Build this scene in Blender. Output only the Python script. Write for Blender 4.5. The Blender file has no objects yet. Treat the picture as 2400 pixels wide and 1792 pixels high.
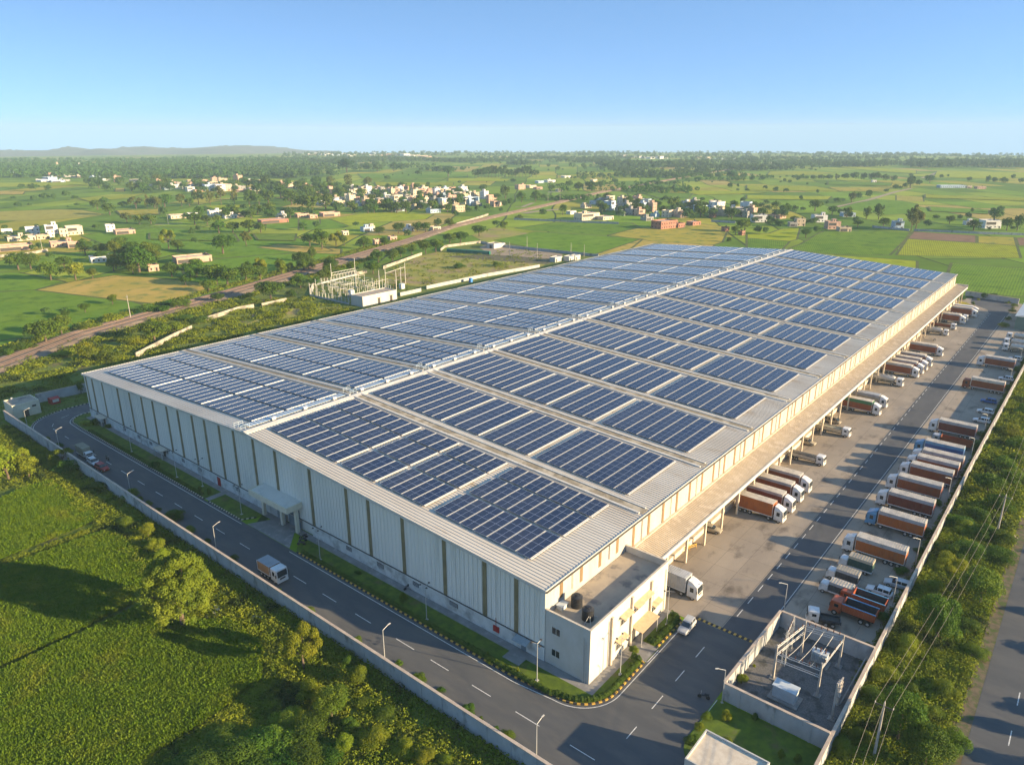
import bpy, math, random
import numpy as np
from mathutils import Vector, Matrix
SC = bpy.context.scene
COL = SC.collection
random.seed(7)
RNG = np.random.default_rng(11)
PI = math.pi
# ------------------------------------------------------------------ camera and the ground under a picture point
S = 80.0
CF, PIT, YAW, ROLL = 1706.36, .3289, .6859, -.0012
CAM = Vector((-.9705*S, -.7114*S, S))
vF = Vector((math.cos(YAW)*math.cos(PIT), math.sin(YAW)*math.cos(PIT), -math.sin(PIT)))
vR = Vector((math.sin(YAW), -math.cos(YAW), 0)); vU = vR.cross(vF)
_r, _u = vR.copy(), vU.copy()
vR = _r*math.cos(ROLL)+_u*math.sin(ROLL); vU = -_r*math.sin(ROLL)+_u*math.cos(ROLL)
D0, KD = 900.0, 2.23e-6
def gz(x, y):                       # the plain falls away gently far off
    d = math.hypot(x-CAM.x, y-CAM.y)
    return -KD*max(0, d-D0)**2
def ray(u, v): return vF*CF+vR*(u-1200)-vU*(v-896)
def at(u, v, z=0.0):                # photograph pixel -> point on the terrain (or on a level z)
    d = ray(u, v)
    if z: return CAM+d*((z-S)/d.z)
    t = -S/min(d.z, -1e-3)
    p = CAM+d*t
    if math.hypot(p.x-CAM.x, p.y-CAM.y) > D0:
        lo, hi = 0.0, 8000/CF*1.2
        f = lambda t: (CAM.z+d.z*t)-gz(CAM.x+d.x*t, CAM.y+d.y*t)
        n = 400; prev = 0
        for i in range(1, n+1):
            if f(hi*i/n) < 0: lo, hi = hi*(i-1)/n, hi*i/n; break
        for _ in range(30):
            m = (lo+hi)/2
            if f(m) > 0: lo = m
            else: hi = m
        p = CAM+d*lo
    return p
def px(p):                          # point -> pixel and depth
    d = Vector(p)-CAM; w = d.dot(vF)
    return 1200+CF*d.dot(vR)/w, 896-CF*d.dot(vU)/w, w
CR = dict(r1=(0,300,.3631),r2=(800,300,.3631),r3=(1600,300,.3631),r4=(0,850,.3631),r5=(800,850,.3631),r6=(1600,850,.3631),
 r7=(0,1200,.3615),r8=(800,1200,.3615),r9=(1600,1200,.3615),za=(600,900,.22696),zc=(200,750,.22696),ze=(1250,1350,.18157),
 zf=(0,880,.18157),zg=(2000,620,.18157),zh=(650,560,.18157),v1=(0,340,.18157),v2=(350,340,.18157),v3=(700,340,.18157),
 v4=(1050,340,.18157),v5=(1400,340,.18157),v6=(1750,340,.18157),v7=(2100,380,.13618),s=(0,0,1))
def cp(c, x, y): a, b, k = CR[c]; return a+x*k, b+y*k
def ac(c, x, y, z=0.0): return at(*cp(c, x, y), z)

# ------------------------------------------------------------------ tagging
def tag(o, label=None, cat=None, group=None, kind=None):
    if label: o['label'] = label
    if cat: o['category'] = cat
    if group: o['group'] = group
    if kind: o['kind'] = kind
    return o
def empty(name, loc=(0,0,0), rz=0, label=None, cat=None, group=None):
    o = bpy.data.objects.new(name, None); COL.objects.link(o)
    o.location = loc; o.rotation_euler = (0,0,rz); o.empty_display_size = .1
    return tag(o, label, cat, group)
KIDS = {}
def link(name, me, parent=None):
    o = bpy.data.objects.new(name, me); COL.objects.link(o)
    if parent is not None: o.parent = parent; KIDS.setdefault(parent.name, []).append(o)
    return o
def dup(root, loc, rz=0, scale=None, recol=None):
    r = root.copy(); COL.objects.link(r); r.location = loc; r.rotation_euler = (0,0,rz)
    if scale is not None: r.scale = scale
    def kids(a, b):
        for ch in KIDS.get(a.name, []):
            c = ch.copy(); COL.objects.link(c); c.parent = b
            KIDS.setdefault(b.name, []).append(c)
            if recol and ch.name.split('.')[0] in recol:
                c.data = recol_mesh(ch.data, recol[ch.name.split('.')[0]])
            kids(ch, c)
    kids(root, r); return r
_RM = {}
def recol_mesh(me, m):
    k = (me.name, m.name)
    if k not in _RM:
        n = me.copy(); n.materials.clear(); n.materials.append(m); _RM[k] = n
    return _RM[k]
ONES = 'zeroth first second third fourth fifth sixth seventh eighth ninth tenth eleventh twelfth thirteenth fourteenth fifteenth sixteenth seventeenth eighteenth nineteenth'.split()
TENS = {2:'twent',3:'thirt',4:'fort',5:'fift',6:'sixt',7:'sevent',8:'eight',9:'ninet'}
def nth(n):
    if n < 20: return ONES[n]
    if n >= 100: return ('hundredth' if n == 100 else 'hundred-and-'+nth(n-100))
    t, o = divmod(n, 10)
    return TENS[t]+('ieth' if o == 0 else 'y-'+ONES[o])

# ------------------------------------------------------------------ mesh builder
def np_mesh(name, V, F, m=None, smooth=False):
    """V (n,3), F (m,k) int array, k=3 or 4"""
    me = bpy.data.meshes.new(name)
    V = np.ascontiguousarray(V, dtype=np.float32); F = np.ascontiguousarray(F, dtype=np.int32)
    n, k = F.shape
    me.vertices.add(len(V)); me.vertices.foreach_set('co', V.ravel())
    me.loops.add(n*k); me.loops.foreach_set('vertex_index', F.ravel())
    me.polygons.add(n); me.polygons.foreach_set('loop_start', np.arange(0, n*k, k, dtype=np.int32))
    me.polygons.foreach_set('use_smooth', np.full(n, smooth))
    me.update(calc_edges=True); me.validate()
    if m: me.materials.append(m)
    return me
class MB:
    def __init__(s): s.v = []; s.f = []
    def add(s, vs, fs):
        b = len(s.v); s.v += [tuple(p) for p in vs]; s.f += [tuple(b+i for i in f) for f in fs]; return s
    def box(s, x0, y0, z0, x1, y1, z1):
        if x0 > x1: x0, x1 = x1, x0
        if y0 > y1: y0, y1 = y1, y0
        if z0 > z1: z0, z1 = z1, z0
        return s.add([(x0,y0,z0),(x1,y0,z0),(x1,y1,z0),(x0,y1,z0),(x0,y0,z1),(x1,y0,z1),(x1,y1,z1),(x0,y1,z1)],
            [(0,3,2,1),(4,5,6,7),(0,1,5,4),(1,2,6,5),(2,3,7,6),(3,0,4,7)])
    def tube(s, p0, p1, r0, r1=None, n=8, cap=True):
        r1 = r0 if r1 is None else r1
        p0, p1 = Vector(p0), Vector(p1); d = (p1-p0).normalized()
        a = d.cross(Vector((0,0,1)) if abs(d.z) < .9 else Vector((1,0,0))).normalized(); b = d.cross(a)
        vs = []
        for p, r in ((p0,r0),(p1,r1)):
            for i in range(n):
                t = 2*PI*i/n; vs.append(p+a*(r*math.cos(t))+b*(r*math.sin(t)))
        fs = [(i, (i+1) % n, n+(i+1) % n, n+i) for i in range(n)]
        if cap: fs += [tuple(range(n-1,-1,-1)), tuple(range(n, 2*n))]
        return s.add(vs, fs)
    def path(s, pts, r, n=6):
        for a, b in zip(pts, pts[1:]): s.tube(a, b, r, r, n)
        return s
    def prism(s, poly, z0, z1):         # poly: list of (x,y) ccw
        n = len(poly)
        a = sum(poly[i][0]*poly[(i+1)%n][1]-poly[(i+1)%n][0]*poly[i][1] for i in range(n))
        if a < 0: poly = poly[::-1]
        vs = [(x,y,z0) for x,y in poly]+[(x,y,z1) for x,y in poly]
        return s.add(vs, [tuple(range(n-1,-1,-1)), tuple(range(n,2*n))]+[(i,(i+1)%n,n+(i+1)%n,n+i) for i in range(n)])
    def xprism(s, prof, x0, x1):        # prof: list of (y,z), extruded along x
        n = len(prof)
        a = sum(prof[i][0]*prof[(i+1)%n][1]-prof[(i+1)%n][0]*prof[i][1] for i in range(n))
        if a < 0: prof = prof[::-1]
        vs = [(x0,y,z) for y,z in prof]+[(x1,y,z) for y,z in prof]
        return s.add(vs, [tuple(range(n-1,-1,-1)), tuple(range(n,2*n))]+[(i,(i+1)%n,n+(i+1)%n,n+i) for i in range(n)])
    def wall(s, pts, h, t, z0=0.0, tops=None):    # thick wall along a polyline, mitred
        n = len(pts); L = []; Rr = []
        for i, p in enumerate(pts):
            p = Vector(p[:2]); a = Vector(pts[max(0,i-1)][:2]); b = Vector(pts[min(n-1,i+1)][:2])
            d = (b-a).normalized(); q = Vector((-d.y, d.x))*(t/2)
            L.append(p+q); Rr.append(p-q)
        for i in range(n-1):
            hs = (tops[i], tops[i+1]) if tops else (h, h)
            g0 = z0; vs = [(L[i].x,L[i].y,g0),(Rr[i].x,Rr[i].y,g0),(Rr[i+1].x,Rr[i+1].y,g0),(L[i+1].x,L[i+1].y,g0),
                (L[i].x,L[i].y,g0+hs[0]),(Rr[i].x,Rr[i].y,g0+hs[0]),(Rr[i+1].x,Rr[i+1].y,g0+hs[1]),(L[i+1].x,L[i+1].y,g0+hs[1])]
            s.add(vs, [(0,3,2,1),(4,5,6,7),(0,1,5,4),(1,2,6,5),(2,3,7,6),(3,0,4,7)])
        return s
    def flat(s, poly, z):
        n = len(poly); a = sum(poly[i][0]*poly[(i+1)%n][1]-poly[(i+1)%n][0]*poly[i][1] for i in range(n))
        if a < 0: poly = poly[::-1]
        return s.add([(p[0],p[1],z) for p in poly], [tuple(range(n))])
    def strip(s, left, right, z):
        for i in range(len(left)-1):
            s.add([(left[i][0],left[i][1],z),(right[i][0],right[i][1],z),(right[i+1][0],right[i+1][1],z),(left[i+1][0],left[i+1][1],z)], [(3,2,1,0)])
        return s
    def mesh(s, name, m, smooth=False):
        me = bpy.data.meshes.new(name); me.from_pydata(s.v, [], s.f); me.validate()
        if m: me.materials.append(m)
        if smooth:
            for p in me.polygons: p.use_smooth = True
        return me
    def build(s, name, m, parent=None, smooth=False): return link(name, s.mesh(name, m, smooth), parent)

# ------------------------------------------------------------------ materials
def _n(nt, t, **kw):
    n = nt.nodes.new(t)
    for k, v in kw.items(): setattr(n, k, v)
    return n
def mat(name, c1, c2=None, scale=.5, rough=.85, metal=0.0, bump=0.0, bscale=None, lo=.38, hi=.62, stretch=(1,1,1), c3=None, s3=.08,
        lo3=.5, hi3=.62, trans=0.0, spec=.3, world=True, emit=None, rnd=0.0, bdist=.05, coat=0.0):
    m = bpy.data.materials.new(name); m.use_nodes = True; nt = m.node_tree
    b = nt.nodes['Principled BSDF']
    b.inputs['Base Color'].default_value = (*c1, 1); b.inputs['Roughness'].default_value = rough
    b.inputs['Metallic'].default_value = metal; b.inputs['Specular IOR Level'].default_value = spec
    if coat: b.inputs['Coat Weight'].default_value = coat; b.inputs['Coat Roughness'].default_value = .08
    if world: co = _n(nt, 'ShaderNodeNewGeometry').outputs['Position']
    else: co = _n(nt, 'ShaderNodeTexCoord').outputs['Object']
    mp = _n(nt, 'ShaderNodeMapping'); mp.inputs['Scale'].default_value = stretch; nt.links.new(co, mp.inputs[0]); co = mp.outputs[0]
    out = None
    def noise(sc, det=5):
        n = _n(nt, 'ShaderNodeTexNoise'); n.inputs['Scale'].default_value = sc; n.inputs['Detail'].default_value = det
        n.inputs['Roughness'].default_value = .6; nt.links.new(co, n.inputs['Vector']); return n.outputs['Fac']
    def ramp(src, a, bb):
        r = _n(nt, 'ShaderNodeMapRange'); r.inputs[1].default_value = a; r.inputs[2].default_value = bb; nt.links.new(src, r.inputs[0]); return r.outputs[0]
    def mix(f, a, bcol):
        x = _n(nt, 'ShaderNodeMix', data_type='RGBA'); nt.links.new(f, x.inputs[0])
        if isinstance(a, tuple): x.inputs[6].default_value = (*a, 1)
        else: nt.links.new(a, x.inputs[6])
        x.inputs[7].default_value = (*bcol, 1); return x.outputs[2]
    if c2:
        out = mix(ramp(noise(scale), lo, hi), c1, c2)
    if c3: out = mix(ramp(noise(s3, 6), lo3, hi3), out or c1, c3)
    if rnd:
        oi = _n(nt, 'ShaderNodeObjectInfo'); h = _n(nt, 'ShaderNodeHueSaturation')
        r = _n(nt, 'ShaderNodeMapRange'); r.inputs[3].default_value = 1-rnd; r.inputs[4].default_value = 1+rnd; nt.links.new(oi.outputs['Random'], r.inputs[0])
        nt.links.new(r.outputs[0], h.inputs['Value'])
        r2 = _n(nt, 'ShaderNodeMapRange'); r2.inputs[3].default_value = .5-rnd*.09; r2.inputs[4].default_value = .5+rnd*.09
        mm = _n(nt, 'ShaderNodeMath', operation='FRACT'); m2 = _n(nt, 'ShaderNodeMath', operation='MULTIPLY'); m2.inputs[1].default_value = 7.31
        nt.links.new(oi.outputs['Random'], m2.inputs[0]); nt.links.new(m2.outputs[0], mm.inputs[0]); nt.links.new(mm.outputs[0], r2.inputs[0]); nt.links.new(r2.outputs[0], h.inputs['Hue'])
        if out: nt.links.new(out, h.inputs['Color'])
        else: h.inputs['Color'].default_value = (*c1, 1)
        out = h.outputs[0]
    if out: nt.links.new(out, b.inputs['Base Color'])
    if bump:
        bp = _n(nt, 'ShaderNodeBump'); bp.inputs['Strength'].default_value = bump; bp.inputs['Distance'].default_value = bdist
        nt.links.new(noise(bscale or scale*3), bp.inputs['Height']); nt.links.new(bp.outputs[0], b.inputs['Normal'])
    if trans:
        tr = _n(nt, 'ShaderNodeBsdfTranslucent'); ms = _n(nt, 'ShaderNodeMixShader'); ms.inputs[0].default_value = trans
        if out: nt.links.new(out, tr.inputs[0])
        else: tr.inputs[0].default_value = (*c1, 1)
        o = nt.nodes['Material Output']
        nt.links.new(b.outputs[0], ms.inputs[1]); nt.links.new(tr.outputs[0], ms.inputs[2]); nt.links.new(ms.outputs[0], o.inputs[0])
    if emit: b.inputs['Emission Color'].default_value = (*emit, 1); b.inputs['Emission Strength'].default_value = 1
    return m
M = {}
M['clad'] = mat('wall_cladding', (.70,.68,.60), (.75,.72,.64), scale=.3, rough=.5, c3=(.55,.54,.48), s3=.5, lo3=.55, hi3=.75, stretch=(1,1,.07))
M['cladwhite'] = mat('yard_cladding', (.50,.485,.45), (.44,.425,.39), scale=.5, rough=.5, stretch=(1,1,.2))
M['ribshade'] = mat('rib_shade', (.62,.61,.55), (.67,.66,.59), scale=.4, rough=.6)  # a little darker than the cladding, rib shading put into the colour
M['plinth'] = mat('plaster_plinth', (.62,.62,.58), (.52,.52,.48), scale=.6, rough=.9, bump=.2, bscale=6, c3=(.34,.33,.30), s3=.3, lo3=.52, hi3=.68)
M['office'] = mat('office_plaster', (.52,.50,.45), (.47,.45,.39), scale=.5, rough=.9, bump=.15, bscale=5, c3=(.46,.46,.43), s3=.22, lo3=.55, hi3=.68, stretch=(1,1,.6))
M['strip'] = mat('skylight_strip', (.24,.20,.11), (.18,.15,.08), scale=.6, rough=.55)
M['tanstrip'] = mat('tan_strip', (.22,.145,.07), (.19,.125,.065), scale=.6, rough=.6)
M['roof'] = mat('roof_sheet', (.58,.53,.44), (.50,.44,.35), scale=.12, rough=.5, c3=(.38,.28,.17), s3=.3, lo3=.58, hi3=.74, stretch=(1,.25,1))
M['channel'] = mat('gutter_floor', (.30,.25,.17), (.20,.17,.12), scale=.8, rough=.85, c3=(.42,.37,.28), s3=.3)
M['trim'] = mat('white_trim', (.58,.56,.50), (.50,.47,.41), scale=.7, rough=.55)
M['darktrim'] = mat('dark_trim', (.06,.055,.05), rough=.6)
M['walkway'] = mat('walkway_sheet', (.40,.52,.60), (.55,.62,.66), scale=.5, rough=.35)
M['awning'] = mat('awning_sheet', (.24,.28,.29), (.30,.33,.33), scale=2, rough=.9, spec=.1)
M['alu'] = mat('aluminium', (.62,.64,.66), rough=.4, metal=.3)
M['canopyroof'] = mat('canopy_sheet', (.48,.39,.27), (.42,.34,.24), scale=.2, rough=.6, c3=(.54,.45,.33), s3=.5)
M['slab'] = mat('office_roof_slab', (.40,.33,.24), (.32,.27,.21), scale=.35, rough=.9, bump=.2, bscale=4, c3=(.18,.16,.14), s3=.22, lo3=.54, hi3=.62)
M['oldwall'] = mat('weathered_wall', (.40,.36,.29), (.30,.27,.22), scale=.5, rough=.95, bump=.3, bscale=2, c3=(.18,.17,.14), s3=.3)
M['ledge'] = mat('pale_ledge', (.62,.54,.42), (.52,.44,.33), scale=1.2, rough=.85)
M['tan_shade'] = mat('sunshade_paint', (.60,.42,.25), (.52,.36,.21), scale=1.5, rough=.8)
M['asphalt'] = mat('asphalt', (.080,.082,.084), (.10,.10,.098), scale=.25, rough=.85, bump=.25, bscale=12, c3=(.125,.118,.107), s3=.3, lo3=.5, hi3=.72, spec=.25, stretch=(1,.3,1))
M['laneasphalt'] = mat('lane_asphalt', (.075,.077,.082), (.095,.095,.096), scale=.22, rough=.85, bump=.2, bscale=12, c3=(.055,.055,.055), s3=.2, lo3=.58, hi3=.72, stretch=(.4,1,1))
M['concrete'] = None
M['pave'] = mat('apron_concrete', (.25,.24,.225), (.20,.19,.175), scale=.5, rough=.9, c3=(.33,.31,.28), s3=.8, lo3=.55, hi3=.7)
M['boundary'] = mat('boundary_concrete', (.40,.41,.41), (.33,.34,.34), scale=.45, rough=.92, bump=.25, bscale=5, c3=(.20,.21,.20), s3=.4, lo3=.56, hi3=.68, stretch=(1,1,.5))
M['coping'] = mat('coping_concrete', (.52,.42,.32), (.40,.32,.25), scale=.8, rough=.9)
M['lawn'] = mat('lawn', (.06,.10,.010), (.10,.15,.012), scale=.6, rough=.95, bump=.5, bscale=8, c3=(.11,.10,.04), s3=.25, lo3=.56, hi3=.7)
M['soil'] = mat('soil', (.16,.12,.075), (.10,.085,.05), scale=.9, rough=.95, bump=.4, bscale=5, c3=(.07,.10,.025), s3=.6, lo3=.48, hi3=.6)
M['scrub'] = mat('scrub_ground', (.09,.13,.015), (.14,.17,.018), scale=.25, rough=.95, bump=.8, bscale=2, bdist=.3, c3=(.13,.10,.055), s3=.12, lo3=.56, hi3=.68)
M['drygrass'] = mat('dry_grass', (.30,.26,.05), (.20,.22,.03), scale=.08, rough=.95, bump=.25, bscale=1.2, bdist=.3, c3=(.28,.20,.10), s3=.045, lo3=.5, hi3=.62)
M['gravel'] = mat('dark_gravel', (.10,.10,.10), (.16,.15,.14), scale=5, rough=.95, bump=.9, bscale=9, c3=(.07,.07,.065), s3=.5)
M['yellow'] = mat('kerb_yellow', (.62,.38,.06), (.5,.3,.06), scale=2, rough=.8)
M['black'] = mat('kerb_black', (.04,.04,.04), rough=.8)
M['creamblock'] = mat('kerb_cream', (.5,.45,.33), rough=.85)
M['white'] = mat('road_paint', (.68,.67,.62), (.5,.49,.45), scale=2.2, rough=.75, c3=(.2,.2,.2), s3=1.5, lo3=.6, hi3=.72)
M['tank'] = mat('black_tank', (.03,.03,.032), rough=.4)
M['glass'] = mat('dark_glass', (.02,.028,.035), rough=.08, spec=.8)
M['shutter'] = mat('shutter', (.16,.20,.22), (.20,.24,.26), scale=1, rough=.5)
M['pole'] = mat('galvanised_pole', (.42,.42,.40), rough=.5, metal=.2)
M['cpole'] = mat('concrete_pole', (.42,.38,.33), (.34,.31,.27), scale=1.5, rough=.9)
M['ceramic'] = mat('insulator', (.10,.045,.03), rough=.3)
M['wire'] = mat('wire', (.25,.22,.18), rough=.5)
M['steelbox'] = mat('kiosk_paint', (.52,.56,.57), (.45,.49,.50), scale=1, rough=.5)
M['red'] = mat('red_paint', (.40,.03,.025), (.30,.03,.025), scale=1.5, rough=.5)
M['rust'] = mat('ballast', (.20,.15,.105), (.14,.105,.075), scale=.5, rough=.95, bump=.6, bscale=3, c3=(.26,.20,.14), s3=.15)
M['rail'] = mat('rail_steel', (.22,.15,.12), rough=.6, metal=.3)
M['sleeper'] = mat('sleeper', (.22,.18,.15), rough=.9)
M['track'] = mat('dirt_track', (.34,.26,.18), (.26,.20,.13), scale=.3, rough=.95)
M['cream'] = mat('gatehouse_paint', (.66,.60,.45), (.6,.54,.4), scale=1, rough=.85)
M['greentarp'] = mat('green_sheet', (.02,.17,.12), (.02,.12,.09), scale=.5, rough=.6)
# foliage
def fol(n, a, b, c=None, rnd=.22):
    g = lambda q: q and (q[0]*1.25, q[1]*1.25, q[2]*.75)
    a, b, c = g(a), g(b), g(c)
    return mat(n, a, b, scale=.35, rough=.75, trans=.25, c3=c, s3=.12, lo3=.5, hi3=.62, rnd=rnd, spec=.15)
M['leaf'] = fol('leaf_mid', (.050,.095,.016), (.080,.130,.022), (.10,.14,.02))
M['leafy'] = fol('leaf_yellow', (.13,.165,.018), (.19,.21,.025), (.09,.13,.02))
M['leafd'] = fol('leaf_dark', (.040,.085,.016), (.065,.115,.018))
M['leafb'] = fol('leaf_big_tree', (.13,.165,.022), (.085,.125,.02), (.16,.19,.03), rnd=.02)
M['leafeu'] = fol('leaf_greygreen', (.075,.095,.032), (.11,.12,.045))
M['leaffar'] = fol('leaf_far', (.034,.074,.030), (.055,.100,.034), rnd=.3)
M['bark'] = mat('bark', (.14,.10,.07), (.09,.07,.05), scale=2, rough=.95)
M['weed'] = mat('weed_leaf', (.08,.12,.010), (.16,.20,.015), scale=.22, rough=.8, trans=.22, c3=(.15,.15,.035), s3=.09, lo3=.54, hi3=.66, spec=.12)
M['weedr'] = mat('weed_leaf_roadside', (.12,.17,.012), (.22,.25,.02), scale=.3, rough=.8, trans=.25, c3=(.04,.065,.016), s3=.14, lo3=.52, hi3=.62, spec=.12)
M['rice'] = mat('rice_blade', (.105,.185,.010), (.145,.22,.012), scale=.5, rough=.7, trans=.3, c3=(.20,.235,.02), s3=.12, lo3=.54, hi3=.7, spec=.15)
M['hedge'] = mat('hedge_leaf', (.07,.12,.016), (.11,.165,.025), scale=.9, rough=.8, trans=.2, spec=.15)
# yard concrete with slab joints
def yard_concrete():
    m = mat('yard_concrete', (.33,.275,.21), (.27,.225,.175), scale=.12, rough=.85, bump=.15, bscale=8, c3=(.14,.115,.09), s3=.25, lo3=.54, hi3=.70, stretch=(.6,1,1))
    nt = m.node_tree; b = nt.nodes['Principled BSDF']; src = b.inputs['Base Color'].links[0].from_socket
    g = _n(nt, 'ShaderNodeNewGeometry'); br = _n(nt, 'ShaderNodeTexBrick'); nt.links.new(g.outputs['Position'], br.inputs[0])
    br.inputs['Scale'].default_value = 1; br.inputs['Brick Width'].default_value = 6.2; br.inputs['Row Height'].default_value = 4.6; br.offset = 0
    br.inputs['Mortar Size'].default_value = .05; br.inputs['Mortar Smooth'].default_value = .3
    br.inputs['Color1'].default_value = (1,1,1,1); br.inputs['Color2'].default_value = (.88,.88,.88,1); br.inputs['Mortar'].default_value = (.5,.5,.5,1)
    x = _n(nt, 'ShaderNodeMix', data_type='RGBA', blend_type='MULTIPLY'); x.inputs[0].default_value = .8
    nt.links.new(src, x.inputs[6]); nt.links.new(br.outputs[0], x.inputs[7]); nt.links.new(x.outputs[2], b.inputs['Base Color'])
    return m
M['concrete'] = yard_concrete()
# solar modules: object space, x along the row
def solar():
    m = bpy.data.materials.new('solar_glass'); m.use_nodes = True; nt = m.node_tree; b = nt.nodes['Principled BSDF']
    b.inputs['Roughness'].default_value = .15; b.inputs['Specular IOR Level'].default_value = .75; b.inputs['Coat Weight'].default_value = .0; b.inputs['Coat Roughness'].default_value = .12
    tc = _n(nt, 'ShaderNodeTexCoord')
    def brick(w, h, mort, c1, c2, mo):
        br = _n(nt, 'ShaderNodeTexBrick'); nt.links.new(tc.outputs['Object'], br.inputs[0]); br.offset = 0
        br.inputs['Scale'].default_value = 1; br.inputs['Brick Width'].default_value = w; br.inputs['Row Height'].default_value = h
        br.inputs['Mortar Size'].default_value = mort; br.inputs['Mortar Smooth'].default_value = .1
        br.inputs['Color1'].default_value = (*c1,1); br.inputs['Color2'].default_value = (*c2,1); br.inputs['Mortar'].default_value = (*mo,1)
        return br
    a = brick(2.1, 1.62, .035, (.007,.012,.045), (.011,.020,.065), (.22,.26,.34))
    c = brick(.42, 3.3, .03, (.55,.55,.6), (.45,.45,.5), (1,1,1))
    x = _n(nt, 'ShaderNodeMix', data_type='RGBA', blend_type='MULTIPLY'); x.inputs[0].default_value = .75
    nt.links.new(a.outputs[0], x.inputs[6]); nt.links.new(c.outputs[0], x.inputs[7]); 
    n = _n(nt, 'ShaderNodeTexNoise'); n.inputs['Scale'].default_value = .12; g = _n(nt, 'ShaderNodeNewGeometry'); nt.links.new(g.outputs['Position'], n.inputs['Vector'])
    r = _n(nt, 'ShaderNodeMapRange'); r.inputs[1].default_value = .35; r.inputs[2].default_value = .7; r.inputs[3].default_value = .01; r.inputs[4].default_value = .07
    nt.links.new(n.outputs['Fac'], r.inputs[0]); oi = _n(nt, 'ShaderNodeObjectInfo'); ml = _n(nt, 'ShaderNodeMath', operation='MULTIPLY_ADD'); ml.inputs[1].default_value = .05
    nt.links.new(oi.outputs['Random'], ml.inputs[0]); nt.links.new(r.outputs[0], ml.inputs[2]); r = ml
    y = _n(nt, 'ShaderNodeMix', data_type='RGBA'); y.inputs[7].default_value = (.20,.19,.17,1)
    nt.links.new(r.outputs[0], y.inputs[0]); nt.links.new(x.outputs[2], y.inputs[6]); nt.links.new(y.outputs[2], b.inputs['Base Color'])
    return m
M['solar'] = solar()
# ------------------------------------------------------------------ terrain
def plain_material():
    m = bpy.data.materials.new('field_mosaic'); m.use_nodes = True; nt = m.node_tree; b = nt.nodes['Principled BSDF']
    b.inputs['Roughness'].default_value = .95; b.inputs['Specular IOR Level'].default_value = .1
    g = _n(nt, 'ShaderNodeNewGeometry')
    def bricks(rot, w, h, off, seed, mort=1.2):
        mp = _n(nt, 'ShaderNodeMapping'); mp.inputs['Rotation'].default_value = (0,0,rot); mp.inputs['Location'].default_value = (seed, seed*1.7, 0)
        nt.links.new(g.outputs['Position'], mp.inputs[0])
        wn = _n(nt, 'ShaderNodeTexNoise'); wn.inputs['Scale'].default_value = .004; nt.links.new(mp.outputs[0], wn.inputs['Vector'])
        ad = _n(nt, 'ShaderNodeVectorMath', operation='MULTIPLY_ADD'); ad.inputs[1].default_value = (40,40,0); nt.links.new(wn.outputs['Color'], ad.inputs[0]); nt.links.new(mp.outputs[0], ad.inputs[2])
        br = _n(nt, 'ShaderNodeTexBrick'); nt.links.new(ad.outputs[0], br.inputs[0]); br.offset = off; br.offset_frequency = 2; br.squash = .6; br.squash_frequency = 3
        br.inputs['Scale'].default_value = 1; br.inputs['Brick Width'].default_value = w; br.inputs['Row Height'].default_value = h
        br.inputs['Mortar Size'].default_value = mort; br.inputs['Mortar Smooth'].default_value = .4; br.inputs['Bias'].default_value = 0
        br.inputs['Color1'].default_value = (0,0,0,1); br.inputs['Color2'].default_value = (1,1,1,1); br.inputs['Mortar'].default_value = (0,0,0,1)
        return br
    b1 = bricks(-.62, 150, 52, .37, 13)
    cr = _n(nt, 'ShaderNodeValToRGB'); e = cr.color_ramp; e.interpolation = 'CONSTANT'
    cols = [(0,(.085,.150,.012)),(.16,(.125,.200,.014)),(.30,(.175,.235,.018)),(.42,(.095,.165,.014)),(.54,(.22,.26,.022)),(.64,(.13,.215,.014)),(.76,(.27,.25,.03)),(.84,(.15,.22,.018)),(.94,(.30,.235,.06))]
    e.elements[0].position = 0; e.elements[0].color = (*cols[0][1],1); e.elements[1].position = cols[1][0]; e.elements[1].color = (*cols[1][1],1)
    for p, c in cols[2:]: q = e.elements.new(p); q.color = (*c,1)
    nt.links.new(b1.outputs['Color'], cr.inputs[0])
    mx = _n(nt, 'ShaderNodeMix', data_type='RGBA'); nt.links.new(b1.outputs['Fac'], mx.inputs[0]); nt.links.new(cr.outputs[0], mx.inputs[6]); mx.inputs[7].default_value = (.045,.065,.018,1)
    n = _n(nt, 'ShaderNodeTexNoise'); n.inputs['Scale'].default_value = .02; n.inputs['Detail'].default_value = 8; n.inputs['Roughness'].default_value = .65; nt.links.new(g.outputs['Position'], n.inputs['Vector'])
    r = _n(nt, 'ShaderNodeMapRange'); r.inputs[1].default_value = .3; r.inputs[2].default_value = .7; r.inputs[3].default_value = .85; r.inputs[4].default_value = 1.45; nt.links.new(n.outputs['Fac'], r.inputs[0])
    h = _n(nt, 'ShaderNodeHueSaturation'); nt.links.new(r.outputs[0], h.inputs['Value']); nt.links.new(mx.outputs[2], h.inputs['Color'])
    nt.links.new(h.outputs[0], b.inputs['Base Color'])
    return m
def terrain():
    radii = [0,40,90,150,220,300,400,520,660,800,900,1000,1100,1250,1400,1600,1850,2150,2500,2900,3400,4000,4700,5400,6200,7000,7900,8800]
    na = 120; V = [(CAM.x, CAM.y, -.03)]; F = []
    for r in radii[1:]:
        for a in range(na):
            t = 2*PI*a/na; x, y = CAM.x+r*math.cos(t), CAM.y+r*math.sin(t); V.append((x, y, gz(x,y)-.03))
    for a in range(na): F.append((0, 1+a, 1+(a+1) % na))
    for k in range(len(radii)-2):
        o = 1+k*na
        for a in range(na): F.append((o+a, o+na+a, o+na+(a+1) % na, o+(a+1) % na))
    me = bpy.data.meshes.new('ground'); me.from_pydata(V, [], F); me.materials.append(plain_material())
    tag(link('ground', me), kind='structure')
terrain()
LAY = [0.0]
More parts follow.
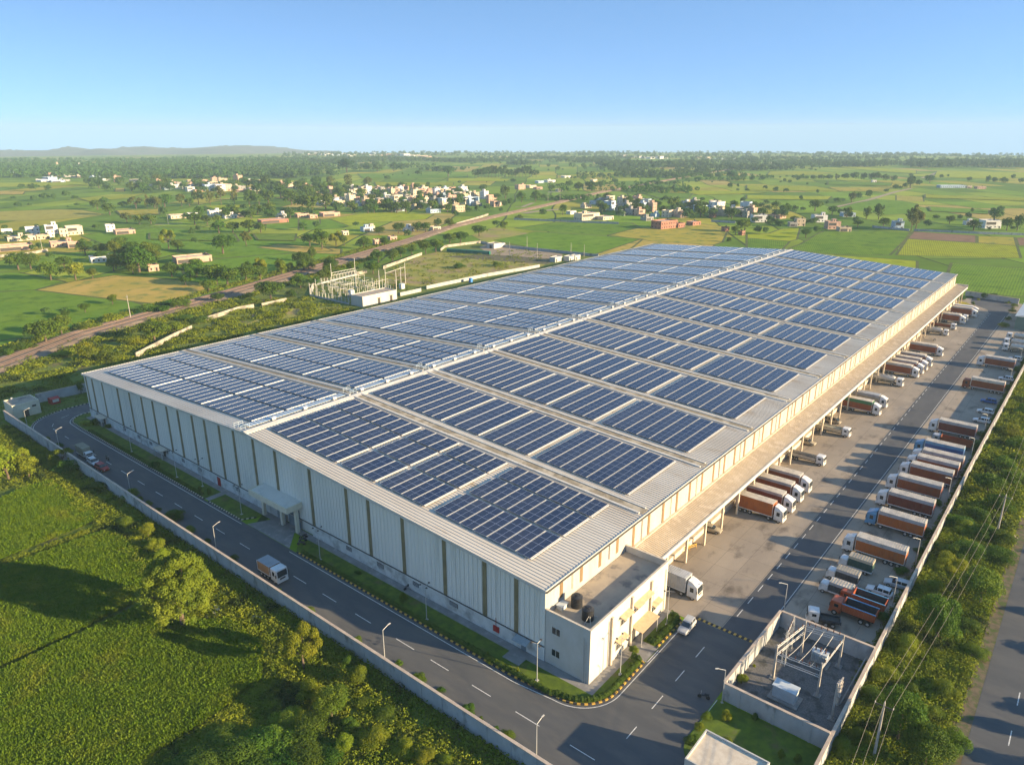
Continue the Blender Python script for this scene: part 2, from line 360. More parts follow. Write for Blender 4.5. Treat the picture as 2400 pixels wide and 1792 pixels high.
def fieldm(n, c, c2, rows=0, c3=None, bump=.3):
    c, c2 = tuple(v*1.55 for v in c), tuple(v*1.55 for v in c2); c3 = c3 and tuple(v*1.55 for v in c3)
    m = mat('field_'+n, c, c2, scale=.035, rough=.95, bump=bump, bscale=1.6, bdist=.35, c3=c3 or tuple(x*.72 for x in c), s3=.11, lo3=.5, hi3=.66, spec=.1)
    if rows:
        nt = m.node_tree; b = nt.nodes['Principled BSDF']; src = b.inputs['Base Color'].links[0].from_socket
        g = _n(nt, 'ShaderNodeNewGeometry'); mp = _n(nt, 'ShaderNodeMapping'); mp.inputs['Rotation'].default_value = (0,0,rows); nt.links.new(g.outputs['Position'], mp.inputs[0])
        w = _n(nt, 'ShaderNodeTexWave'); w.inputs['Scale'].default_value = .22; w.inputs['Distortion'].default_value = 1.5; w.inputs['Detail'].default_value = 2; nt.links.new(mp.outputs[0], w.inputs[0])
        r = _n(nt, 'ShaderNodeMapRange'); r.inputs[3].default_value = .74; r.inputs[4].default_value = 1.1; nt.links.new(w.outputs['Fac'], r.inputs[0])
        h = _n(nt, 'ShaderNodeHueSaturation'); nt.links.new(r.outputs[0], h.inputs['Value']); nt.links.new(src, h.inputs['Color']); nt.links.new(h.outputs[0], b.inputs['Base Color'])
    return m
FM = dict(green=fieldm('green',(.070,.135,.008),(.090,.155,.010)), deep=fieldm('deep',(.07,.115,.010),(.085,.13,.012)), lime=fieldm('lime',(.165,.200,.008),(.195,.215,.010)),
  crop=fieldm('crop',(.065,.125,.008),(.095,.155,.010),rows=1.2), limerow=fieldm('limerow',(.185,.200,.010),(.165,.190,.010),rows=1.35,bump=.4),
  tan=fieldm('tan',(.29,.20,.05),(.23,.18,.035),c3=(.11,.13,.03)), olive=fieldm('olive',(.20,.175,.022),(.24,.19,.03),c3=(.09,.12,.022)),
  brown=fieldm('brown',(.16,.095,.062),(.14,.085,.055),rows=.9), yellow=fieldm('yellow',(.235,.205,.04),(.20,.19,.04),rows=.1), rows=fieldm('rows',(.075,.14,.010),(.10,.16,.012),rows=1.57-.05))
def patch(c, pts, m, name='field', up=None):
    LAY[0] += .002; z = up if up is not None else LAY[0]
    mb = MB(); Q_ = [cp(c, x, y) for x, y in pts]; P = [at(u-150 if u < 2 else u+150 if u > 2398 else u, v) for u, v in Q_]
    n = len(P); a = sum(P[i].x*P[(i+1)%n].y-P[(i+1)%n].x*P[i].y for i in range(n))
    if a < 0: P = P[::-1]
    mb.add([(p.x, p.y, gz(p.x,p.y)+z-.02) for p in P], [tuple(range(n))])
    if name == 'field':
        ed = MB(); Q = [Vector((p.x,p.y)) for p in P]+[Vector((P[0].x,P[0].y))]
        for a_, b_ in zip(Q, Q[1:]):
            if (b_-a_).length < 1: continue
            t = (b_-a_).normalized(); q = Vector((-t.y,t.x))*.9; ed.add([(*(a_-q),gz(*a_)+z-.008),(*(b_-q),gz(*b_)+z-.008),(*(b_+q),gz(*b_)+z-.008),(*(a_+q),gz(*a_)+z-.008)], [(0,1,2,3)])
        tag(ed.build('field_bund', M['bund']), kind='structure')
    return tag(mb.build(name, m), kind='structure')
M['bund'] = mat('bund_grass', (.05,.075,.012), (.10,.11,.02), scale=.05, rough=.95)
patch('r1', [(0,1070),(225,1045),(860,1120),(1010,1165),(830,1245),(500,1290),(230,1345),(0,1420)], FM['rows'])
patch('r1', [(0,935),(120,930),(420,990),(225,1045),(0,1075)], FM['green'])
patch('r1', [(225,1045),(470,990),(740,950),(1000,965),(1310,1000),(1345,1060),(1150,1120),(1060,1140),(860,1120)], FM['tan'])
patch('r1', [(1170,905),(1400,845),(1700,820),(2050,800),(2203,790),(2203,830),(1900,905),(1680,960),(1200,960)], FM['green'])
patch('r1', [(510,690),(1050,640),(1420,670),(1900,700),(2150,790),(1400,840),(1100,790),(690,760)], FM['green'])
patch('r1', [(1660,770),(1800,750),(2203,780),(2203,815),(1900,800)], FM['tan'])
patch('v1', [(0,880),(770,830),(1080,840),(1340,890),(1050,930),(700,960),(250,980),(0,950)], FM['yellow'])
patch('v1', [(0,1380),(160,1340),(600,1330),(1270,1320),(1200,1360),(640,1410),(350,1450),(0,1500)], FM['olive'])
patch('v2', [(1500,1000),(1800,950),(2203,950),(2203,1020),(1700,1090),(1500,1070)], FM['green'])
patch('v3', [(0,950),(200,965),(390,950),(640,1040),(560,1075),(0,1100)], FM['green'])
patch('v3', [(30,955),(500,885),(780,888),(390,950),(200,970)], FM['tan'])
patch('v3', [(390,950),(780,888),(1100,865),(1750,897),(1640,960),(1100,992),(640,1040)], FM['lime'])
patch('s', [(1155,562),(1255,543),(1400,552),(1507,560),(1470,590),(1400,600),(1290,590)], FM['green'])
patch('s', [(1205,535),(1300,521),(1480,522),(1500,533),(1420,552),(1255,541)], FM['crop'])
patch('v5', [(150,1165),(480,1075),(640,1060),(1050,1082),(1300,1010),(1700,1060),(1620,1250),(1500,1290),(700,1240),(560,1215)], FM['olive'])
patch('v5', [(560,1215),(700,1240),(1500,1290),(1530,1330),(700,1290),(200,1390),(0,1430),(0,1400)], FM['tan'])
patch('v6', [(280,1140),(450,1080),(690,1070),(650,1220),(560,1240),(0,1200),(0,1150)], FM['lime'])
patch('v6', [(0,1200),(560,1240),(470,1340),(0,1330)], FM['crop'])
patch('v6', [(530,1335),(690,1280),(900,1150),(990,1112),(1590,1100),(2110,1130),(2060,1210),(1850,1420),(1300,1420),(900,1390)], FM['crop'])
patch('v7', [(0,1600),(190,1320),(1400,1390),(2085,1440),(2150,1652),(1500,1640)], FM['limerow'])
patch('v7', [(190,1315),(300,1195),(1385,1265),(1385,1385)], FM['brown'])
patch('v7', [(1400,1275),(2040,1290),(2080,1435),(1400,1385)], FM['olive'])
patch('v7', [(2060,1300),(2203,1310),(2203,1440),(2105,1435)], FM['brown'])
patch('v7', [(0,570),(470,600),(480,680),(0,660)], FM['yellow'])
patch('v6', [(530,1345),(900,1400),(1300,1430),(2203,1495),(2203,1640),(1300,1500)], FM['lime'])
patch('r3', [(1735,870),(2100,900),(2203,908),(2203,1095),(2110,1085),(1830,1052),(1700,990),(1715,925)], FM['rows'])
patch('v6', [(1130,820),(1420,745),(1700,700),(2000,720),(2203,760),(2203,880),(1800,900),(1400,840)], FM['green'])
patch('v4', [(1250,720),(1500,610),(1830,625),(1500,700)], FM['deep'])
for c_, pts_, m_ in (('v1',[(0,500),(1120,478),(1160,520),(0,565)],'lime'),('v1',[(1000,690),(1650,645),(1900,622),(1660,690),(1150,730)],'limerow'),('v1',[(0,600),(330,600),(300,640),(0,650)],'tan'),('v1',[(1490,560),(1610,560),(1610,605),(1480,605)],'tan'),('v1',[(1500,850),(2050,830),(2060,900),(1560,910)],'olive'),
  ('v2',[(720,790),(1300,770),(1320,800),(760,830)],'lime'),('v2',[(1350,460),(1640,440),(1960,470),(1500,520)],'lime'),('v2',[(0,1140),(1100,1150),(1160,1250),(300,1230),(0,1220)],'crop'),('v2',[(1340,1150),(1900,1150),(1880,1240),(1400,1230)],'deep'),
  ('v3',[(760,370),(2180,380),(2180,420),(1380,440),(820,430)],'green'),('v3',[(980,480),(2000,490),(2000,520),(1000,530)],'limerow'),('v4',[(0,430),(820,440),(760,470),(0,470)],'lime'),('v4',[(1500,390),(2150,350),(2190,380),(1700,420)],'limerow'),
  ('v5',[(560,615),(1230,625),(1180,690),(800,690)],'crop'),('v5',[(1060,585),(1790,600),(2190,620),(1300,650)],'lime'),('v5',[(620,560),(810,560),(830,600),(620,600)],'tan'),('v6',[(0,520),(880,535),(1250,600),(0,590)],'limerow'),('v6',[(0,650),(1100,665),(1050,710),(0,700)],'lime'),
  ('v6',[(1050,545),(1870,552),(1780,600),(1200,600)],'olive'),('v6',[(300,340),(800,340),(1150,360),(900,390),(260,390)],'limerow'),('v6',[(1050,470),(1880,490),(1860,530),(1050,515)],'crop'),('v7',[(500,560),(1500,610),(2200,640),(2200,700),(500,620)],'limerow'),('v7',[(700,160),(2190,190),(2190,250),(1500,290),(650,260)],'lime'),
  ('v7',[(560,770),(1600,830),(1600,900),(600,850)],'green'),('v6',[(1250,270),(2190,330),(2190,370),(1700,340),(1200,290)],'lime')):
    patch(c_, pts_, FM[m_], up=.45+LAY[0])
# fields close below the camera
F1 = [ac(*q) for q in (('r4',-500,1000),('r4',0,885),('r4',150,820),('r4',330,765),('r4',640,985),('r4',600,1030),('r4',0,1275),('r4',-500,1500))]
F2 = [ac(*q) for q in (('r7',-500,560),('r7',0,370),('r7',720,110),('r7',1040,350),('r7',1010,430),('r7',870,590),('r7',600,730),('r7',0,1010),('r7',-500,1240))]
F3 = [ac(*q) for q in (('r7',-500,1270),('r7',0,1040),('r7',900,620),('r7',1000,720),('r7',1500,700),('r7',1720,900),('r7',1700,1090),('r7',1340,1360),('r7',960,1600),('r7',700,1900),('r7',-500,1900))]
for Fp in (F1, F2, F3):
    LAY[0] += .002; tag(MB().flat([(p.x,p.y) for p in Fp], LAY[0]-.02).build('field', fieldm('paddy',(.060,.085,.012),(.075,.10,.015))), kind='structure')
def sheet(name, poly, z, m): return tag(MB().flat(poly, z).build(name, m), kind='structure')
# scrub between fields, walls and tracks
sheet('verge', [(-300,-90),(-18.3,-90),(-18.3,186),(-16,262),(-60,262),(-300,262)], -.024, M['scrub'])
sheet('scrubland', [(-16,187),(-16,262),(60,282),(160,300),(330,322),(420,300),(420,169.9),(0,169.9)], -.022, M['scrub'])
patch('r2', [(200,990),(500,830),(620,800),(960,830),(1330,870),(1280,905),(930,950),(560,1030),(380,1010)], M['drygrass'], 'scrubland', up=.05)
patch('r2', [(640,830),(960,815),(1400,845),(1330,880)], M['soil'], 'scrubland', up=.06)
patch('r2', [(890,770),(960,740),(1430,815),(1400,845),(960,818)], M['track'], 'service_yard', up=.065)
patch('r2', [(840,690),(990,640),(1210,680),(1000,720),(920,735)], M['drygrass'], 'scrubland', up=.05)
patch('r1', [(1650,1260),(1900,1220),(2203,1190),(2203,1150),(2000,1170),(1850,1160),(1450,1320)], M['drygrass'], 'scrubland', up=.05)
# back lane behind the warehouse
sheet('back_lane', [(8,172.5),(330,172.5),(330,181.5),(8,181.5)], .03, M['laneasphalt'])
sheet('scrubland', [(-300,-90.0),(480,-90),(480,-66),(-300,-66)], -.023, M['scrub'])
sheet('verge', [(-18,-53.6),(480,-53.6),(480,-41.2),(-18,-41.2)], -.02, M['scrub'])
# the public road on the right
sheet('road_shoulder', [(-60,-66.5),(480,-66.5),(480,-53.6),(-60,-53.6)], .01, M['soil'])
sheet('road', [(-60,-64.6),(480,-64.6),(480,-55.4),(-60,-55.4)], .02, M['asphalt'])
mb = MB()
for i in range(60): mb.box(9.3+i*9.6-40, -59.85, .021, 9.3+i*9.6-36.6, -59.99, .026)
mb.box(-60,-64.3,.021,480,-64.15,.026)
tag(mb.build('road_markings', M['white']), kind='structure')
# ------------------------------------------------------------------ compound surfaces
def arc(cx, cy, r, a0, a1, n=14): return [(cx+r*math.cos(math.radians(a0+(a1-a0)*i/n)), cy+r*math.sin(math.radians(a0+(a1-a0)*i/n))) for i in range(n+1)]
outer = [(-15.9,-60.0),(-15.9,160)]+arc(-4,168.6,11.9,188,95,16)+[(6,181.4),(9,181.4)]
inner_road = [(-6.1,-3)]
RW = [(-15.9,-62)]+[(-15.9,165)]+arc(-2.2,168.2,13.7,180,92,18)+[(9,182.0),(9,173.4)]+[(1.2,173.4)]+arc(0.4,167.2,6.3,100,176,10)+[(-6.1,160),(-6.1,2)]+arc(1.2,-6.2,6.6,180,268,12)+[(24.4,-12.7),(25.2,-12.7),(25.2,-24.9),(12,-24.9),(9.6,-24.9)]+[(4,-24.9)]+arc(0,-28.9,4,90,180,8)+[(-9.5,-30),(-10.5,-62)]
sheet('road', RW, .0, M['asphalt'])
sheet('yard', [(25.2,-41),(25.2,0),(335,0),(366,-8),(355,-30),(276,-41)], -.006, M['concrete'])
sheet('yard', [(24.4,-12.7),(24.4,0),(25.2,0),(25.2,-12.7)], -.004, M['concrete'])
LANE = [(25.2,-24.9),(25.2,-18.6),(322,-18.9),(331,-17),(337,-12),(345,-8),(366,-6),(366,-26),(300,-26)]
sheet('lane', LANE, .004, M['laneasphalt'])
sheet('apron', [(-6.0,60.5),(-6.0,76),(-.2,73),(-.2,66.5)], .012, M['pave'])
# lawn beds: name bed, raised behind the kerb
def bed(poly, z=.12): return tag(MB().prism(poly, -.02, z).build('lawn', M['lawn']), kind='structure')
bed([(-5.8,2),(-5.8,58)]+arc(-3.4,57.6,2.4,180,100,6)+[(-1.7,60.2),(-1.7,2)])
bed([(-1.7,2),(-5.8,2)]+arc(1.2,-6.2,6.3,180,268,12)+[(9.3,-12.45),(9.9,-11.6),(9.9,-10.2),(-1.6,-10.2),(-1.7,-2)])
bed([(14.2,-12.3),(22.6,-12.3),(23.8,-11.4),(23.8,-9.8),(14.2,-9.8)])
bed([(-5.8,78.5),(-5.8,92.2),(-1.7,92.2),(-1.7,77.0),(-3.2,77.0)])
bed([(-5.8,94),(-5.8,160)]+arc(0.4,167.2,6.0,176,100,8)+[(-.3,172.9),(-1.7,169),(-1.7,94)])
bed([(-17.9,176),(-15.2,176.5)]+arc(-2.2,168.2,14.0,142,92,10)+[(9,182.4),(9,193.6),(-17.6,195)], .10)
bed([(-9.2,-62),(-9.2,-30.5)]+arc(-.2,-29.0,4.0,180,90,8)+[(9.8,-25.2),(9.8,-40.7),(9.8,-62)], .10)
sheet('walk', [(-1.7,-10.2),(-1.7,169.7),(0,169.7),(0,-.2),(0,-10.2)], .10, M['pave'])
sheet('walk', [(0,-10.2),(0,-8.5),(24.4,-8.5),(24.4,-10.2)], .10, M['pave'])
sheet('walk', [(9.9,-12.7),(14.2,-12.7),(14.2,-10.2),(9.9,-10.2)], .112, M['pave'])
sheet('walk', [(-5.8,92.2),(-1.7,92.2),(-1.7,94),(-5.8,94)], .112, M['pave'])
sheet('verge', [(-18,-60),(-18,176),(-15.9,176),(-15.9,-60)], .03, M['soil'])
sheet('roadside_bed', [(25.5,-41),(25.5,-39.9),(270,-40),(270,-41)], .01, M['soil'])
# kerbs with alternating painted blocks
def kerb(pts, ma, mb_, blk=.62, w=.26, h=.2, z=0, skip=1.0):
    A, B = MB(), MB(); L = []
    d = 0; k = 0
    for a, b in zip(pts, pts[1:]):
        a, b = Vector(a), Vector(b); ln = (b-a).length; n = max(1, round(ln/blk)); t = (b-a)/n
        q = Vector((-t.y, t.x)).normalized()*w/2
        for i in range(n):
            p, e = a+t*i, a+t*(i+1); e2 = e-t*.06
            (A if k % 2 else B).add([(p.x-q.x,p.y-q.y,z),(e2.x-q.x,e2.y-q.y,z),(e2.x+q.x,e2.y+q.y,z),(p.x+q.x,p.y+q.y,z),
              (p.x-q.x,p.y-q.y,z+h),(e2.x-q.x,e2.y-q.y,z+h),(e2.x+q.x,e2.y+q.y,z+h),(p.x+q.x,p.y+q.y,z+h)],
              [(0,3,2,1),(4,5,6,7),(0,1,5,4),(1,2,6,5),(2,3,7,6),(3,0,4,7)]); k += 1
    tag(A.build('kerb', ma), kind='structure'); tag(B.build('kerb', mb_), kind='structure')
Kc = arc(1.2,-6.2,6.45,180,268,18)
kerb([(-5.95,58),(-5.95,2)]+Kc+[(9.6,-12.6),(10.1,-11.7)], M['yellow'], M['black'])
kerb([(14.0,-12.45),(22.8,-12.5),(24.1,-11.4)], M['yellow'], M['black'])
kerb([(-3.2,76.9),(-5.95,78.6),(-5.95,92.1)], M['creamblock'], M['black'], .5)
kerb([(-5.95,94),(-5.95,160)]+arc(0.4,167.2,6.15,176,100,12)+[(1,173.3)], M['creamblock'], M['black'], .5)
kerb([(-15.4,172)]+arc(-2.2,168.2,13.85,160,92,16)+[(8,182.2)], M['creamblock'], M['black'], .6)
# painted lines
mk = MB()
def pl(pts, w=.13, z=.006):
    for a, b in zip(pts, pts[1:]):
        a, b = Vector(a), Vector(b); q = Vector((-(b-a).y, (b-a).x)).normalized()*w/2
        mk.add([(a.x-q.x,a.y-q.y,z),(b.x-q.x,b.y-q.y,z),(b.x+q.x,b.y+q.y,z),(a.x+q.x,a.y+q.y,z)], [(0,1,2,3)])
pl([(-6.75,59.5),(-6.75,1)]+arc(1.2,-6.2,7.1,180,268,20)+[(22,-13.2)])
pl([(-6.75,77),(-6.75,160)]+arc(0.4,167.2,6.9,180,100,14)+[(3,174)])
pl([(-15.6,-60),(-15.6,168)]+arc(-2.2,168.2,13.3,180,92,16))
pl([(9.6,-25.1),(4,-25.1)]+arc(0,-28.9,3.8,90,180,8)+[(-9.2,-31),(-9.9,-60)])
for y0, y1 in [(29,33.2),(18.2,22.6),(10.4,14.4),(1.6,5.4),(-7.6,-3.2),(-17,-12.9),(38.5,42.5),(47.5,51.5),(57,60.6),(66.5,70.2),(76,79.5),(85,88.5),(94,97.4),(103,106.4),(112,115.5),(121,124.5),(130,133),(139,142.2),(148,151),(156.5,159.4)]:
    pl([(-11.3,y0),(-11.3,y1)])
pl(arc(-1.5,166.5,9.8,190,172,4)); pl(arc(-1.5,166.5,9.8,160,146,4)); pl(arc(-1.5,166.5,9.8,120,104,4))
for x0, x1 in [(-5.4,-2.6),(1.8,5.2),(9.2,12.2),(16.2,19.4)]: pl([(x0,-18.4),(x1,-18.4)])
for i in range(62): pl([(30.5+i*4.75,-19.3),(33.0+i*4.75,-19.3)], .14, .009)
pl([(36,-24.6),(320,-25.4)], .1, .009)
pl([(10.2,-10.6),(10.2,-12.8)]); pl([(13.9,-12.9),(10.3,-12.9)])
tag(mk.build('road_markings', M['white']), kind='structure')
# speed bump
sb = empty('speed_bump', (25.6,0,0), 0, 'yellow and black striped speed bump across the yard entrance', 'speed bump')
A, B = MB(), MB()
for i in range(22):
    y = -13.9-i*.46; (A if i % 2 else B).xprism([(y,0.0),(y-.4,0.0),(y-.4,.05),(y-.2,.08),(y,.05)], -.3, .3)
A.build('yellow_stripe', M['yellow'], sb); B.build('black_stripe', M['black'], sb)
sheet('lawn', [(333,-3),(333,-8.5),(337,-9.5),(343,-6.5),(344,-3)], .01, FM['olive'])
# ------------------------------------------------------------------ boundary walls
def bwall(pts, h, label, cop=True, t=.32, m='boundary', piers=0, tops=None, name='boundary_wall', cat='wall'):
    o = empty(name, (pts[0][0], pts[0][1], 0), 0, label, cat); ox, oy = pts[0][:2]
    P = [(p[0]-ox, p[1]-oy) for p in pts]
    MB().wall(P, h, t, tops=tops).build('wall_panel', M[m], o)
    if cop and not tops: MB().wall(P, .12, t+.14, z0=h).build('coping', M['coping'], o)
    if piers:
        for a, b in zip(P, P[1:]):
            a, b = Vector(a), Vector(b); n = int((b-a).length/piers)
            ang = (b-a).normalized(); q = Vector((-ang.y, ang.x))
            mbp = MB()
            for i in range(n):
                c = a+(b-a)*((i+.5)/n)
                for sd in (1,-1):
                    e = c+q*sd*(t/2+.03); r1_ = ang*.15; r2_ = q*sd*.05
                    mbp.add([(*(e-r1_-r2_),0),(*(e+r1_-r2_),0),(*(e+r1_+r2_),0),(*(e-r1_+r2_),0),(*(e-r1_-r2_),h-.01),(*(e+r1_-r2_),h-.01),(*(e+r1_+r2_),h-.01),(*(e-r1_+r2_),h-.01)],
                        [(0,3,2,1),(4,5,6,7),(0,1,5,4),(1,2,6,5),(2,3,7,6),(3,0,4,7)])
            if mbp.v: mbp.build('pier', M[m], o)
    return o
bwall([(-18.2,-62),(-18.2,20),(-18.1,90),(-17.7,150),(-17.4,186)], 3.0, 'long grey concrete boundary wall along the front road', piers=4.2)
bwall([(-6.2,194.5),(8,193.6),(30,193)], 3.0, 'grey wall behind the small gatehouse at the far bend', cop=True)
bwall([(-18,-41),(120,-41),(280,-42)], 2.8, 'long concrete boundary wall between yard and scrub', piers=4.2)
bwall([(361,-3),(358,-14),(355,-27)], 2.5, 'shaded concrete wall closing the far end of yard')
for pts, lab in (([('r1',880,1480),('r1',1130,1350),('r1',1240,1300)], 'pale leaning wall nearest the warehouse in the scrub'),
                 ([('r1',1330,1245),('r1',1530,1180),('r1',1640,1160)], 'crumbling cream wall in the middle of the scrub'),
                 ([('r1',1690,1155),('r1',1850,1120)], 'short cream wall stub at the end of crumbling wall'),
                 ([('r2',270,910),('r2',520,820)], 'long pale wall lit by sun beside railway trees'),
                 ([('r2',100,950),('r2',165,935)], 'short pale wall behind the outdoor substation'),
                 ([('r2',640,795),('r2',670,772),('r2',900,742)], 'cream wall behind the green container'),
                 ([('r2',900,745),('r2',1100,775),('r2',1660,832)], 'long grey shaded wall beside the bright green field'),
                 ([('r2',550,1040),('r2',930,960),('r2',1280,900)], 'low weathered wall next to the warehouse back lane'),
                 ([('r2',380,1085),('r2',515,1055)], 'low brown wall beside the white substation building'),
                 ([('v4',110,1030),('v4',430,935),('v4',520,905)], 'pale wall along the railway near the village'),
                 ([('v1',0,1450),('v1',350,1420),('v1',620,1370)], 'low cream roadside wall by the farm houses'),
                 ([('v7',300,1185),('v7',1400,1235),('v7',2203,1260)], 'long grey wall behind the ploughed brown plot'),
                 ([('v6',1620,1065),('v6',2100,1110)], 'grey wall in front of the blue and white house'),
                 ([('v5',1470,990),('v5',1780,1010)], 'grey wall beside the olive field'),
                 ([('v4',850,965),('v4',2203,1020)], 'dark wall between railway and green crop field')):
    P = [ac(*q) for q in pts]; far = 'crumbling' in lab or 'leaning' in lab
    bwall([(p.x,p.y) for p in P], 1.9, lab, cop=False, m='oldwall' if ('cream' in lab or 'pale' in lab) else 'boundary')
# ------------------------------------------------------------------ railway
RL = [(-200,167),(-1.0,248),(35.6,270.5),(90,289),(130,302.5),(222,336),(322,374),(400,408),(480,431),(654,475),(824,524),(1230,606),(1700,700),(2400,830)]
RL = [Vector(p) for p in RL]
def off(pl_, d):
    out = []; tp = abs(d) > 5
    for i, p in enumerate(pl_):
        a, b = pl_[max(0,i-1)], pl_[min(len(pl_)-1,i+1)]; t = (b-a).normalized(); k = 1-.42*min(1,max(0,(p.x-200)/260)) if tp else 1; out.append(Vector((p.x-t.y*d*k, p.y+t.x*d*k)))
    return out
def ribbon(mb, pl_, d0, d1, z0, z1=None, taper=False):
    A, B = off(pl_, d0), off(pl_, d1); z1 = z0 if z1 is None else z1
    for i in range(len(A)-1):
        mb.add([(A[i].x,A[i].y,z0+gz(*A[i])),(A[i+1].x,A[i+1].y,z0+gz(*A[i+1])),(B[i+1].x,B[i+1].y,z1+gz(*B[i+1])),(B[i].x,B[i].y,z1+gz(*B[i]))], [(3,2,1,0)])
RD = []
for a, b in zip(RL, RL[1:]):
    n = max(1, int((b-a).length/25)); RD += [a+(b-a)*(i/n) for i in range(n)]
RD.append(RL[-1])
mb = MB(); ribbon(mb, RD, 9, 6, .02, 1.0); ribbon(mb, RD, 6, -6, 1.0); ribbon(mb, RD, -6, -9, 1.0, .02)
for q in mb.f: pass
tag(mb.build('railway_embankment', M['rust']), kind='structure')
mb = MB()
for c in (-2.6, 2.6):
    for g in (-.84, .84): ribbon(mb, RD, c+g+.06, c+g-.06, 1.28)
    for g in (-.84, .84):
        for s_ in (.06,-.06): ribbon(mb, RD, c+g+s_, c+g+s_, 1.05, 1.28)
rl = empty('railway_track', (0,0,0), 0, 'twin railway track on brown ballast crossing the plain', 'railway track')
mb.build('rail', M['rail'], rl)
mb = MB()
d = 0
for a, b in zip(RD, RD[1:]):
    if a.x > 420: break
    t = (b-a).normalized(); q = Vector((-t.y, t.x)); n = int((b-a).length/.9)
    for i in range(n):
        p = a+(b-a)*(i/n)
        for c in (-2.6, 2.6):
            e = p+q*c; mb.add([(*(e+q*1.3-t*.13),1.06),(*(e-q*1.3-t*.13),1.06),(*(e-q*1.3+t*.13),1.06),(*(e+q*1.3+t*.13),1.06)], [(0,1,2,3)])
mb.build('sleeper', M['sleeper'], rl)
def track_strip(pts, w, name, m=None, z=.03):
    P = [ac(*q) for q in pts]; P = [Vector((p.x,p.y)) for p in P]; D = []
    for a, b in zip(P, P[1:]):
        n = max(1, int((b-a).length/30)); D += [a+(b-a)*(i/n) for i in range(n)]
    D.append(P[-1]); mb = MB(); ribbon(mb, D, w/2, -w/2, z); tag(mb.build(name, m or M['track']), kind='structure')
track_strip([('v6',1080,812),('v6',1340,760),('v6',1600,700),('v6',1900,610),('v6',2120,560)], 7, 'farm_road')
track_strip([('v7',200,465),('v7',260,450)], 6, 'farm_road')
track_strip([('v7',450,275),('v7',620,215),('v7',770,150)], 7, 'farm_road')
track_strip([('v4',870,800),('v4',960,800),('v4',1100,745)], 5, 'farm_road')
track_strip([('v4',980,880),('v4',1100,860),('v4',1300,840),('v4',1450,830)], 9, 'farm_road')
track_strip([('v1',2000,1030),('v2',240,1020),('v2',420,1005)], 4, 'farm_road')
track_strip([('r1',840,1250),('r1',1000,1210)], 3, 'farm_road')
# ------------------------------------------------------------------ hills beyond the plain
def hills():
    rim = [(-400,330),(0,353-1),(120,352-1),(150,347),(168,346),(190,350),(230,353),(262,352),(292,345),(330,344),(352,344.5),(372,347.5),(410,349),(440,347.5),(500,343.5),(560,341.5),(620,342.5),(660,347),(705,352),(745,355),(800,357)]
    rim = [(-900,350),(-400,349),(-100,351),(0,352),(110,352),(150,346.5),(170,345.5),(192,347),(225,351.5),(262,352),(290,346),(315,344),(352,344),(376,346.5),(420,348),(455,347),(500,343),(560,341.5),(612,342),(650,345),(690,350),(745,354),(800,356)]
    for j, (Dd, dz, sh, seed) in enumerate(((6900, 0, 0, 1), (6300, -28, 260, 5))):
        rr = np.random.default_rng(seed); V = []; F = []; N = 240; R = 9
        us = np.linspace(-900, 800, N)
        yy = np.interp(us+sh*.3, [a for a,_ in rim], [b for _,b in rim])
        nz = np.interp(us, np.linspace(-900,800,60), rr.normal(0, 1, 60))
        for i, u in enumerate(us):
            for k in range(R):
                f = k/(R-1)
                dr = ray(u, yy[i]+nz[i]*.4); h = math.hypot(dr.x, dr.y); D_ = Dd+(f-.5)*1400
                base = gz(CAM.x+D_, CAM.y)-2
                top = S+dr.z/h*Dd+dz*(1+.6*math.sin(us[i]*.021))
                w = math.sin(PI*min(1,max(0,f)))**.8
                z = base+(top-base)*w*(1+.12*math.sin(u*.05+k*1.3)+.05*rr.normal() if 0 < k < R-1 and k != R//2 else 1)
                V.append((CAM.x+dr.x/h*D_, CAM.y+dr.y/h*D_, z if w > 0 else base))
        for i in range(N-1):
            for k in range(R-1): F.append((i*R+k, (i+1)*R+k, (i+1)*R+k+1, i*R+k+1))
        me = np_mesh('hills', np.array(V), np.array(F), mat('hill_%d' % j, (.085,.08,.075), (.12,.10,.085), scale=.003, rough=1, c3=(.05,.07,.05), s3=.006), smooth=True)
        tag(link('hills', me), kind='structure')
hills()
# ------------------------------------------------------------------ the warehouse
W, L, HE, HR = 169.66, 342.0, 13.44, 17.83; YR = 82.8
def rz_(y): return HE+(HR-HE)*y/YR if y < YR else HR-(HR-HE)*(y-YR)/(W-YR)
CH = [31.1+25.45*i for i in range(12)]
wh = empty('warehouse', (0,0,0), 0, 'huge pale industrial warehouse with low gabled roof covered in solar arrays', 'warehouse')
mb = MB()   # corrugated gable cladding
n = 340
for i in range(n):
    y0, y1 = W*i/n, W*(i+1)/n; d = (y1-y0)
    for a, b, xa, xb in ((y0,y0+d*.3,0,0),(y0+d*.3,y0+d*.5,0,-.07),(y0+d*.5,y0+d*.8,-.07,-.07),(y0+d*.8,y1,-.07,0)):
        mb.add([(xa,a,2.8),(xa,a,rz_(a)-.1),(xb,b,rz_(b)-.1),(xb,b,2.8)], [(0,1,2,3)])
mb.build('gable_cladding', M['clad'], wh)
mb = MB()
for i in range(1, 168):
    y = i*1.01; mb.add([(-.11,y-.03,2.93),(-.11,y+.03,2.93),(-.06,y+.03,2.93),(-.06,y-.03,2.93),(-.11,y-.03,rz_(y)-.5),(-.11,y+.03,rz_(y)-.5),(-.06,y+.03,rz_(y)-.5),(-.06,y-.03,rz_(y)-.5)], [(0,4,5,1),(1,5,6,2),(3,7,4,0)])
mb.build('rib_shade_line', M['ribshade'], wh)  # added thin lines, their darker tone draws rib shading on the sunless gable
MB().add([(.3,0.3,0),(.3,W-.3,0),(.3,W-.3,HE-.3),(.3,YR,HR-.3),(.3,.3,HE-.3)], [(4,3,2,1,0)]).build('inner_wall', M['clad'], wh)
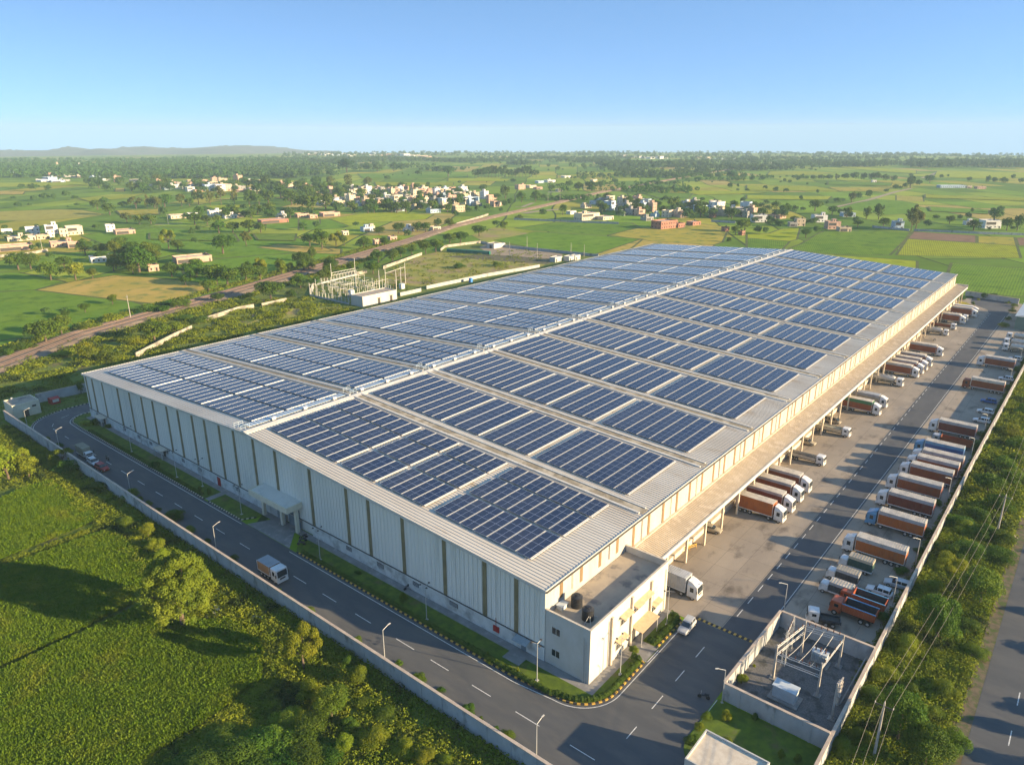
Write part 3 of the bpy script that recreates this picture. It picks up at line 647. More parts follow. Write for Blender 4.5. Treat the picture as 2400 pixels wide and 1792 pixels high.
MB().box(-.14,-.05,0,.2,58.9,2.8).box(-.14,79.6,0,.2,W,2.8).box(-.14,58.9,2.55,.2,79.6,2.8).box(-.14,58.9,0,.2,60.6,2.55).box(-.14,73.4,0,.2,79.6,2.55).build('plinth_wall', M['plinth'], wh)
MB().box(-.22,-.06,2.74,-.14,W,2.92).build('plinth_flashing', M['darktrim'], wh)
for y in (5.7,12.5,21.8,32.3,41.7,48.2,59.8,71.8,80.0,87.9,94,100.6,106.4,113.4,119.1,126.6,132.9,139.9,147.2,157,163.8,168.2):
    MB().box(-.16,y-.42,2.94,-.075,y+.42,rz_(y)-.35).build('skylight_strip', M['strip'], wh)
# long yard side: wall above and below the loading canopy, back side and far end
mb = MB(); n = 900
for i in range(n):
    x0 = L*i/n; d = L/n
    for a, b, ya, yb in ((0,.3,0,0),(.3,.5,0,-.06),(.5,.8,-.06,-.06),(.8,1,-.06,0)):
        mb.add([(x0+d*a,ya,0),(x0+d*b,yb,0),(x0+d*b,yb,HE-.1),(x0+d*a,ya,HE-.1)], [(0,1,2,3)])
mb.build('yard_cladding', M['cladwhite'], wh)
MB().add([(0,W,0),(0,W,HE-.1),(L,W,HE-.1),(L,W,0)], [(0,1,2,3)]).build('back_cladding', M['clad'], wh)
MB().add([(L,0,0),(L,W,0),(L,W,HE-.1),(L,YR,HR-.1),(L,0,HE-.1)], [(0,1,2,3,4)]).build('far_gable', M['clad'], wh)
x = 4.2; k = 0; A = []
while x < L-2:
    MB().box(x-.4,-.10,(9.7 if x < 24.4 else 8.25),x+.4,-.065,HE-.45).build('tan_strip', M['tanstrip'], wh)
    if k % 2 == 0: MB().tube((x+3.0,-.2,8.3 if x > 24 else 9.75),(x+3.0,-.2,HE-.2),.09,n=6).build('downpipe', M['ledge'], wh)
    x += 5.65; k += 1
# roof with ribs running down the slope
def roof_side(y0, y1, name):
    mb = MB(); n = 450
    for i in range(n):
        x0 = -.35+(L+.7)*i/n; d = (L+.7)/n
        for a, b, ha, hb in ((0,.62,0,0),(.62,.70,0,.09),(.70,.86,.09,.09),(.86,.94,.09,0),(.94,1,0,0)):
            mb.add([(x0+d*a,y0,rz_(y0)+ha),(x0+d*b,y0,rz_(y0)+hb),(x0+d*b,y1,rz_(y1)+hb),(x0+d*a,y1,rz_(y1)+ha)], [(0,1,2,3)])
    return mb.build(name, M['roof'], wh)
roof_side(-.35, YR, 'roof_slope'); roof_side(YR, W+.35, 'roof_slope')
def barge(a, b, x):
    return MB().add([(x-.06,a,rz_(a)-.45),(x+.06,a,rz_(a)-.45),(x+.06,b,rz_(b)-.45),(x-.06,b,rz_(b)-.45),(x-.06,a,rz_(a)+.14),(x+.06,a,rz_(a)+.14),(x+.06,b,rz_(b)+.14),(x-.06,b,rz_(b)+.14)],
      [(0,1,2,3),(7,6,5,4),(0,4,5,1),(1,5,6,2),(2,6,7,3),(3,7,4,0)])
for a, b in ((-.35,YR),(YR,W+.35)): barge(a, b, -.42).build('barge_board', M['trim'], wh)
MB().box(-.4,-.62,HE-.34,L+.4,-.38,HE-.06).build('eave_gutter', M['darktrim'], wh)
MB().box(-.4,-.46,HE-.05,L+.4,-.30,HE+.12).build('eave_flashing', M['trim'], wh)
MB().box(-.4,W+.3,HE-.3,L+.4,W+.52,HE+.1).build('eave_gutter', M['trim'], wh)
def slope_box(x0, x1, ya, yb, z0, z1):
    return [(x0,ya,rz_(ya)+z0),(x1,ya,rz_(ya)+z0),(x1,yb,rz_(yb)+z0),(x0,yb,rz_(yb)+z0),(x0,ya,rz_(ya)+z1),(x1,ya,rz_(ya)+z1),(x1,yb,rz_(yb)+z1),(x0,yb,rz_(yb)+z1)]
BF = [(0,3,2,1),(4,5,6,7),(0,1,5,4),(1,2,6,5),(2,3,7,6),(3,0,4,7)]
for i, c in enumerate(CH):
    for ya, yb in ((0.1,YR-.4),(YR+.4,W)):
        MB().add(slope_box(c-.95,c+.95,ya,yb,.05,.12), BF).build('roof_channel', M['channel'], wh)
        m2 = MB(); m2.add(slope_box(c-1.45,c-.95,ya+.6,yb,.02,.26), BF); m2.add(slope_box(c+.95,c+1.4,ya+.6,yb,.02,.26), BF)
        m2.build('channel_kerb', M['trim'], wh)
MB().add([(-.5,YR-1.3,rz_(YR-1.3)+.12),(L+.4,YR-1.3,rz_(YR-1.3)+.12),(L+.4,YR,HR+.34),(-.5,YR,HR+.34),(-.5,YR+1.0,rz_(YR+1)+.12),(L+.4,YR+1.0,rz_(YR+1)+.12),(-.5,YR-1.3,rz_(YR-1.3)),(L+.4,YR-1.3,rz_(YR-1.3)),(-.5,YR+1.0,rz_(YR+1)),(L+.4,YR+1.0,rz_(YR+1))],
    [(0,1,2,3),(3,2,5,4),(6,7,1,0),(4,5,9,8),(0,3,4,8,6),(7,9,5,2,1)]).build('ridge_cap', M['trim'], wh)
mb = MB(); mr = MB()
prev = 2.0
for c in CH+[L+1]:
    mb.add(slope_box(prev,c-2.2,YR+1.5,YR+3.9,.25,.32), BF)
    xx = prev
    while xx < c-2.3: mr.box(xx,YR+1.5,HR+.10,xx+.08,YR+3.9,HR+.30); xx += 1.0
    prev = c+2.2
mb.build('ridge_walkway', M['walkway'], wh)
mr.build('walkway_batten', M['trim'], wh)
xv = 8.0
while xv < L-3:
    v = empty('ridge_vent', (xv, YR+1.15, HR+.2)); v.parent = wh; KIDS.setdefault(wh.name, []).append(v)
    MB().box(-.45,-.3,0,.45,.3,.45).build('vent_box', M['trim'], v)
    MB().xprism([(-.45,.45),(.45,.45),(.45,.52),(0,.68),(-.45,.52)], -.55, .55).build('vent_hood', M['alu'], v)
    xv += 8.6
for c in [0.9]+[q+.2 for q in CH]:
    mb = MB()
    for yy in (YR+1.3,YR+4.0):
        for dx in (-1,0,1): mb.tube((c+dx*1.1,yy,HR-.1),(c+dx*1.1,yy,HR+1.1),.035,n=5)
        mb.tube((c-1.1,yy,HR+1.1),(c+1.1,yy,HR+1.1),.035,n=5).tube((c-1.1,yy,HR+.6),(c+1.1,yy,HR+.6),.03,n=5)
    mb.build('guard_rail', M['walkway'], wh)
# louvres and doors in the plinth
def wchild(name, mb, m): return mb.build(name, m, wh)
for y, w_ in ((48.6,1.6),(39.2,1.9),(19.8,2.0),(131.5,1.5),(138.4,1.3),(146.9,1.4),(122.8,1.4),(114.3,1.3),(106,1.3),(89.1,1.6),(164.1,2.2),(29.4,1.5)):
    f = wchild('louvre_window', MB().box(-.2,y-w_/2,1.3,-.135,y+w_/2,2.2), M['darktrim'])
    mb = MB()
    for k in range(5): mb.box(-.225,y-w_/2+.06,1.36+k*.17,-.2,y+w_/2-.06,1.39+k*.17)
    mb.build('louvre_blade', M['alu'], f)
wchild('red_door', MB().box(-.22,96.6,.1,-.135,98.0,2.3), M['red'])
d = wchild('side_door', MB().box(-.22,3.6,.1,-.135,4.6,2.1), M['kdoor'] if 'kdoor' in M else M['shutter'])
wchild('door_awning', MB().add([(-1.5,2.6,2.25),(-1.5,5.6,2.25),(-.14,5.6,2.7),(-.14,2.6,2.7),(-1.5,2.6,2.31),(-1.5,5.6,2.31),(-.14,5.6,2.76),(-.14,2.6,2.76)], [(0,1,2,3),(7,6,5,4),(0,4,5,1),(1,5,6,2),(2,6,7,3),(3,7,4,0)]), M['awning'])
wchild('fire_panel', MB().box(-.3,9.3,.9,-.14,10.6,2.0), M['red'])
wchild('riser_pipe', MB().tube((-.22,10.0,2.0),(-.22,10.0,3.6),.05,n=6), M['red'])
wchild('porch_slab', MB().box(-3.6,2.4,.1,-1.7,5.8,.17), M['pave'])
# front entrance canopy with shutters
cn = empty('entrance_canopy', (0,0,0)); cn.parent = wh; KIDS[wh.name].append(cn)
MB().box(-3.7,63.8,6.0,-.0,77.2,6.9).build('canopy_soffit', M['clad'], cn)
MB().add([(-3.8,63.8,6.9),(-.0,63.8,7.15),(-.0,77.2,7.15),(-3.8,77.2,6.9)],[(0,1,2,3)]).build('canopy_slab', M['clad'], cn)
mb = MB()
for i in range(30): mb.add([(-3.7,64.0+i*.44,6.93),(-.05,64.0+i*.44,7.17),(-.05,64.12+i*.44,7.17),(-3.7,64.12+i*.44,6.93),(-3.7,64.0+i*.44,7.01),(-.05,64.0+i*.44,7.25),(-.05,64.12+i*.44,7.25),(-3.7,64.12+i*.44,7.01)], [(4,5,6,7),(0,1,5,4),(2,3,7,6),(3,0,4,7)])
mb.build('canopy_rib', M['clad'], cn)
MB().box(-3.95,63.5,5.8,-3.7,77.5,7.1).box(-3.7,63.5,5.8,-.15,63.75,7.1).box(-3.7,77.25,5.8,-.15,77.5,7.1).build('fascia', M['cream'], cn)
for y in (64.3,69.6,76.6): MB().box(-1.6,y-.35,0,-.9,y+.35,6.0).build('column', M['cream'], cn)
for a, b in ((64.8,69.0),(70.2,76.2)):
    MB().box(-.12,a,0,-.08,b,4.6).build('roller_shutter', M['shutter'], cn)
    mb = MB()
    for k in range(22): mb.box(-.15,a,.1+k*.2,-.12,b,.16+k*.2)
    mb.build('shutter_slat', M['shutter'], cn)
# loading canopy along the yard
lc = empty('loading_canopy', (0,0,0)); lc.parent = wh; KIDS[wh.name].append(lc)
X0, X1, YO = 24.9, 345.0, -5.2
def cz(y): return 8.2+(y/5.2)*1.0
mb = MB(); n = 560
for i in range(n):
    x0 = X0+(X1-X0)*i/n; d = (X1-X0)/n
    for a, b, ha, hb in ((0,.6,0,0),(.6,.7,0,.07),(.7,.9,.07,.07),(.9,1,.07,0)):
        mb.add([(x0+d*a,YO,cz(YO)+ha),(x0+d*b,YO,cz(YO)+hb),(x0+d*b,-.07,cz(0)+hb),(x0+d*a,-.07,cz(0)+ha)], [(0,1,2,3)])
mb.build('canopy_sheet', M['canopyroof'], lc)
MB().add([(X0,YO,cz(YO)-.15),(X1,YO,cz(YO)-.15),(X1,-.07,cz(0)-.15),(X0,-.07,cz(0)-.15)],[(3,2,1,0)]).build('canopy_soffit', M['ledge'], lc)
MB().box(X0,YO-.28,cz(YO)-.65,X1,YO,cz(YO)+.12).box(X1,YO-.28,cz(YO)-.65,X1+.2,-.0,cz(0)+.15).build('fascia', M['trim'], lc)
MB().box(X0,-.5,cz(0)-.02,X1,-.08,cz(0)+.14).build('wall_flashing', M['ledge'], lc)
mb = MB(); x = 32.0
while x < L:
    m3 = MB().box(x-.22,-4.7,0,x+.22,-4.3,cz(-4.5)-.16).box(x-.1,-4.3,cz(-4.5)-.75,x+.1,-.1,cz(-4.4)-.22); m3.build('column', M['ledge'], lc); x += 8.3
MB().box(X0,-2.4,0,X1-4,-.07,1.15).build('dock_platform', M['ledge'], wh)
x = 29.0
while x < L-6:
    f = MB().box(x,-.14,1.15,x+4.0,-.065,5.0).build('dock_shutter', M['shutter'], wh)
    m3 = MB()
    for k in range(9): m3.box(x+.05,-.18,1.3+k*.4,x+3.95,-.14,1.38+k*.4)
    m3.build('shutter_rib', M['alu'], f); x += 8.3
# porches on the plinth near the far end
for y, lab in ((124.2,0),(160,1)):
    p = empty('side_porch', (0,0,0)); p.parent = wh; KIDS[wh.name].append(p)
    MB().box(-2.0,y-2.2,2.4,-.15,y+2.2,2.6).build('porch_roof', M['ledge'], p); MB().box(-1.9,y-2,0,-1.7,y-1.8,2.4).box(-1.9,y+1.8,0,-1.7,y+2,2.4).build('post', M['pole'], p)
    MB().box(-.22,y-.6,.1,-.14,y+.6,2.2).build('door', M['darktrim'], p)
# ------------------------------------------------------------------ solar arrays
SOLG = 'solar arrays on the warehouse roof'
_row_mesh = {}
def row_mesh(lx, w):
    k = (round(lx,2), round(w,2))
    if k not in _row_mesh:
        me = MB().box(0,-w/2,0,lx,w/2,.05).mesh('panel_row', M['solar']); fr = MB()
        for yy in (-w/2,w/2): fr.box(0,yy-.02,-.03,lx,yy+.02,.06)
        _row_mesh[k] = (me, fr.mesh('row_frame', M['alu']))
    return _row_mesh[k]
TILT_R = math.atan((HR-HE)/YR); TILT_L = -math.atan((HR-HE)/(W-YR))
ROWN = {1:[''],2:['near row','far row'],3:['near row','middle row','far row']}
def array_block(x0, x1, ya, yb, nst, label, tint):
    o = empty('solar_array', (x0, (ya+yb)/2, rz_((ya+yb)/2)+.38), 0, label, 'solar array', SOLG)
    o.rotation_euler = (TILT_R if ya < YR else TILT_L, 0, 0)
    pitch = (yb-ya)/nst; me, fr = row_mesh(x1-x0, pitch-(.26 if ya < YR else .15))
    for k in range(nst):
        r = link('panel_row', me, o); r.location = (0, (k+.5)*pitch-(yb-ya)/2, 0)
        f = link('row_frame', fr, r)
    mb = MB()
    for q in (.15,.5,.85): mb.box((x1-x0)*q-.05,-(yb-ya)/2,-.2,(x1-x0)*q+.05,(yb-ya)/2,-.06)
    mb.box(0,-(yb-ya)/2-.12,-.12,x1-x0,-(yb-ya)/2-.04,.0)
    mb.build('mounting_rail', M['alu'], o)
edges = [1.4]+CH+[L+3.3]
RB = [(56.0,80.6,8),(44.3,55.2,3),(30.2,43.2,4),(5.6,28.3,7)]
RB1 = [(56.4,80.2,7),(44.6,55.2,3),(31.0,43.4,4),(6.3,28.6,7)]
LB = [(135.9,164.2,9),(109.8,135.2,8),(87.2,109.1,7)]
for bi in range(13):
    xa, xb = edges[bi]+3.1, edges[bi+1]-2.9
    if bi == 0: xa = 4.4
    if bi == 12: xb = L-2.5
    bay = nth(bi+1)
    for side in 'RL':
        blocks = RB if side == 'R' else LB
        if bi == 0 and side == 'R': blocks = RB1
        for j, (ya, yb, ns) in enumerate(blocks):
            if bi == 0: rows = [(4.4,12.9),(13.7,21.6),(22.3,28.2)]
            elif side == 'R': rows = [(xa,xb)]
            elif bi % 2: q = (xa+xb)/2; rows = [(xa,q-.35),(q+.35,xb)]
            else: q = (xb-xa)/3; rows = [(xa,xa+q-.35),(xa+q+.35,xa+2*q-.35),(xa+2*q+.35,xb)]
            for r, (u0, u1) in enumerate(rows):
                if side == 'R': lab = 'navy solar array, yard slope, %s bay from near gable, %s block below ridge' % (bay, nth(j+1))
                else: lab = 'pale blue solar array, rail-side slope, %s bay from near gable, %s below ridge' % (bay, nth(3-j))
                if len(rows) > 1: lab = lab.replace(' from near gable','').replace('solar array', 'array')+', '+ROWN[len(rows)][r]
                if bi == 0: lab = lab.replace('first bay', 'gable-end bay')
                array_block(u0, u1, ya, yb, ns, lab, 0)
# ------------------------------------------------------------------ office block at the corner
OX, OY, OH = 24.4, -8.5, 9.3
of = empty('office_block', (0,0,0), 0, 'two-storey white plaster office block at the near warehouse corner', 'building')
MB().box(.003,OY,0,OX,-.12,8.55).build('wall', M['office'], of)
MB().box(.3,OY+.3,8.55,OX-.3,-.12,8.62).build('roof_slab', M['slab'], of)
MB().box(.003,OY,8.55,OX,OY+.28,OH+.5).box(.003,OY+.28,8.55,.28,-.12,OH+.5).box(OX-.28,OY+.28,8.55,OX,-.12,OH+.5).build('parapet', M['office'], of)
MB().box(-.05,OY-.05,OH+.5,OX+.05,OY+.33,OH+.6).box(-.05,OY+.33,OH+.5,.33,-.12,OH+.6).box(OX-.33,OY+.33,OH+.5,OX+.05,-.12,OH+.6).build('coping', M['ledge'], of)
def win_x(parent, y, z, w, h, x=0.0):       # window on the gable-facing side
    f = MB().box(x-.09,y-w/2-.08,z-.08,x-.0,y+w/2+.08,z).box(x-.09,y-w/2-.08,z+h,x,y+w/2+.08,z+h+.08).box(x-.09,y-w/2-.08,z,x,y-w/2,z+h).box(x-.09,y+w/2,z,x,y+w/2+.08,z+h).box(x-.06,y-.04,z,x,y+.04,z+h).build('window', M['trim'], parent)
    MB().box(x-.03,y-w/2,z,x-.005,y+w/2,z+h).build('pane', M['glass'], f); return f
def win_y(parent, x, z, w, h, y, mull=1):
    mb = MB().box(x-w/2-.08,y-.09,z-.08,x+w/2+.08,y,z).box(x-w/2-.08,y-.09,z+h,x+w/2+.08,y,z+h+.08).box(x-w/2-.08,y-.09,z,x-w/2,y,z+h).box(x+w/2,y-.09,z,x+w/2+.08,y,z+h)
    for k in range(mull): q = x-w/2+w*(k+1)/(mull+1); mb.box(q-.03,y-.06,z,q+.03,y,z+h)
    mb.box(x-w/2,y-.06,z+h*.68,x+w/2,y,z+h*.68+.05)
    f = mb.build('window', M['trim'], parent); MB().box(x-w/2,y-.03,z,x+w/2,y-.004,z+h).build('pane', M['glass'], f); return f
for y, z in ((-2.2,6.1),(-2.2,2.0)): win_x(of, y, z, 1.5, 1.25, .003)
def shade_y(parent, x0, x1, z, y, dep=1.0, name='sunshade'):
    return MB().add([(x0,y-dep,z-.25),(x1,y-dep,z-.25),(x1,y,z),(x0,y,z),(x0,y-dep,z-.15),(x1,y-dep,z-.15),(x1,y,z+.12),(x0,y,z+.12)], [(3,2,1,0),(4,5,6,7),(0,1,5,4),(1,2,6,5),(2,3,7,6),(3,0,4,7)]).build(name, M['tan_shade'], parent)
win_y(of, 9.7, 5.6, 1.8, 1.5, OY); shade_y(of, 8.4, 11.4, 7.5, OY)
win_y(of, 14.6, 5.6, 3.9, 1.3, OY, 3); shade_y(of, 12.5, 18.0, 7.4, OY)
win_y(of, 8.6, 1.5, 1.8, 1.6, OY, 2); shade_y(of, 7.3, 10.2, 3.6, OY)
win_y(of, 19.9, 2.2, 1.6, 1.4, OY); shade_y(of, 18.7, 21.6, 4.1, OY)
pc = empty('entrance_porch', (0,0,0)); pc.parent = of; KIDS.setdefault(of.name, []).append(pc)
shade_y(pc, 12.4, 18.2, 3.2, OY, 2.1, 'porch_roof'); MB().box(12.4,OY-.06,.1,13.9,OY-.004,2.6).build('doorway', M['darktrim'], pc)
MB().tube((12.7,OY-1.9,.1),(12.7,OY-1.9,2.8),.07,n=6).tube((17.9,OY-1.9,.1),(17.9,OY-1.9,2.8),.07,n=6).build('post', M['trim'], pc)
for x in (5.9,12.0,18.4): MB().box(x-.22,OY-.38,.1,x+.22,OY-.003,9.0 if x != 12.0 else 9.4).build('pilaster', M['ledge'], of)
for x in (5.2,23.6): MB().tube((x,OY-.12,.1),(x,OY-.12,8.6),.07,n=6).build('downpipe', M['trim'], of)
MB().tube((-.12,OY+1.1,.1),(-.12,OY+1.1,8.2),.07,n=6).tube((-.12,OY+.7,.1),(-.12,OY+.7,7.6),.05,n=6).build('downpipe', M['trim'], of)
for (x, y, lab) in ((5.2,-2.4,'black ribbed plastic water tank nearer the warehouse wall'),(3.6,-5.6,'black ribbed plastic water tank nearer the parapet corner')):
    t = empty('water_tank', (x,y,8.62), 0, lab, 'water tank', 'black water tanks on the office roof')
    mb = MB().tube((0,0,0),(0,0,.12),.8,n=20); 
    for k in range(6): mb.tube((0,0,.12+k*.22),(0,0,.28+k*.22),.78,n=20).tube((0,0,.28+k*.22),(0,0,.34+k*.22),.73,n=20)
    mb.tube((0,0,1.44),(0,0,1.62),.78,.45,n=20); mb.build('tank_body', M['tank'], t); t.scale = (1.2,1.2,1.3)
    MB().tube((0,0,1.62),(0,0,1.74),.28,n=14).build('lid', M['tank'], t)
tag(MB().path([(3.2,-6.2,9.9),(2.4,-6.9,8.7)],.04).path([(4.3,-5.5,10.3),(4.6,-5.9,8.7)],.04).path([(4.4,-6.0,9.0),(4.9,-6.5,8.66)],.04).path([(3.2,-6.2,9.9),(.5,-6.4,8.66)],.03).build('water_pipe', M['trim']), 'white pipework dangling from the rooftop water tanks', 'pipe')
tag(MB().box(2.6,-1.4,8.62,4.2,-.3,9.3).box(2.5,-1.5,9.3,4.3,-.2,9.36).build('vent_unit', M['steelbox']), 'small grey unit standing against warehouse wall on the office roof', 'equipment box')
# ------------------------------------------------------------------ small buildings round the compound
def flat_house(name, x0, y0, x1, y1, h, label, cat='building', m='office', roofm='slab', par=.35):
    o = empty(name, (x0,y0,0), 0, label, cat); w, d = x1-x0, y1-y0
    MB().box(0,0,0,w,d,h-.3).build('wall', M[m], o)
    MB().box(.2,.2,h-.3,w-.2,d-.2,h-.24).build('roof', M[roofm], o)
    MB().box(0,0,h-.3,w,.2,h+par-.3).box(0,d-.2,h-.3,w,d,h+par-.3).box(0,.2,h-.3,.2,d-.2,h+par-.3).box(w-.2,.2,h-.3,w,d-.2,h+par-.3).build('parapet', M[m], o)
    return o
g = flat_house('guard_room', -7.3,-36.6,-1.0,-27.9, 4.2, 'low flat-roofed guard room with pale parapet at the near corner of yard', m='office', roofm='ledge')
MB().box(2.2,8.7,.1,3.3,8.76,2.2).build('door', M['darktrim'], g)
g = flat_house('gatehouse', -15.6,184.4,-8.4,191.5, 4.3, 'cream flat-roofed gatehouse with dark doorway at the far bend of front road', m='cream', roofm='slab')
MB().box(2.6,-.06,.1,4.0,-.002,2.3).build('door', M['darktrim'], g); MB().box(5.1,-.06,2.6,6.2,-.002,3.1).build('window', M['glass'], g); MB().box(2.3,-.7,2.45,4.3,-.003,2.55).build('sunshade', M['cream'], g)
t = tag(MB().tube((-13.6,190.5,4.1),(-13.6,190.5,4.9),.35,n=12).build('water_tank', M['trim']), 'little white tank on the gatehouse roof', 'water tank')
rs = empty('kiosk', (-3.9,189.0,.1), 0, 'bright red fire kiosk on the lawn near the gatehouse', 'kiosk')
MB().xprism([(0,0),(0,1.7),(1.4,2.1),(2.8,1.7),(2.8,0)], 0, 2.6).build('shell', M['red'], rs); MB().box(2.6,.3,.5,2.64,2.5,1.5).build('panel', M['walkway'], rs)
MB().box(.4,-.06,.7,2.2,-.003,1.6).build('panel', M['trim'], rs)
b = flat_house('substation_building', 145.6,219.6,167.8,228.5, 5.2, 'white flat-roofed switch house beside the outdoor substation', m='cladwhite')
for x in (9.5,17.5):
    MB().box(x,-.06,.1,x+1.6,-.002,3.0).build('door', M['darktrim'], b)
    MB().box(x-.4,-.6,3.2,x+2,-.003,3.3).build('sunshade', M['tan_shade'], b)
p0 = ac('r2',985,780)
b = flat_house('pump_house', p0.x, p0.y, p0.x+9, p0.y+7, 3.6, 'small white pump house with blue trim in the service yard', m='cladwhite'); MB().box(-.06,2,.1,-.002,4.2,2.6).build('door', M['darktrim'], b); MB().box(9,0,0,13,5,2.9).build('annex', M['cladwhite'], b)
p0 = ac('r2',680,800); p1 = ac('r2',955,818)
cg = empty('covered_container', (p0.x,p0.y,0), math.atan2(p1.y-p0.y,p1.x-p0.x), 'long green sheet-covered container beside the service yard', 'container'); ln = (p1-p0).length
MB().xprism([(0,0),(2.4,0),(2.4,2.1),(1.2,2.5),(0,2.1)], 0, ln).build('cover', M['greentarp'], cg)
mb = MB()
for k in range(9): mb.xprism([(-.03,0),(2.43,0),(2.43,2.12),(1.2,2.55),(-.03,2.12)], ln*k/9+.05, ln*k/9+.18)
mb.build('rib', M['greentarp'], cg)
for i, (x, y, w_) in enumerate(((1380,868,8),(1470,862,7),(1510,855,6))):
    p = ac('r2', x, y); b = flat_house('site_cabin', p.x, p.y, p.x+w_, p.y+4.5, 3.2, '%s white site cabin beside the warehouse roof edge' % ('leftmost','middle','rightmost')[i], cat='cabin', m='cladwhite', roofm='trim')
    MB().box(1,-.06,.1,2,-.002,2.2).build('door', M['darktrim'], b)
tag(MB().box(0,0,0,1.6,1.6,2.3).box(-.1,-.1,2.3,1.7,1.7,2.4).build('toilet_cabin', mat('blue_paint',(.05,.2,.5),rough=.5)), 'small bright blue cabin by the low wall behind warehouse', 'cabin').location = ac('r2',836,998)
gs = empty('green_shed', (296,-46,0), 0, 'green-walled shed with pale roof by the far yard corner', 'shed')
MB().box(0,0,0,36,14.5,5.6).build('wall', mat('green_wall',(.16,.22,.18),(.13,.19,.155),scale=.4,rough=.8), gs); MB().xprism([(-.5,5.6),(15.1,5.6),(15.1,5.8),(7.2,7.2),(-.5,5.8)], -.5, 36.5).build('roof', M['clad'], gs)
# ------------------------------------------------------------------ vehicles (local: front at y=0, body towards -y, centre x=0)
def paint(n, c, c2=None, rough=.4): return mat('paint_'+n, c, c2 or tuple(x*.85 for x in c), scale=.6, rough=rough, spec=.5, world=False, c3=tuple(x*.55+.03 for x in c), s3=.9, lo3=.54, hi3=.72)
P = dict(orange=paint('orange',(.38,.105,.018),(.32,.085,.016),.6), redbrown=paint('redbrown',(.26,.062,.016),(.21,.05,.014),.6), white=paint('white',(.68,.67,.64)), blue=paint('blue',(.10,.28,.46)),
  grey=paint('grey',(.36,.37,.38)), beige=paint('beige',(.58,.52,.42),(.44,.38,.30),.7), green=paint('green',(.03,.16,.07)), dark=paint('dark',(.05,.055,.065)), darkgreen=paint('darkgreen',(.04,.09,.075)),
  silver=paint('silver',(.45,.45,.44)), gold=paint('gold',(.40,.34,.24)), cream=paint('cream',(.55,.46,.32)), red=paint('red',(.38,.02,.015)), brown=paint('brown',(.38,.21,.10)), tank=paint('tank',(.55,.50,.42),rough=.3),
  deepblue=paint('deepblue',(.03,.10,.28)), chassis=paint('chassis',(.05,.045,.04),rough=.8), tyre=paint('tyre',(.025,.025,.025),rough=.9), rim=paint('rim',(.4,.38,.35)), lamp=paint('lamp',(.7,.68,.6)), tail=paint('tail',(.35,.02,.015)), canvas=paint('canvas',(.30,.28,.20),rough=.9), tread=paint('orangedk',(.40,.09,.03)))
def wheel(parent, x, y, r=.48, w=.28):
    s = 1 if x > 0 else -1; k = ('wheel', r, w)
    if k not in _WM:
        _WM[k] = (MB().tube((-w/2,0,0),(w/2,0,0),r,n=16).mesh('wheel', P['tyre']), MB().tube((w/2-.02,0,0),(w/2+.02,0,0),r*.58,r*.5,n=12).mesh('rim', P['rim']))
    o = link('wheel', _WM[k][0], parent); o.location = (x, y, r); 
    q = link('rim', _WM[k][1], o)
    if s < 0: o.rotation_euler = (0,0,PI)
_WM = {}
def loft(mb, secs):        # secs: list of (y, [(x,z)...]) same count, closed rings
    n = len(secs[0][1]); b = len(mb.v)
    for y, ring in secs: mb.v += [(x,y,z) for x,z in ring]
    for i in range(len(secs)-1):
        for k in range(n): mb.f.append((b+i*n+k, b+i*n+(k+1)%n, b+(i+1)*n+(k+1)%n, b+(i+1)*n+k))
    mb.f.append(tuple(b+k for k in range(n-1,-1,-1))); mb.f.append(tuple(b+(len(secs)-1)*n+k for k in range(n)))
    return mb
def ring(w, z0, z1, c=.1): return [(-w+c,z0),(w-c,z0),(w,z0+c),(w,z1-c),(w-c,z1),(-w+c,z1),(-w,z1-c),(-w,z0+c)]
def cab(parent, m, h=3.05, w=1.2, dep=2.0, fairing=True):
    c = loft(MB(), [(0.0,ring(w*.95,.5,1.5,.10)),(-.03,ring(w*.98,.45,h*.72,.08)),(-.16,ring(w*.98,.45,h*.96,.07)),(-.40,ring(w,.45,h,.07)),(-dep,ring(w,.5,h,.14))]).build('cab', m, parent)
    MB().add([(-w*.84,.035,1.5),(w*.84,.035,1.5),(w*.86,.0,h*.72),(-w*.86,.0,h*.72),(w*.84,-.085,h*.90),(-w*.84,-.085,h*.90)],[(0,1,2,3),(3,2,4,5)]).build('windscreen', M['glass'], c)
    for s in (-1,1):
        MB().box(s*(w-.0),-.75,1.65,s*(w+.015),-1.45,h*.83).build('side_window', M['glass'], c)
        MB().box(s*.55,-.0,.72,s*.95,.035,.98).build('headlight', P['lamp'], c)
        MB().box(s*(w+.06),-.02,1.7,s*(w+.26),-.10,2.3).tube((s*w,-.15,2.2),(s*(w+.1),-.08,2.2),.03,n=5).build('mirror', P['chassis'], c)
    MB().box(-w*.95,-.15,.35,w*.95,.07,.68).build('bumper', m, c)
    MB().box(-w*.5,-.02,.98,w*.5,.03,1.3).build('grille', P['chassis'], c)
    if fairing:
        MB().add([(-w*.85,-.5,h-.02),(w*.85,-.5,h-.02),(w*.85,-dep,h-.02),(-w*.85,-dep,h-.02),(-w*.75,-1.25,h+.42),(w*.75,-1.25,h+.42),(w*.8,-dep,h+.62),(-w*.8,-dep,h+.62)],
          [(4,5,6,7),(0,1,5,4),(1,2,6,5),(2,3,7,6),(3,0,4,7)]).build('roof_fairing', m, c)
    return c
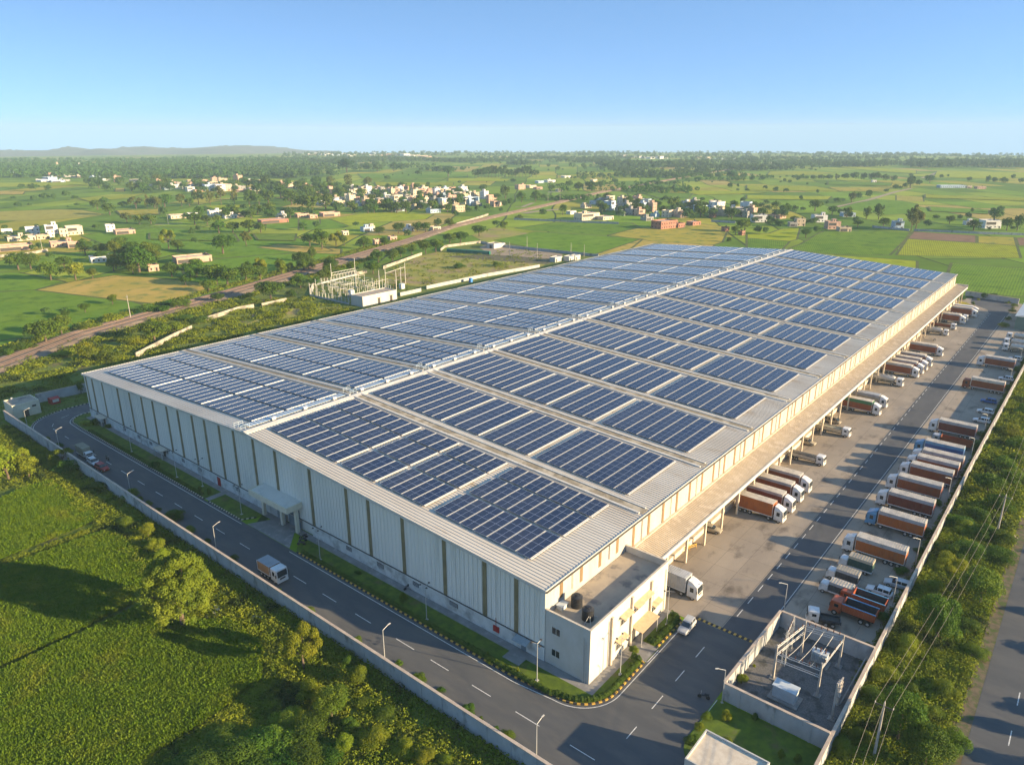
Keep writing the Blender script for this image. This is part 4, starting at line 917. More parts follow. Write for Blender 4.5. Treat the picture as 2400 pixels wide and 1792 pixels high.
def corr_box(w, y0, y1, z0, z1, pitch=.42, dep=.035):
    mb = MB(); n = max(4, int(abs(y1-y0)/pitch)); d = (y1-y0)/n
    for s in (1,-1):
        for i in range(n):
            a = y0+d*i
            for p, q, xa, xb in ((0,.35,w,w),(.35,.5,w,w-dep),(.5,.85,w-dep,w-dep),(.85,1,w-dep,w)):
                f = [(s*xa,a+d*p,z0),(s*xb,a+d*q,z0),(s*xb,a+d*q,z1),(s*xa,a+d*p,z1)]; mb.add(f, [(0,1,2,3)])
    mb.add([(-w,y0,z0),(w,y0,z0),(w,y0,z1),(-w,y0,z1)],[(0,1,2,3)]).add([(-w,y1,z0),(w,y1,z0),(w,y1,z1),(-w,y1,z1)],[(0,1,2,3)])
    mb.add([(-w+dep,y0,z0),(w-dep,y0,z0),(w-dep,y1,z0),(-w+dep,y1,z0)],[(0,1,2,3)])
    return mb
def box_truck(L_=11.2, cabm='white', body='orange', band='grey', top='beige', H_=4.05, capf=True, bandh=.75):
    o = empty('container_truck', (0,0,0)); cab(o, P[cabm], fairing=capf); 
    y0, y1 = -2.35, -L_; z0, zb = 1.15, H_-bandh
    b = corr_box(1.23, y0, y1, z0, zb if band else H_).build('cargo_box', P[body], o)
    if band: corr_box(1.235, y0+.01, y1-.01, zb+.003, H_, .6, .02).build('side_band', P[band], b)
    mb = MB().box(-1.24,y1,H_+.003,1.24,y0,H_+.05); n = int((y0-y1)/.42)
    for i in range(n): mb.box(-1.2,y1+.1+i*.42,H_+.05,1.2,y1+.24+i*.42,H_+.10)
    mb.build('box_roof', P[top], b)
    for x in (-1.25,1.2): 
        for yq in (y0-.05, y1-.02): MB().box(x,yq,z0,x+.05,yq+.07,H_+.06).build('corner_post', P['white'], b)
    MB().box(-1.24,y1,.98,1.24,y0,1.147).build('side_rail', P['white'], o)
    MB().box(-.5,y1+.3,.6,.5,-1.2,.975).box(-1.15,y1,.45,1.15,y1+.12,.7).build('chassis', P['chassis'], o)
    for y in (-.95,-3.1,y1+3.3,y1+2.2,y1+1.1):
        for x in (-1.05,1.05): wheel(o, x, y)
    MB().box(-1.1,y1-.04,.75,-.7,y1,.92).build('tail_light', P['tail'], o); MB().box(.7,y1-.04,.75,1.1,y1,.92).build('tail_light', P['tail'], o)
    return o
def small_truck(body='darkgreen', band='beige', top='beige', cabm='white', L_=5.6, H_=2.75):
    o = empty('small_truck', (0,0,0)); cab(o, P[cabm], h=2.0, w=.92, dep=1.5, fairing=False)
    b = corr_box(1.0, -1.65, -L_, .95, H_-.5).build('cargo_box', P[body], o); corr_box(1.005, -1.64, -L_-.01, H_-.497, H_, .6,.02).build('side_band', P[band], b)
    mb = MB().box(-1.01,-L_,H_+.002,1.01,-1.64,H_+.05)
    for i in range(8): mb.box(-.98,-L_+.15+i*.48,H_+.05,.98,-L_+.23+i*.48,H_+.1)
    mb.build('canopy_top', P[top], b)
    MB().box(-1.02,-L_-.02,.7,1.02,-1.6,.947).build('side_rail', P['white'], o); MB().box(-.4,-L_+.1,.4,.4,-.6,.7).build('chassis', P['chassis'], o)
    for y in (-.7,-L_+1.1):
        for x in (-.82,.82): wheel(o, x, y, .36, .22)
    return o
def flat_truck(body='beige', cabm='white', L_=9.0, sideh=.75, load=False, w=1.15):
    o = empty('open_truck', (0,0,0)); cab(o, P[cabm], h=2.6, w=w-.05, dep=1.9, fairing=False); y0, y1 = -2.15, -L_
    MB().box(-w,y1,1.0,w,y0,1.12).build('bed_floor', P['chassis'], o)
    mb = MB().box(-w,y1,1.12,-w+.06,y0,1.12+sideh).box(w-.06,y1,1.12,w,y0,1.12+sideh).box(-w+.06,y1,1.12,w-.06,y1+.06,1.12+sideh).box(-w+.06,y0-.06,1.12,w-.06,y0,1.45+sideh)
    n = int((y0-y1)/.9)
    for i in range(n+1):
        y = y1+(y0-y1)*i/n
        for s in (-1,1): mb.box(s*w,y-.05,1.0,s*(w+.05),y+.05,1.16+sideh)
    mb.build('side_board', P[body], o)
    MB().box(-.45,y1+.2,.6,.45,-1.2,.99).build('chassis', P['chassis'], o)
    if load: MB().box(-w+.1,y1+.3,1.12,w-.1,y0-.3,1.12+sideh*.8).build('load', P['canvas'], o)
    for y in (-.95,y1+2.3,y1+1.2):
        for x in (-w+.12,w-.12): wheel(o, x, y, .45, .26)
    return o
def dumper():
    o = empty('tipper_truck', (0,0,0)); cab(o, P['tread'], h=2.7, w=1.15, dep=1.9, fairing=False); y0, y1 = -2.1, -7.4
    mb = MB()
    for s in (-1,1): mb.add([(s*1.25,y0,1.3),(s*1.25,y1,1.3),(s*1.32,y1-.1,2.75),(s*1.32,y0+.1,2.75),(s*1.15,y0-.1,1.4),(s*1.15,y1+.1,1.4),(s*1.2,y1,2.75),(s*1.2,y0,2.75)],[(0,1,2,3),(7,6,5,4),(3,2,6,7)])
    mb.box(-1.25,y0-.1,1.3,1.25,y0,3.0).box(-1.25,y1,1.3,1.25,y1+.1,2.7); 
    for i in range(7):
        for s in (-1,1): mb.box(s*1.3,y1+.3+i*.75,1.35,s*1.37,y1+.42+i*.75,2.7)
    b = mb.build('tipper_body', P['tread'], o); MB().box(-1.14,y1+.1,1.32,1.14,y0-.1,1.42).build('body_floor', P['dark'], b)
    mb = MB()
    for s in (-1,1): mb.box(s*1.19,y1+.1,1.45,s*1.14,y0-.1,2.74)
    mb.build('liner', P['dark'], b); MB().box(-1.36,y1-.1,2.75,-1.15,y0+.1,2.83).box(1.15,y1-.1,2.75,1.36,y0+.1,2.83).build('top_rail', P['blue'], b)
    MB().box(-.5,y1+.2,.6,.5,-1.2,1.29).build('chassis', P['chassis'], o)
    for y in (-.95,y1+2.1,y1+1.0):
        for x in (-1.05,1.05): wheel(o, x, y)
    return o
def tanker(L_=10.2, cabm='white'):
    o = empty('tanker_truck', (0,0,0)); cab(o, P[cabm], h=2.8, dep=1.9, fairing=False); y0, y1 = -2.5, -L_
    secs = []
    for y, s in ((y0,.35),(y0-.15,.8),(y0-.5,1),(y1+.5,1),(y1+.15,.8),(y1,.35)):
        secs.append((y, [(1.15*s*math.cos(2*PI*k/18), 2.15+1.0*s*math.sin(2*PI*k/18)) for k in range(18)]))
    t = loft(MB(), secs).build('tank', P['tank'], o, True)
    mb = MB()
    for i in range(5): mb.tube((0,y0-1.1-i*(y0-y1-2)/4,3.1),(0,y0-1.1-i*(y0-y1-2)/4,3.3),.28,n=10)
    mb.box(-.35,y1+.8,3.14,.35,y0-.6,3.18); mb.build('manhole', P['rim'], t)
    mb = MB()
    for i in range(4): mb.box(-1.0,y0-.9-i*(y0-y1-1.8)/3,1.0,1.0,y0-.7-i*(y0-y1-1.8)/3,1.5)
    mb.box(-1.2,y1,1.0,-1.0,y0,1.2).box(1.0,y1,1.0,1.2,y0,1.2).build('cradle', P['cream'], o)
    MB().box(-.5,y1+.3,.6,.5,-1.2,.99).build('chassis', P['chassis'], o)
    for y in (-.95,-3.2,y1+2.2,y1+1.1):
        for x in (-1.05,1.05): wheel(o, x, y)
    return o
def car(m='white', kind='sedan', L_=4.4, pick=False):
    o = empty('car', (0,0,0)); w = .88; h = 1.0
    loft(MB(), [(0,ring(w*.80,.35,.72,.08)),(-.12,ring(w*.92,.25,.78,.1)),(-.9,ring(w,.22,.92,.12)),(-1.5,ring(w,.22,.98,.12)),(-L_+.8,ring(w,.22,1.0,.12)),(-L_+.1,ring(w*.95,.28,.96 if kind != 'sedan' else .92,.12)),(-L_,ring(w*.88,.35,.85,.08))]).build('body', P[m] if isinstance(m, str) else m, o)
    ht = {'sedan':1.42,'suv':1.62,'van':1.85}[kind]; f0 = {'sedan':-1.35,'suv':-1.3,'van':-.5}[kind]; bk = {'sedan':-L_+.75,'suv':-L_+.25,'van':-L_+.1}[kind]; rk = {'sedan':-L_+1.35,'suv':-L_+.5,'van':-L_+.2}[kind]
    if pick: bk = rk = -2.6
    g = loft(MB(), [(f0,[(x*.98,z) for x,z in ring(w*.88,.90,1.0,.03)]),(f0-.65,ring(w*.80,.90,ht-.03,.10)),(rk,ring(w*.80,.90,ht-.03,.10)),(bk,ring(w*.86,.90,1.0,.03))]).build('window', M['glass'], o)
    loft(MB(), [(f0-.55,ring(w*.78,ht-.06,ht-.01,.02)),(f0-.75,ring(w*.78,ht-.06,ht+.02,.03)),(rk+.05,ring(w*.78,ht-.06,ht+.02,.03)),(rk-.08,ring(w*.76,ht-.08,ht-.01,.02))]).build('roof', P[m], o)
    mb = MB()
    for y in (f0-.68,(f0+rk)/2-.25,rk+.02):
        for s in (-1,1): mb.add([(s*w*.89,y+.06,.96),(s*w*.89,y-.06,.96),(s*w*.79,y-.06,ht-.03),(s*w*.79,y+.06,ht-.03)],[(0,1,2,3)])
    mb.build('pillar', P[m], o)
    for s in (-1,1): MB().box(s*.48,-.02,.55,s*.75,.03,.70).build('headlight', P['lamp'], o); MB().box(s*.5,-L_-.02,.62,s*.78,-L_+.05,.8).build('tail_light', P['tail'], o); MB().box(s*w,f0-.15,.95,s*(w+.16),f0-.28,1.08).build('mirror', P[m], o)
    for y in (-.8,-L_+.85):
        for x in (-w+.08,w-.08): wheel(o, x, y, .32, .2)
    return o
def motorbike():
    o = empty('motorcycle', (0,0,0))
    MB().box(-.14,-1.35,.55,.14,-.5,.85).tube((0,-.3,.95),(0,-.15,.3),.035,n=6).build('frame', P['dark'], o)
    MB().box(-.13,-1.6,.82,.13,-.9,.93).build('seat', P['tyre'], o); MB().tube((-.35,-.38,1.05),(.35,-.38,1.05),.025,n=6).build('handlebar', P['rim'], o)
    for y in (-.2,-1.45):
        w_ = link('wheel', MB().tube((-.06,0,0),(.06,0,0),.3,n=14).mesh('wheel', P['tyre']), o); w_.location = (0,y,.3)
    return o
PROTO = {}
def place(key, maker, x, y, rz, label, cat, group=None, scale=1.0):
    if key not in PROTO: PROTO[key] = maker(); o = PROTO[key]; o.location = (x,y,0); o.rotation_euler = (0,0,rz)
    else: o = dup(PROTO[key], (x,y,0), rz)
    if scale != 1.0: o.scale = (scale,)*3
    for k in ('label','category','group'):
        if k in o: del o[k]
    return tag(o, label, cat, group)
DG, PG = 'trucks backed up to the loading canopy', 'trucks parked along the yard wall'
S_ = PI
def container(key, **kw): return key, (lambda: box_truck(**kw))
kO = container('co', L_=10.6, body='orange', band=None, top='beige', capf=True)
kR = container('cr', L_=10.6, body='redbrown', band='grey', top='beige', bandh=.6)
kP = container('cp', L_=11.4, body='orange', band='grey', top='beige')
kQ = container('cq', L_=11.4, body='redbrown', band='grey', top='beige')
dock = [(68.1,-14.0,kO,'white-cabbed container truck at the dock with the brightest orange box'),(73.8,-14.0,kR,'rust-red container truck parked second from the near end of dock foursome'),
 (79.9,-13.8,kR,'rust-red container truck parked third in the dock foursome'),(85.8,-13.7,kR,'rust-red container truck at the far side of dock foursome'),
 (196.0,-14.4,kQ,'rust-red container truck nearest the tanker in the far dock foursome'),(201.6,-14.8,kR,'rust-red dock truck, second in the far foursome past the tanker'),(206.9,-15.0,kR,'rust-red dock truck, third in the far foursome past the tanker'),(213.0,-15.3,kR,'rust-red dock truck, last in the far foursome past the tanker'),
 (230,-15.8,kQ,'rust-red container truck standing alone beyond the far dock foursome'),
 (292,-13.6,kR,'red-brown truck just past the small far tanker at the dock'),(309.6,-15.6,kR,'red-brown truck farthest along the loading dock')]
for x, y, (k, f), lab in dock: place(k, f, x, y, S_, lab, 'truck', DG)
place('cg', lambda: box_truck(L_=10.8, body='redbrown', band='green', bandh=1.05), 149.4, -13.5, S_, 'container truck with a green band over orange side at the dock', 'truck', DG)
place('cs', lambda: box_truck(L_=10.4, body='gold', band='grey', top='grey', H_=3.7), 157.6, -13.4, S_, 'grey-sided truck behind the green-banded truck at the dock', 'truck', DG)
place('cw', lambda: box_truck(L_=9.2, body='silver', band=None, top='silver', H_=3.9), 30.9, -12.0, S_, 'white box truck with pale grey body beside the office block', 'truck', DG)
place('ct', lambda: box_truck(L_=10.2, body='white', band='grey', top='white', H_=3.8), 315.5, -15.2, S_, 'silver-roofed white truck at the far end of dock row', 'truck', DG)
place('tk', tanker, 182.4, -12.5, S_, 'long silver tanker truck at the middle of loading dock', 'tanker', DG)
place('tk', tanker, 265.2, -11.6, S_, 'short grey tanker truck standing alone near the far dock', 'tanker', DG, .9)
place('tk', tanker, 298.4, -13.6, S_, 'tanker truck between two red-brown trucks at the far dock', 'tanker', DG)
place('ft', lambda: flat_truck('beige'), 103.0, -11.7, S_, 'white truck with long empty flat bed near the loading canopy', 'truck', DG)
place('fl', lambda: flat_truck('cream', load=True, L_=8.8, sideh=.95), 126.3, -11.3, S_, 'cream open truck with slatted sides at the loading dock', 'truck', DG)
place('fr', lambda: flat_truck('redbrown', L_=9.6, sideh=.6), 278.1, -12.3, S_, 'low red open truck among the far dock vehicles', 'truck', DG)
place('cb', lambda: car('gold','suv'), 114.3, -5.8, S_, 'beige estate car under the edge of the loading canopy', 'car')
place('cv', lambda: car('gold','van',4.5), 134.7, -6.4, S_, 'beige minivan under the canopy edge behind cream open truck', 'van')
place('cd', lambda: car('gold','sedan',4.3), 55.0, -5.4, S_+.12, 'beige saloon car parked by the canopy near the orange truck', 'car')
park = [(65.6,-27.0,kP,'orange container truck with dirty patched roof, nearest of yard wall row'),(90.6,-27.1,kQ,'brown-sided truck with white cab beside the blue-cabbed truck'),
 (100.6,-26.8,kQ,'brown container truck, second beyond the blue-cabbed truck by the wall'),(109.8,-27.5,kQ,'brown container truck, third beyond the blue-cabbed truck by the wall'),(115.7,-27.8,kQ,'brown container truck, fourth beyond the blue-cabbed truck by the wall'),(120.6,-28.0,kQ,'brown container truck right before the blue-sided truck by the wall'),
 (146.4,-27.1,kQ,'brown container truck with cream roof parked alone past the dark truck'),(226.5,-27.5,kQ,'farthest rust-coloured container truck along the yard wall')]
for x, y, (k, f), lab in park: place(k, f, x, y, 0, lab, 'truck', PG)
place('pb', lambda: box_truck(L_=11.2, cabm='blue', body='orange', band='grey'), 79.7, -27.7, 0, 'orange container truck with light blue cab by the yard wall', 'truck', PG)
place('pd', lambda: box_truck(L_=11.2, cabm='blue', body='deepblue', band='blue', top='beige'), 127.7, -27.2, 0, 'truck with deep blue container and blue cab by the yard wall', 'truck', PG)
place('pk', lambda: flat_truck('redbrown','grey', L_=9.4, sideh=1.3), 137.4, -29.5, 0, 'open red-sided truck beyond the deep blue container truck', 'truck', PG)
place('pr', lambda: box_truck(L_=11.6, cabm='redbrown', body='redbrown', band='beige', top='beige', capf=False), 195, -27.8, 0, 'long red-cabbed truck with beige striped side by the yard wall', 'truck', PG)
place('s1', lambda: small_truck('dark','grey','beige'), 48.0, -27.9, .0, 'small dark-sided truck with white cab beside the white hatchback', 'truck', PG)
place('s2', lambda: small_truck('dark','grey','gold'), 53.2, -27.6, .0, 'small dark truck with brown top, middle of three small trucks', 'truck', PG)
place('s3', lambda: small_truck('darkgreen','cream','gold', L_=6.0, H_=3.0), 58.9, -28.2, .0, 'small truck with green and cream cargo cover by the wall', 'truck', PG)
place('dm', dumper, 42.9, -31.3, .0, 'orange tipper truck with empty dark bed behind the electrical yard', 'tipper truck', 'orange tipper trucks')
place('dm', dumper, 47.0, -31.8, .0, 'orange tipper truck next to the white car, partly behind its twin', 'tipper truck', 'orange tipper trucks')
place('mw', lambda: flat_truck('dark','white', L_=5.4, sideh=.4, w=.95), 37.0, -29.0, .35, 'small white pickup truck just behind the electrical yard wall', 'truck')
place('cw1', lambda: car('white','suv'), 53.3, -34.6, .0, 'white estate car parked alone behind the three small trucks', 'car')
place('cw1', lambda: None, 171.6, -35.4, .0, 'white car between a dark car and a second white car', 'car')
place('cw1', lambda: None, 162.4, -35.7, .0, 'white car nearest the lone brown truck by the wall', 'car')
place('cdk', lambda: car('deepblue','suv'), 182.6, -34.8, .0, 'dark blue car by the wall past the two white cars', 'car')
place('cw1', lambda: None, 212.0, -36.0, .0, 'white car half hidden behind the red-cabbed striped truck', 'car')
place('csv', lambda: car('silver','suv'), 19.6, -14.1, PI/2+.04, 'silver hatchback parked at the kerb by the office entrance', 'car')
bg = 'long silver tank trailers at the far yard corner'
for x, y, l in ((254.8,-32.0,'silver tank trailer nearest the camera of the far corner trio'),(263.5,-31.2,'middle silver tank trailer of the far corner trio'),(274.5,-31.0,'silver tank trailer next to the green shed')): place('tk', tanker, x, y, 0, l, 'tanker', bg)
place('br', lambda: box_truck(L_=6.4, body='brown', band=None, top='grey', H_=3.0, capf=False), -13.9, 51.0, PI+.0, 'brown box truck with white cab driving along the shaded front road', 'truck')
place('rp', lambda: car('red','suv',4.6), -13.8, 126.5, PI+.1, 'red car with white roof at head of the roadside vehicle cluster', 'car')
tag(dup(PROTO['cw1'], (-14.0,131.6,0), PI), 'white car parked right behind the red car on front road', 'car'); 
place('cvt', lambda: small_truck('canvas','canvas','canvas', L_=6.2, H_=2.9), -13.4, 137.2, PI, 'canvas-covered truck behind the cars on the front road', 'truck')
for x, y, k, l in ((118.2,-34.5,'cdk','dark car squeezed between brown container trucks by the wall'),(241.5,-35.5,'cw1','white car parked past the farthest rust-coloured truck'),(57.6,-36.6,'csv','silver car tucked behind the white estate car by the wall')): tag(dup(PROTO[k], (x,y,0), .0 if k != 'csv' else .1), l, 'car')
def recolour(o, part, m):
    for c in KIDS.get(o.name, []):
        if c.name.split('.')[0] == part: c.data = recol_mesh(c.data, m)
VAR = [P['orange'],P['redbrown'],paint('rustbrown',(.20,.06,.025)),paint('faded_orange',(.36,.15,.05)),paint('maroon',(.16,.035,.02))]; CV = [P['white'],P['cream'],P['white'],P['silver'],paint('pale_blue',(.42,.52,.60))]
k_ = 0
for o in list(SC.objects):
    if o.parent is None and o.name.startswith('container_truck') and 'label' in o and 'box truck' not in o['label'] and ('rust' in o['label'] or 'brown' in o['label']):
        recolour(o, 'cargo_box', VAR[(k_*3+1) % 3+(1 if k_ % 4 == 2 else 0) if k_ % 5 else 4]); recolour(o, 'cab', CV[(k_*2) % 4]); k_ += 1
MBG = 'motorcycles parked around the compound'
for x, y, r, l in ((-4.2,60.3,.6,'motorcycle by the kerb left of the entrance apron'),(-2.6,61.9,1.1,'motorcycle closest to the warehouse beside the entrance apron'),(-3.4,61.0,.9,'motorcycle in the middle of the group by entrance apron'),(8.3,-22.6,.3,'dark motorcycle at the road edge by the electrical yard'),(-10.6,133,PI,'black motorcycle riding beside the parked white car'),(252,-8.5,1.2,'lone motorcycle on the far yard concrete'),(-1.2,31.5,1.5,'dark motorcycle on the walk under warehouse louvres')):
    place('mc', motorbike, x, y, r, l, 'motorcycle', MBG)
def barrier(x, y, rz, lab):
    o = empty('barrier', (x,y,0), rz, lab, 'barrier'); mb = MB().box(-2,-.04,.75,2,.04,.9)
    for q in (-1.8,0,1.8): mb.tube((q,-.3,0),(q,0,.85),.04,n=5).tube((q,.3,0),(q,0,.85),.04,n=5)
    mb.box(-2,-.04,.35,2,.04,.48); mb.build('frame', M['yellow'], o)
p = ac('r6',40,1205); barrier(p.x, p.y, -.4, 'yellow steel barrier on the yard concrete by the canopy')
# ------------------------------------------------------------------ lamps
LGf, LGw, LGy = 'lamp posts on the lawn beside the warehouse', 'lamp posts along the front wall', 'lamp posts in the truck yard'
def lamp(h=6.0, arm=1.2):
    o = empty('lamp_post', (0,0,0)); MB().tube((0,0,.12),(0,0,h),.085,.05,n=8).box(-.18,-.18,0,.18,.18,.12).build('pole', M['pole'], o)
    MB().tube((0,0,h-.05),(arm,0,h+.35),.045,n=6).build('arm', M['pole'], o); MB().box(arm-.1,-.09,h+.33,arm+.4,.09,h+.40).build('lamp_head', M['trim'], o); return o
def lamp2(h=7.0):
    o = empty('lamp_post', (0,0,0)); MB().tube((0,0,.15),(0,0,h),.08,.045,n=8).box(-.25,-.25,0,.25,.25,.2).build('pole', M['pole'], o)
    for a in (0,2.1,4.2):
        MB().tube((0,0,h-.1),(.9*math.cos(a),.9*math.sin(a),h+.1),.035,n=5).build('arm', M['pole'], o); MB().box(.9*math.cos(a)-.16,.9*math.sin(a)-.16,h+.06,.9*math.cos(a)+.16,.9*math.sin(a)+.16,h+.16).build('lamp_head', M['darktrim'], o)
    return o
for i, y in enumerate((19.8,-10.8,70.6,108,149.4,172)): place('l1', lamp, -16.2, y, 0, ['lamp post on the front wall verge opposite the last warehouse bay','lamp post nearest the bottom edge on the front road verge','lamp post on the verge opposite the entrance canopy','lamp post on the verge near the roadside car cluster','lamp post on the verge just past the canvas truck','lamp post on the verge beside the gatehouse'][i], 'lamp post', LGw)
for i, (x, y) in enumerate(((-4.6,22.1),(-4.3,-1.8),(-4.7,52),(-4.5,80.6),(-4.4,109.7),(-4.4,133.9),(-2.9,100.2))): place('l2', lamp2, x, y, 0, ['lamp post on the lawn between hedge kerb and warehouse louvres','lamp post on the lawn in front of the office block end','lamp post on the lawn right of the entrance apron','lamp post on the lawn left of the entrance apron','lamp post on the lawn opposite the roadside white car','lamp post on the lawn nearest the far bend','lamp post on the lawn beside the red door'][i], 'lamp post', LGf)
place('l2', lamp2, 4.9, -11.1, .5, 'lamp post beside the office entrance hedge', 'lamp post', LGf); place('l2', lamp2, 20.5, -10.9, .5, 'slim lamp post in the hedge bed next to silver hatchback', 'lamp post', LGf)
for x, y, l in ((36.5,-25.3,'lamp post at the lane edge behind the electrical yard'),(67.5,-39.9,'lamp post behind the nearest orange container truck'),(50.7,-39.6,'lamp post behind the lone white estate car'),(100.8,-39.6,'lamp post among the brown container trucks by the wall'),(130.5,-39.8,'lamp post behind the open red-sided truck'),(152,-39.8,'lamp post behind the lone cream-roofed brown truck'),(205,-39.8,'lamp post behind the red-cabbed striped truck'),(236,-39.5,'lamp post behind the farthest rust-coloured truck'),(9.4,-25.9,'lamp post with blue-tinted head at the electrical yard corner')):
    place('l1', lamp, x, y, PI*.75, l, 'lamp post', LGy)
# ------------------------------------------------------------------ electrical yard near the camera
bwall([(10.2,-25.6),(10.2,-40.8)], 3.0, 'stained white wall at the near side of the electrical yard', piers=4)
bwall([(10.4,-25.6),(32.6,-25.9)], 3.0, 'wall between electrical yard and the driving lane', piers=2.4)
bwall([(32.6,-26.1),(32.6,-40.8)], 3.0, 'wall at the far side of the electrical yard', piers=4)
sheet('gravel_bed', [(10.3,-40.8),(10.3,-25.7),(32.5,-25.9),(32.5,-40.8)], .05, M['gravel'])
def ez(u, v, z=0.0): p = ac('r9', u, v, z); return p
k0 = ez(660,1200)
ks = empty('kiosk_cabinet', (k0.x,k0.y,.05), 0, 'white electrical kiosk cabinet on a concrete pad in the gravel', 'electrical cabinet')
MB().box(-1.7,-2.3,0,1.3,2.1,.18).build('plinth', M['pave'], ks); MB().box(-1.0,-1.7,.18,.8,1.6,2.05).build('cabinet', M['steelbox'], ks); MB().box(-1.12,-1.82,2.05,.92,1.72,2.18).build('lid', M['steelbox'], ks)
for y0, y1 in ((-1.62,-.58),(-.52,.5),(.56,1.54)): MB().box(-1.03,y0,.3,-1.0,y1,1.95).build('door', M['steelbox'], ks)
def cpost(x, y, h, lab, w=.22, grp='concrete posts in the electrical yard'):
    o = empty('concrete_post', (x,y,.05), 0, lab, 'post', grp); MB().add([(-w,-w*.7,0),(w,-w*.7,0),(w,w*.7,0),(-w,w*.7,0),(-w*.6,-w*.5,h),(w*.6,-w*.5,h),(w*.6,w*.5,h),(-w*.6,w*.5,h)],BF).build('post', M['cpole'], o)
    MB().box(-.5,-.5,0,.5,.5,.12).build('footing', M['pave'], o); return o
p1, p2, p3, p4, p5 = ez(585,1075), ez(870,1190), ez(1010,1000), ez(765,925), ez(965,1340)
for p, h, l in ((p1,6.2,'post on the near side by the kiosk and lattice frame'),(p2,6.0,'post standing in the middle of the gravel'),(p3,6.0,'post in front of the far electrical yard wall'),(p4,6.6,'tallest post by the lane-side wall, behind lattice frame'),(p5,6.3,'post leaning with cable boxes near the boundary wall')): cpost(p.x, p.y, h, 'concrete '+l)
def insul(mb, x, y, z, h=.5, r=.09):
    for k in range(4): mb.tube((x,y,z+h*k/4),(x,y,z+h*(k+.6)/4),r,r*.6,n=7)
    return mb
gf = empty('gantry_frame', (0,0,0), 0, 'steel gantry of beams and isolators spanning the electrical yard posts', 'gantry')
A = lambda p, z: (p.x, p.y, z)
mb = MB()
for a, b, z in ((p1,p2,4.6),(p1,p4,5.6),(p4,p3,5.6),(p2,p3,4.9),(p1,p2,3.4),(p4,p3,4.8),(p1,p4,4.2)):
    mb.tube(A(a,z),A(b,z),.07,n=6); mb.tube(A(a,z+.35),A(b,z+.35),.05,n=5)
q1, q2 = Vector(A(p1,0))+Vector((0,0,0)), Vector(A(p4,0))
l2 = ez(650,990); l3 = ez(690,900)
for p in (l2, l3):
    for dx in (-.3,.3):
        for dy in (-.3,.3): mb.tube((p.x+dx,p.y+dy,.1),(p.x+dx*.4,p.y+dy*.4,6.4),.04,n=5)
    for k in range(8): mb.tube((p.x-.3+.02*k,p.y-.3+.02*k,.4+k*.75),(p.x+.3-.02*k,p.y-.3+.02*k,1.0+k*.75),.03,n=4).tube((p.x-.3,p.y+.3,1.0+k*.7),(p.x-.3,p.y-.3,.4+k*.7),.03,n=4)
for k in range(9):
    t = k/8; c_ = l2.lerp(l3, t); z_ = 5.0+(k%3)*.5
    mb.tube((c_.x-.9,c_.y,z_),(c_.x+.9,c_.y+.1,z_+.35),.035,n=4).tube((c_.x,c_.y-.7,z_-.5),(c_.x,c_.y+.7,z_-.1),.03,n=4).tube((c_.x+.3,c_.y,3.4),(c_.x+.5,c_.y+.2,z_),.03,n=4)
mb.tube((l2.x,l2.y,6.3),(l3.x,l3.y,6.3),.06,n=5).tube((l2.x,l2.y,5.2),(l3.x,l3.y,5.2),.06,n=5)
mb.build('beam', M['pole'], gf)
mb = MB()
for a, b, z, n in ((p1,p2,4.98,6),(p4,p3,5.98,6),(p1,p4,5.98,6),(l2,l3,6.35,4),(l2,l3,5.25,4),(p2,p3,5.3,4)):
    for k in range(n):
        t = (k+.7)/(n+.4); insul(mb, a.x+(b.x-a.x)*t, a.y+(b.y-a.y)*t, z)
mb.build('insulator', M['ceramic'], gf)
mb = MB(); 
for k in range(3):
    t = (k+.9)/3.8; a = Vector(A(p1,4.6)).lerp(Vector(A(p2,4.6)),t); b = Vector(A(p4,5.6)).lerp(Vector(A(p3,5.6)),t); mid = (a+b)/2-Vector((0,0,.5))
    mb.path([a,(a+mid)/2-Vector((0,0,.1)),mid,(b+mid)/2-Vector((0,0,.1)),b],.03,4)
mb.build('conductor', M['pole'], gf)
tf = ez(880,980)
tr = empty('transformer', (tf.x,tf.y,.05), 0, 'grey oil transformer with brown bushings in the electrical yard', 'transformer')
MB().box(-1.0,-1.6,0,1.0,1.4,.3).build('plinth', M['pave'], tr)
MB().box(-.6,-1.2,.5,.6,1.1,2.2).box(-.66,-1.26,2.2,.66,1.16,2.3).build('tank', M['steelbox'], tr)
mb = MB()
for k in range(9): mb.box(-.95,-1.1+k*.25,.65,-.6,-1.05+k*.25,2.0).box(.6,-1.1+k*.25,.65,.95,-1.05+k*.25,2.0)
mb.build('radiator_fin', M['steelbox'], tr); mb = MB()
for k in range(3): insul(mb, 0, -.8+k*.75, 2.3, .9, .13)
mb.build('bushing', M['ceramic'], tr)
cb_ = ez(1000,1250)
ct = empty('cable_mast', (cb_.x,cb_.y,.05), 0, 'white cable mast with strapped boxes near the boundary wall', 'cable mast')
MB().tube((0,0,0),(0,0,4.5),.16,.12,n=8).tube((.35,.2,0),(.35,.2,4.2),.12,n=8).build('pole', M['trim'], ct); mb = MB()
for z in (1.5,2.4,3.2,3.9): mb.box(-.3,-.25,z,.6,.4,z+.15)
mb.box(-.9,-.1,4.2,1.1,.1,4.35).build('bracket', M['cpole'], ct)
# leaning plank on the right wall, bush in gravel handled with plants
tag(MB().tube((20.0,-39.6,.1),(29.5,-40.3,2.6),.13,n=6).build('plank', M['pave']), 'long grey beam leaning inside the boundary wall of electrical yard', 'beam')
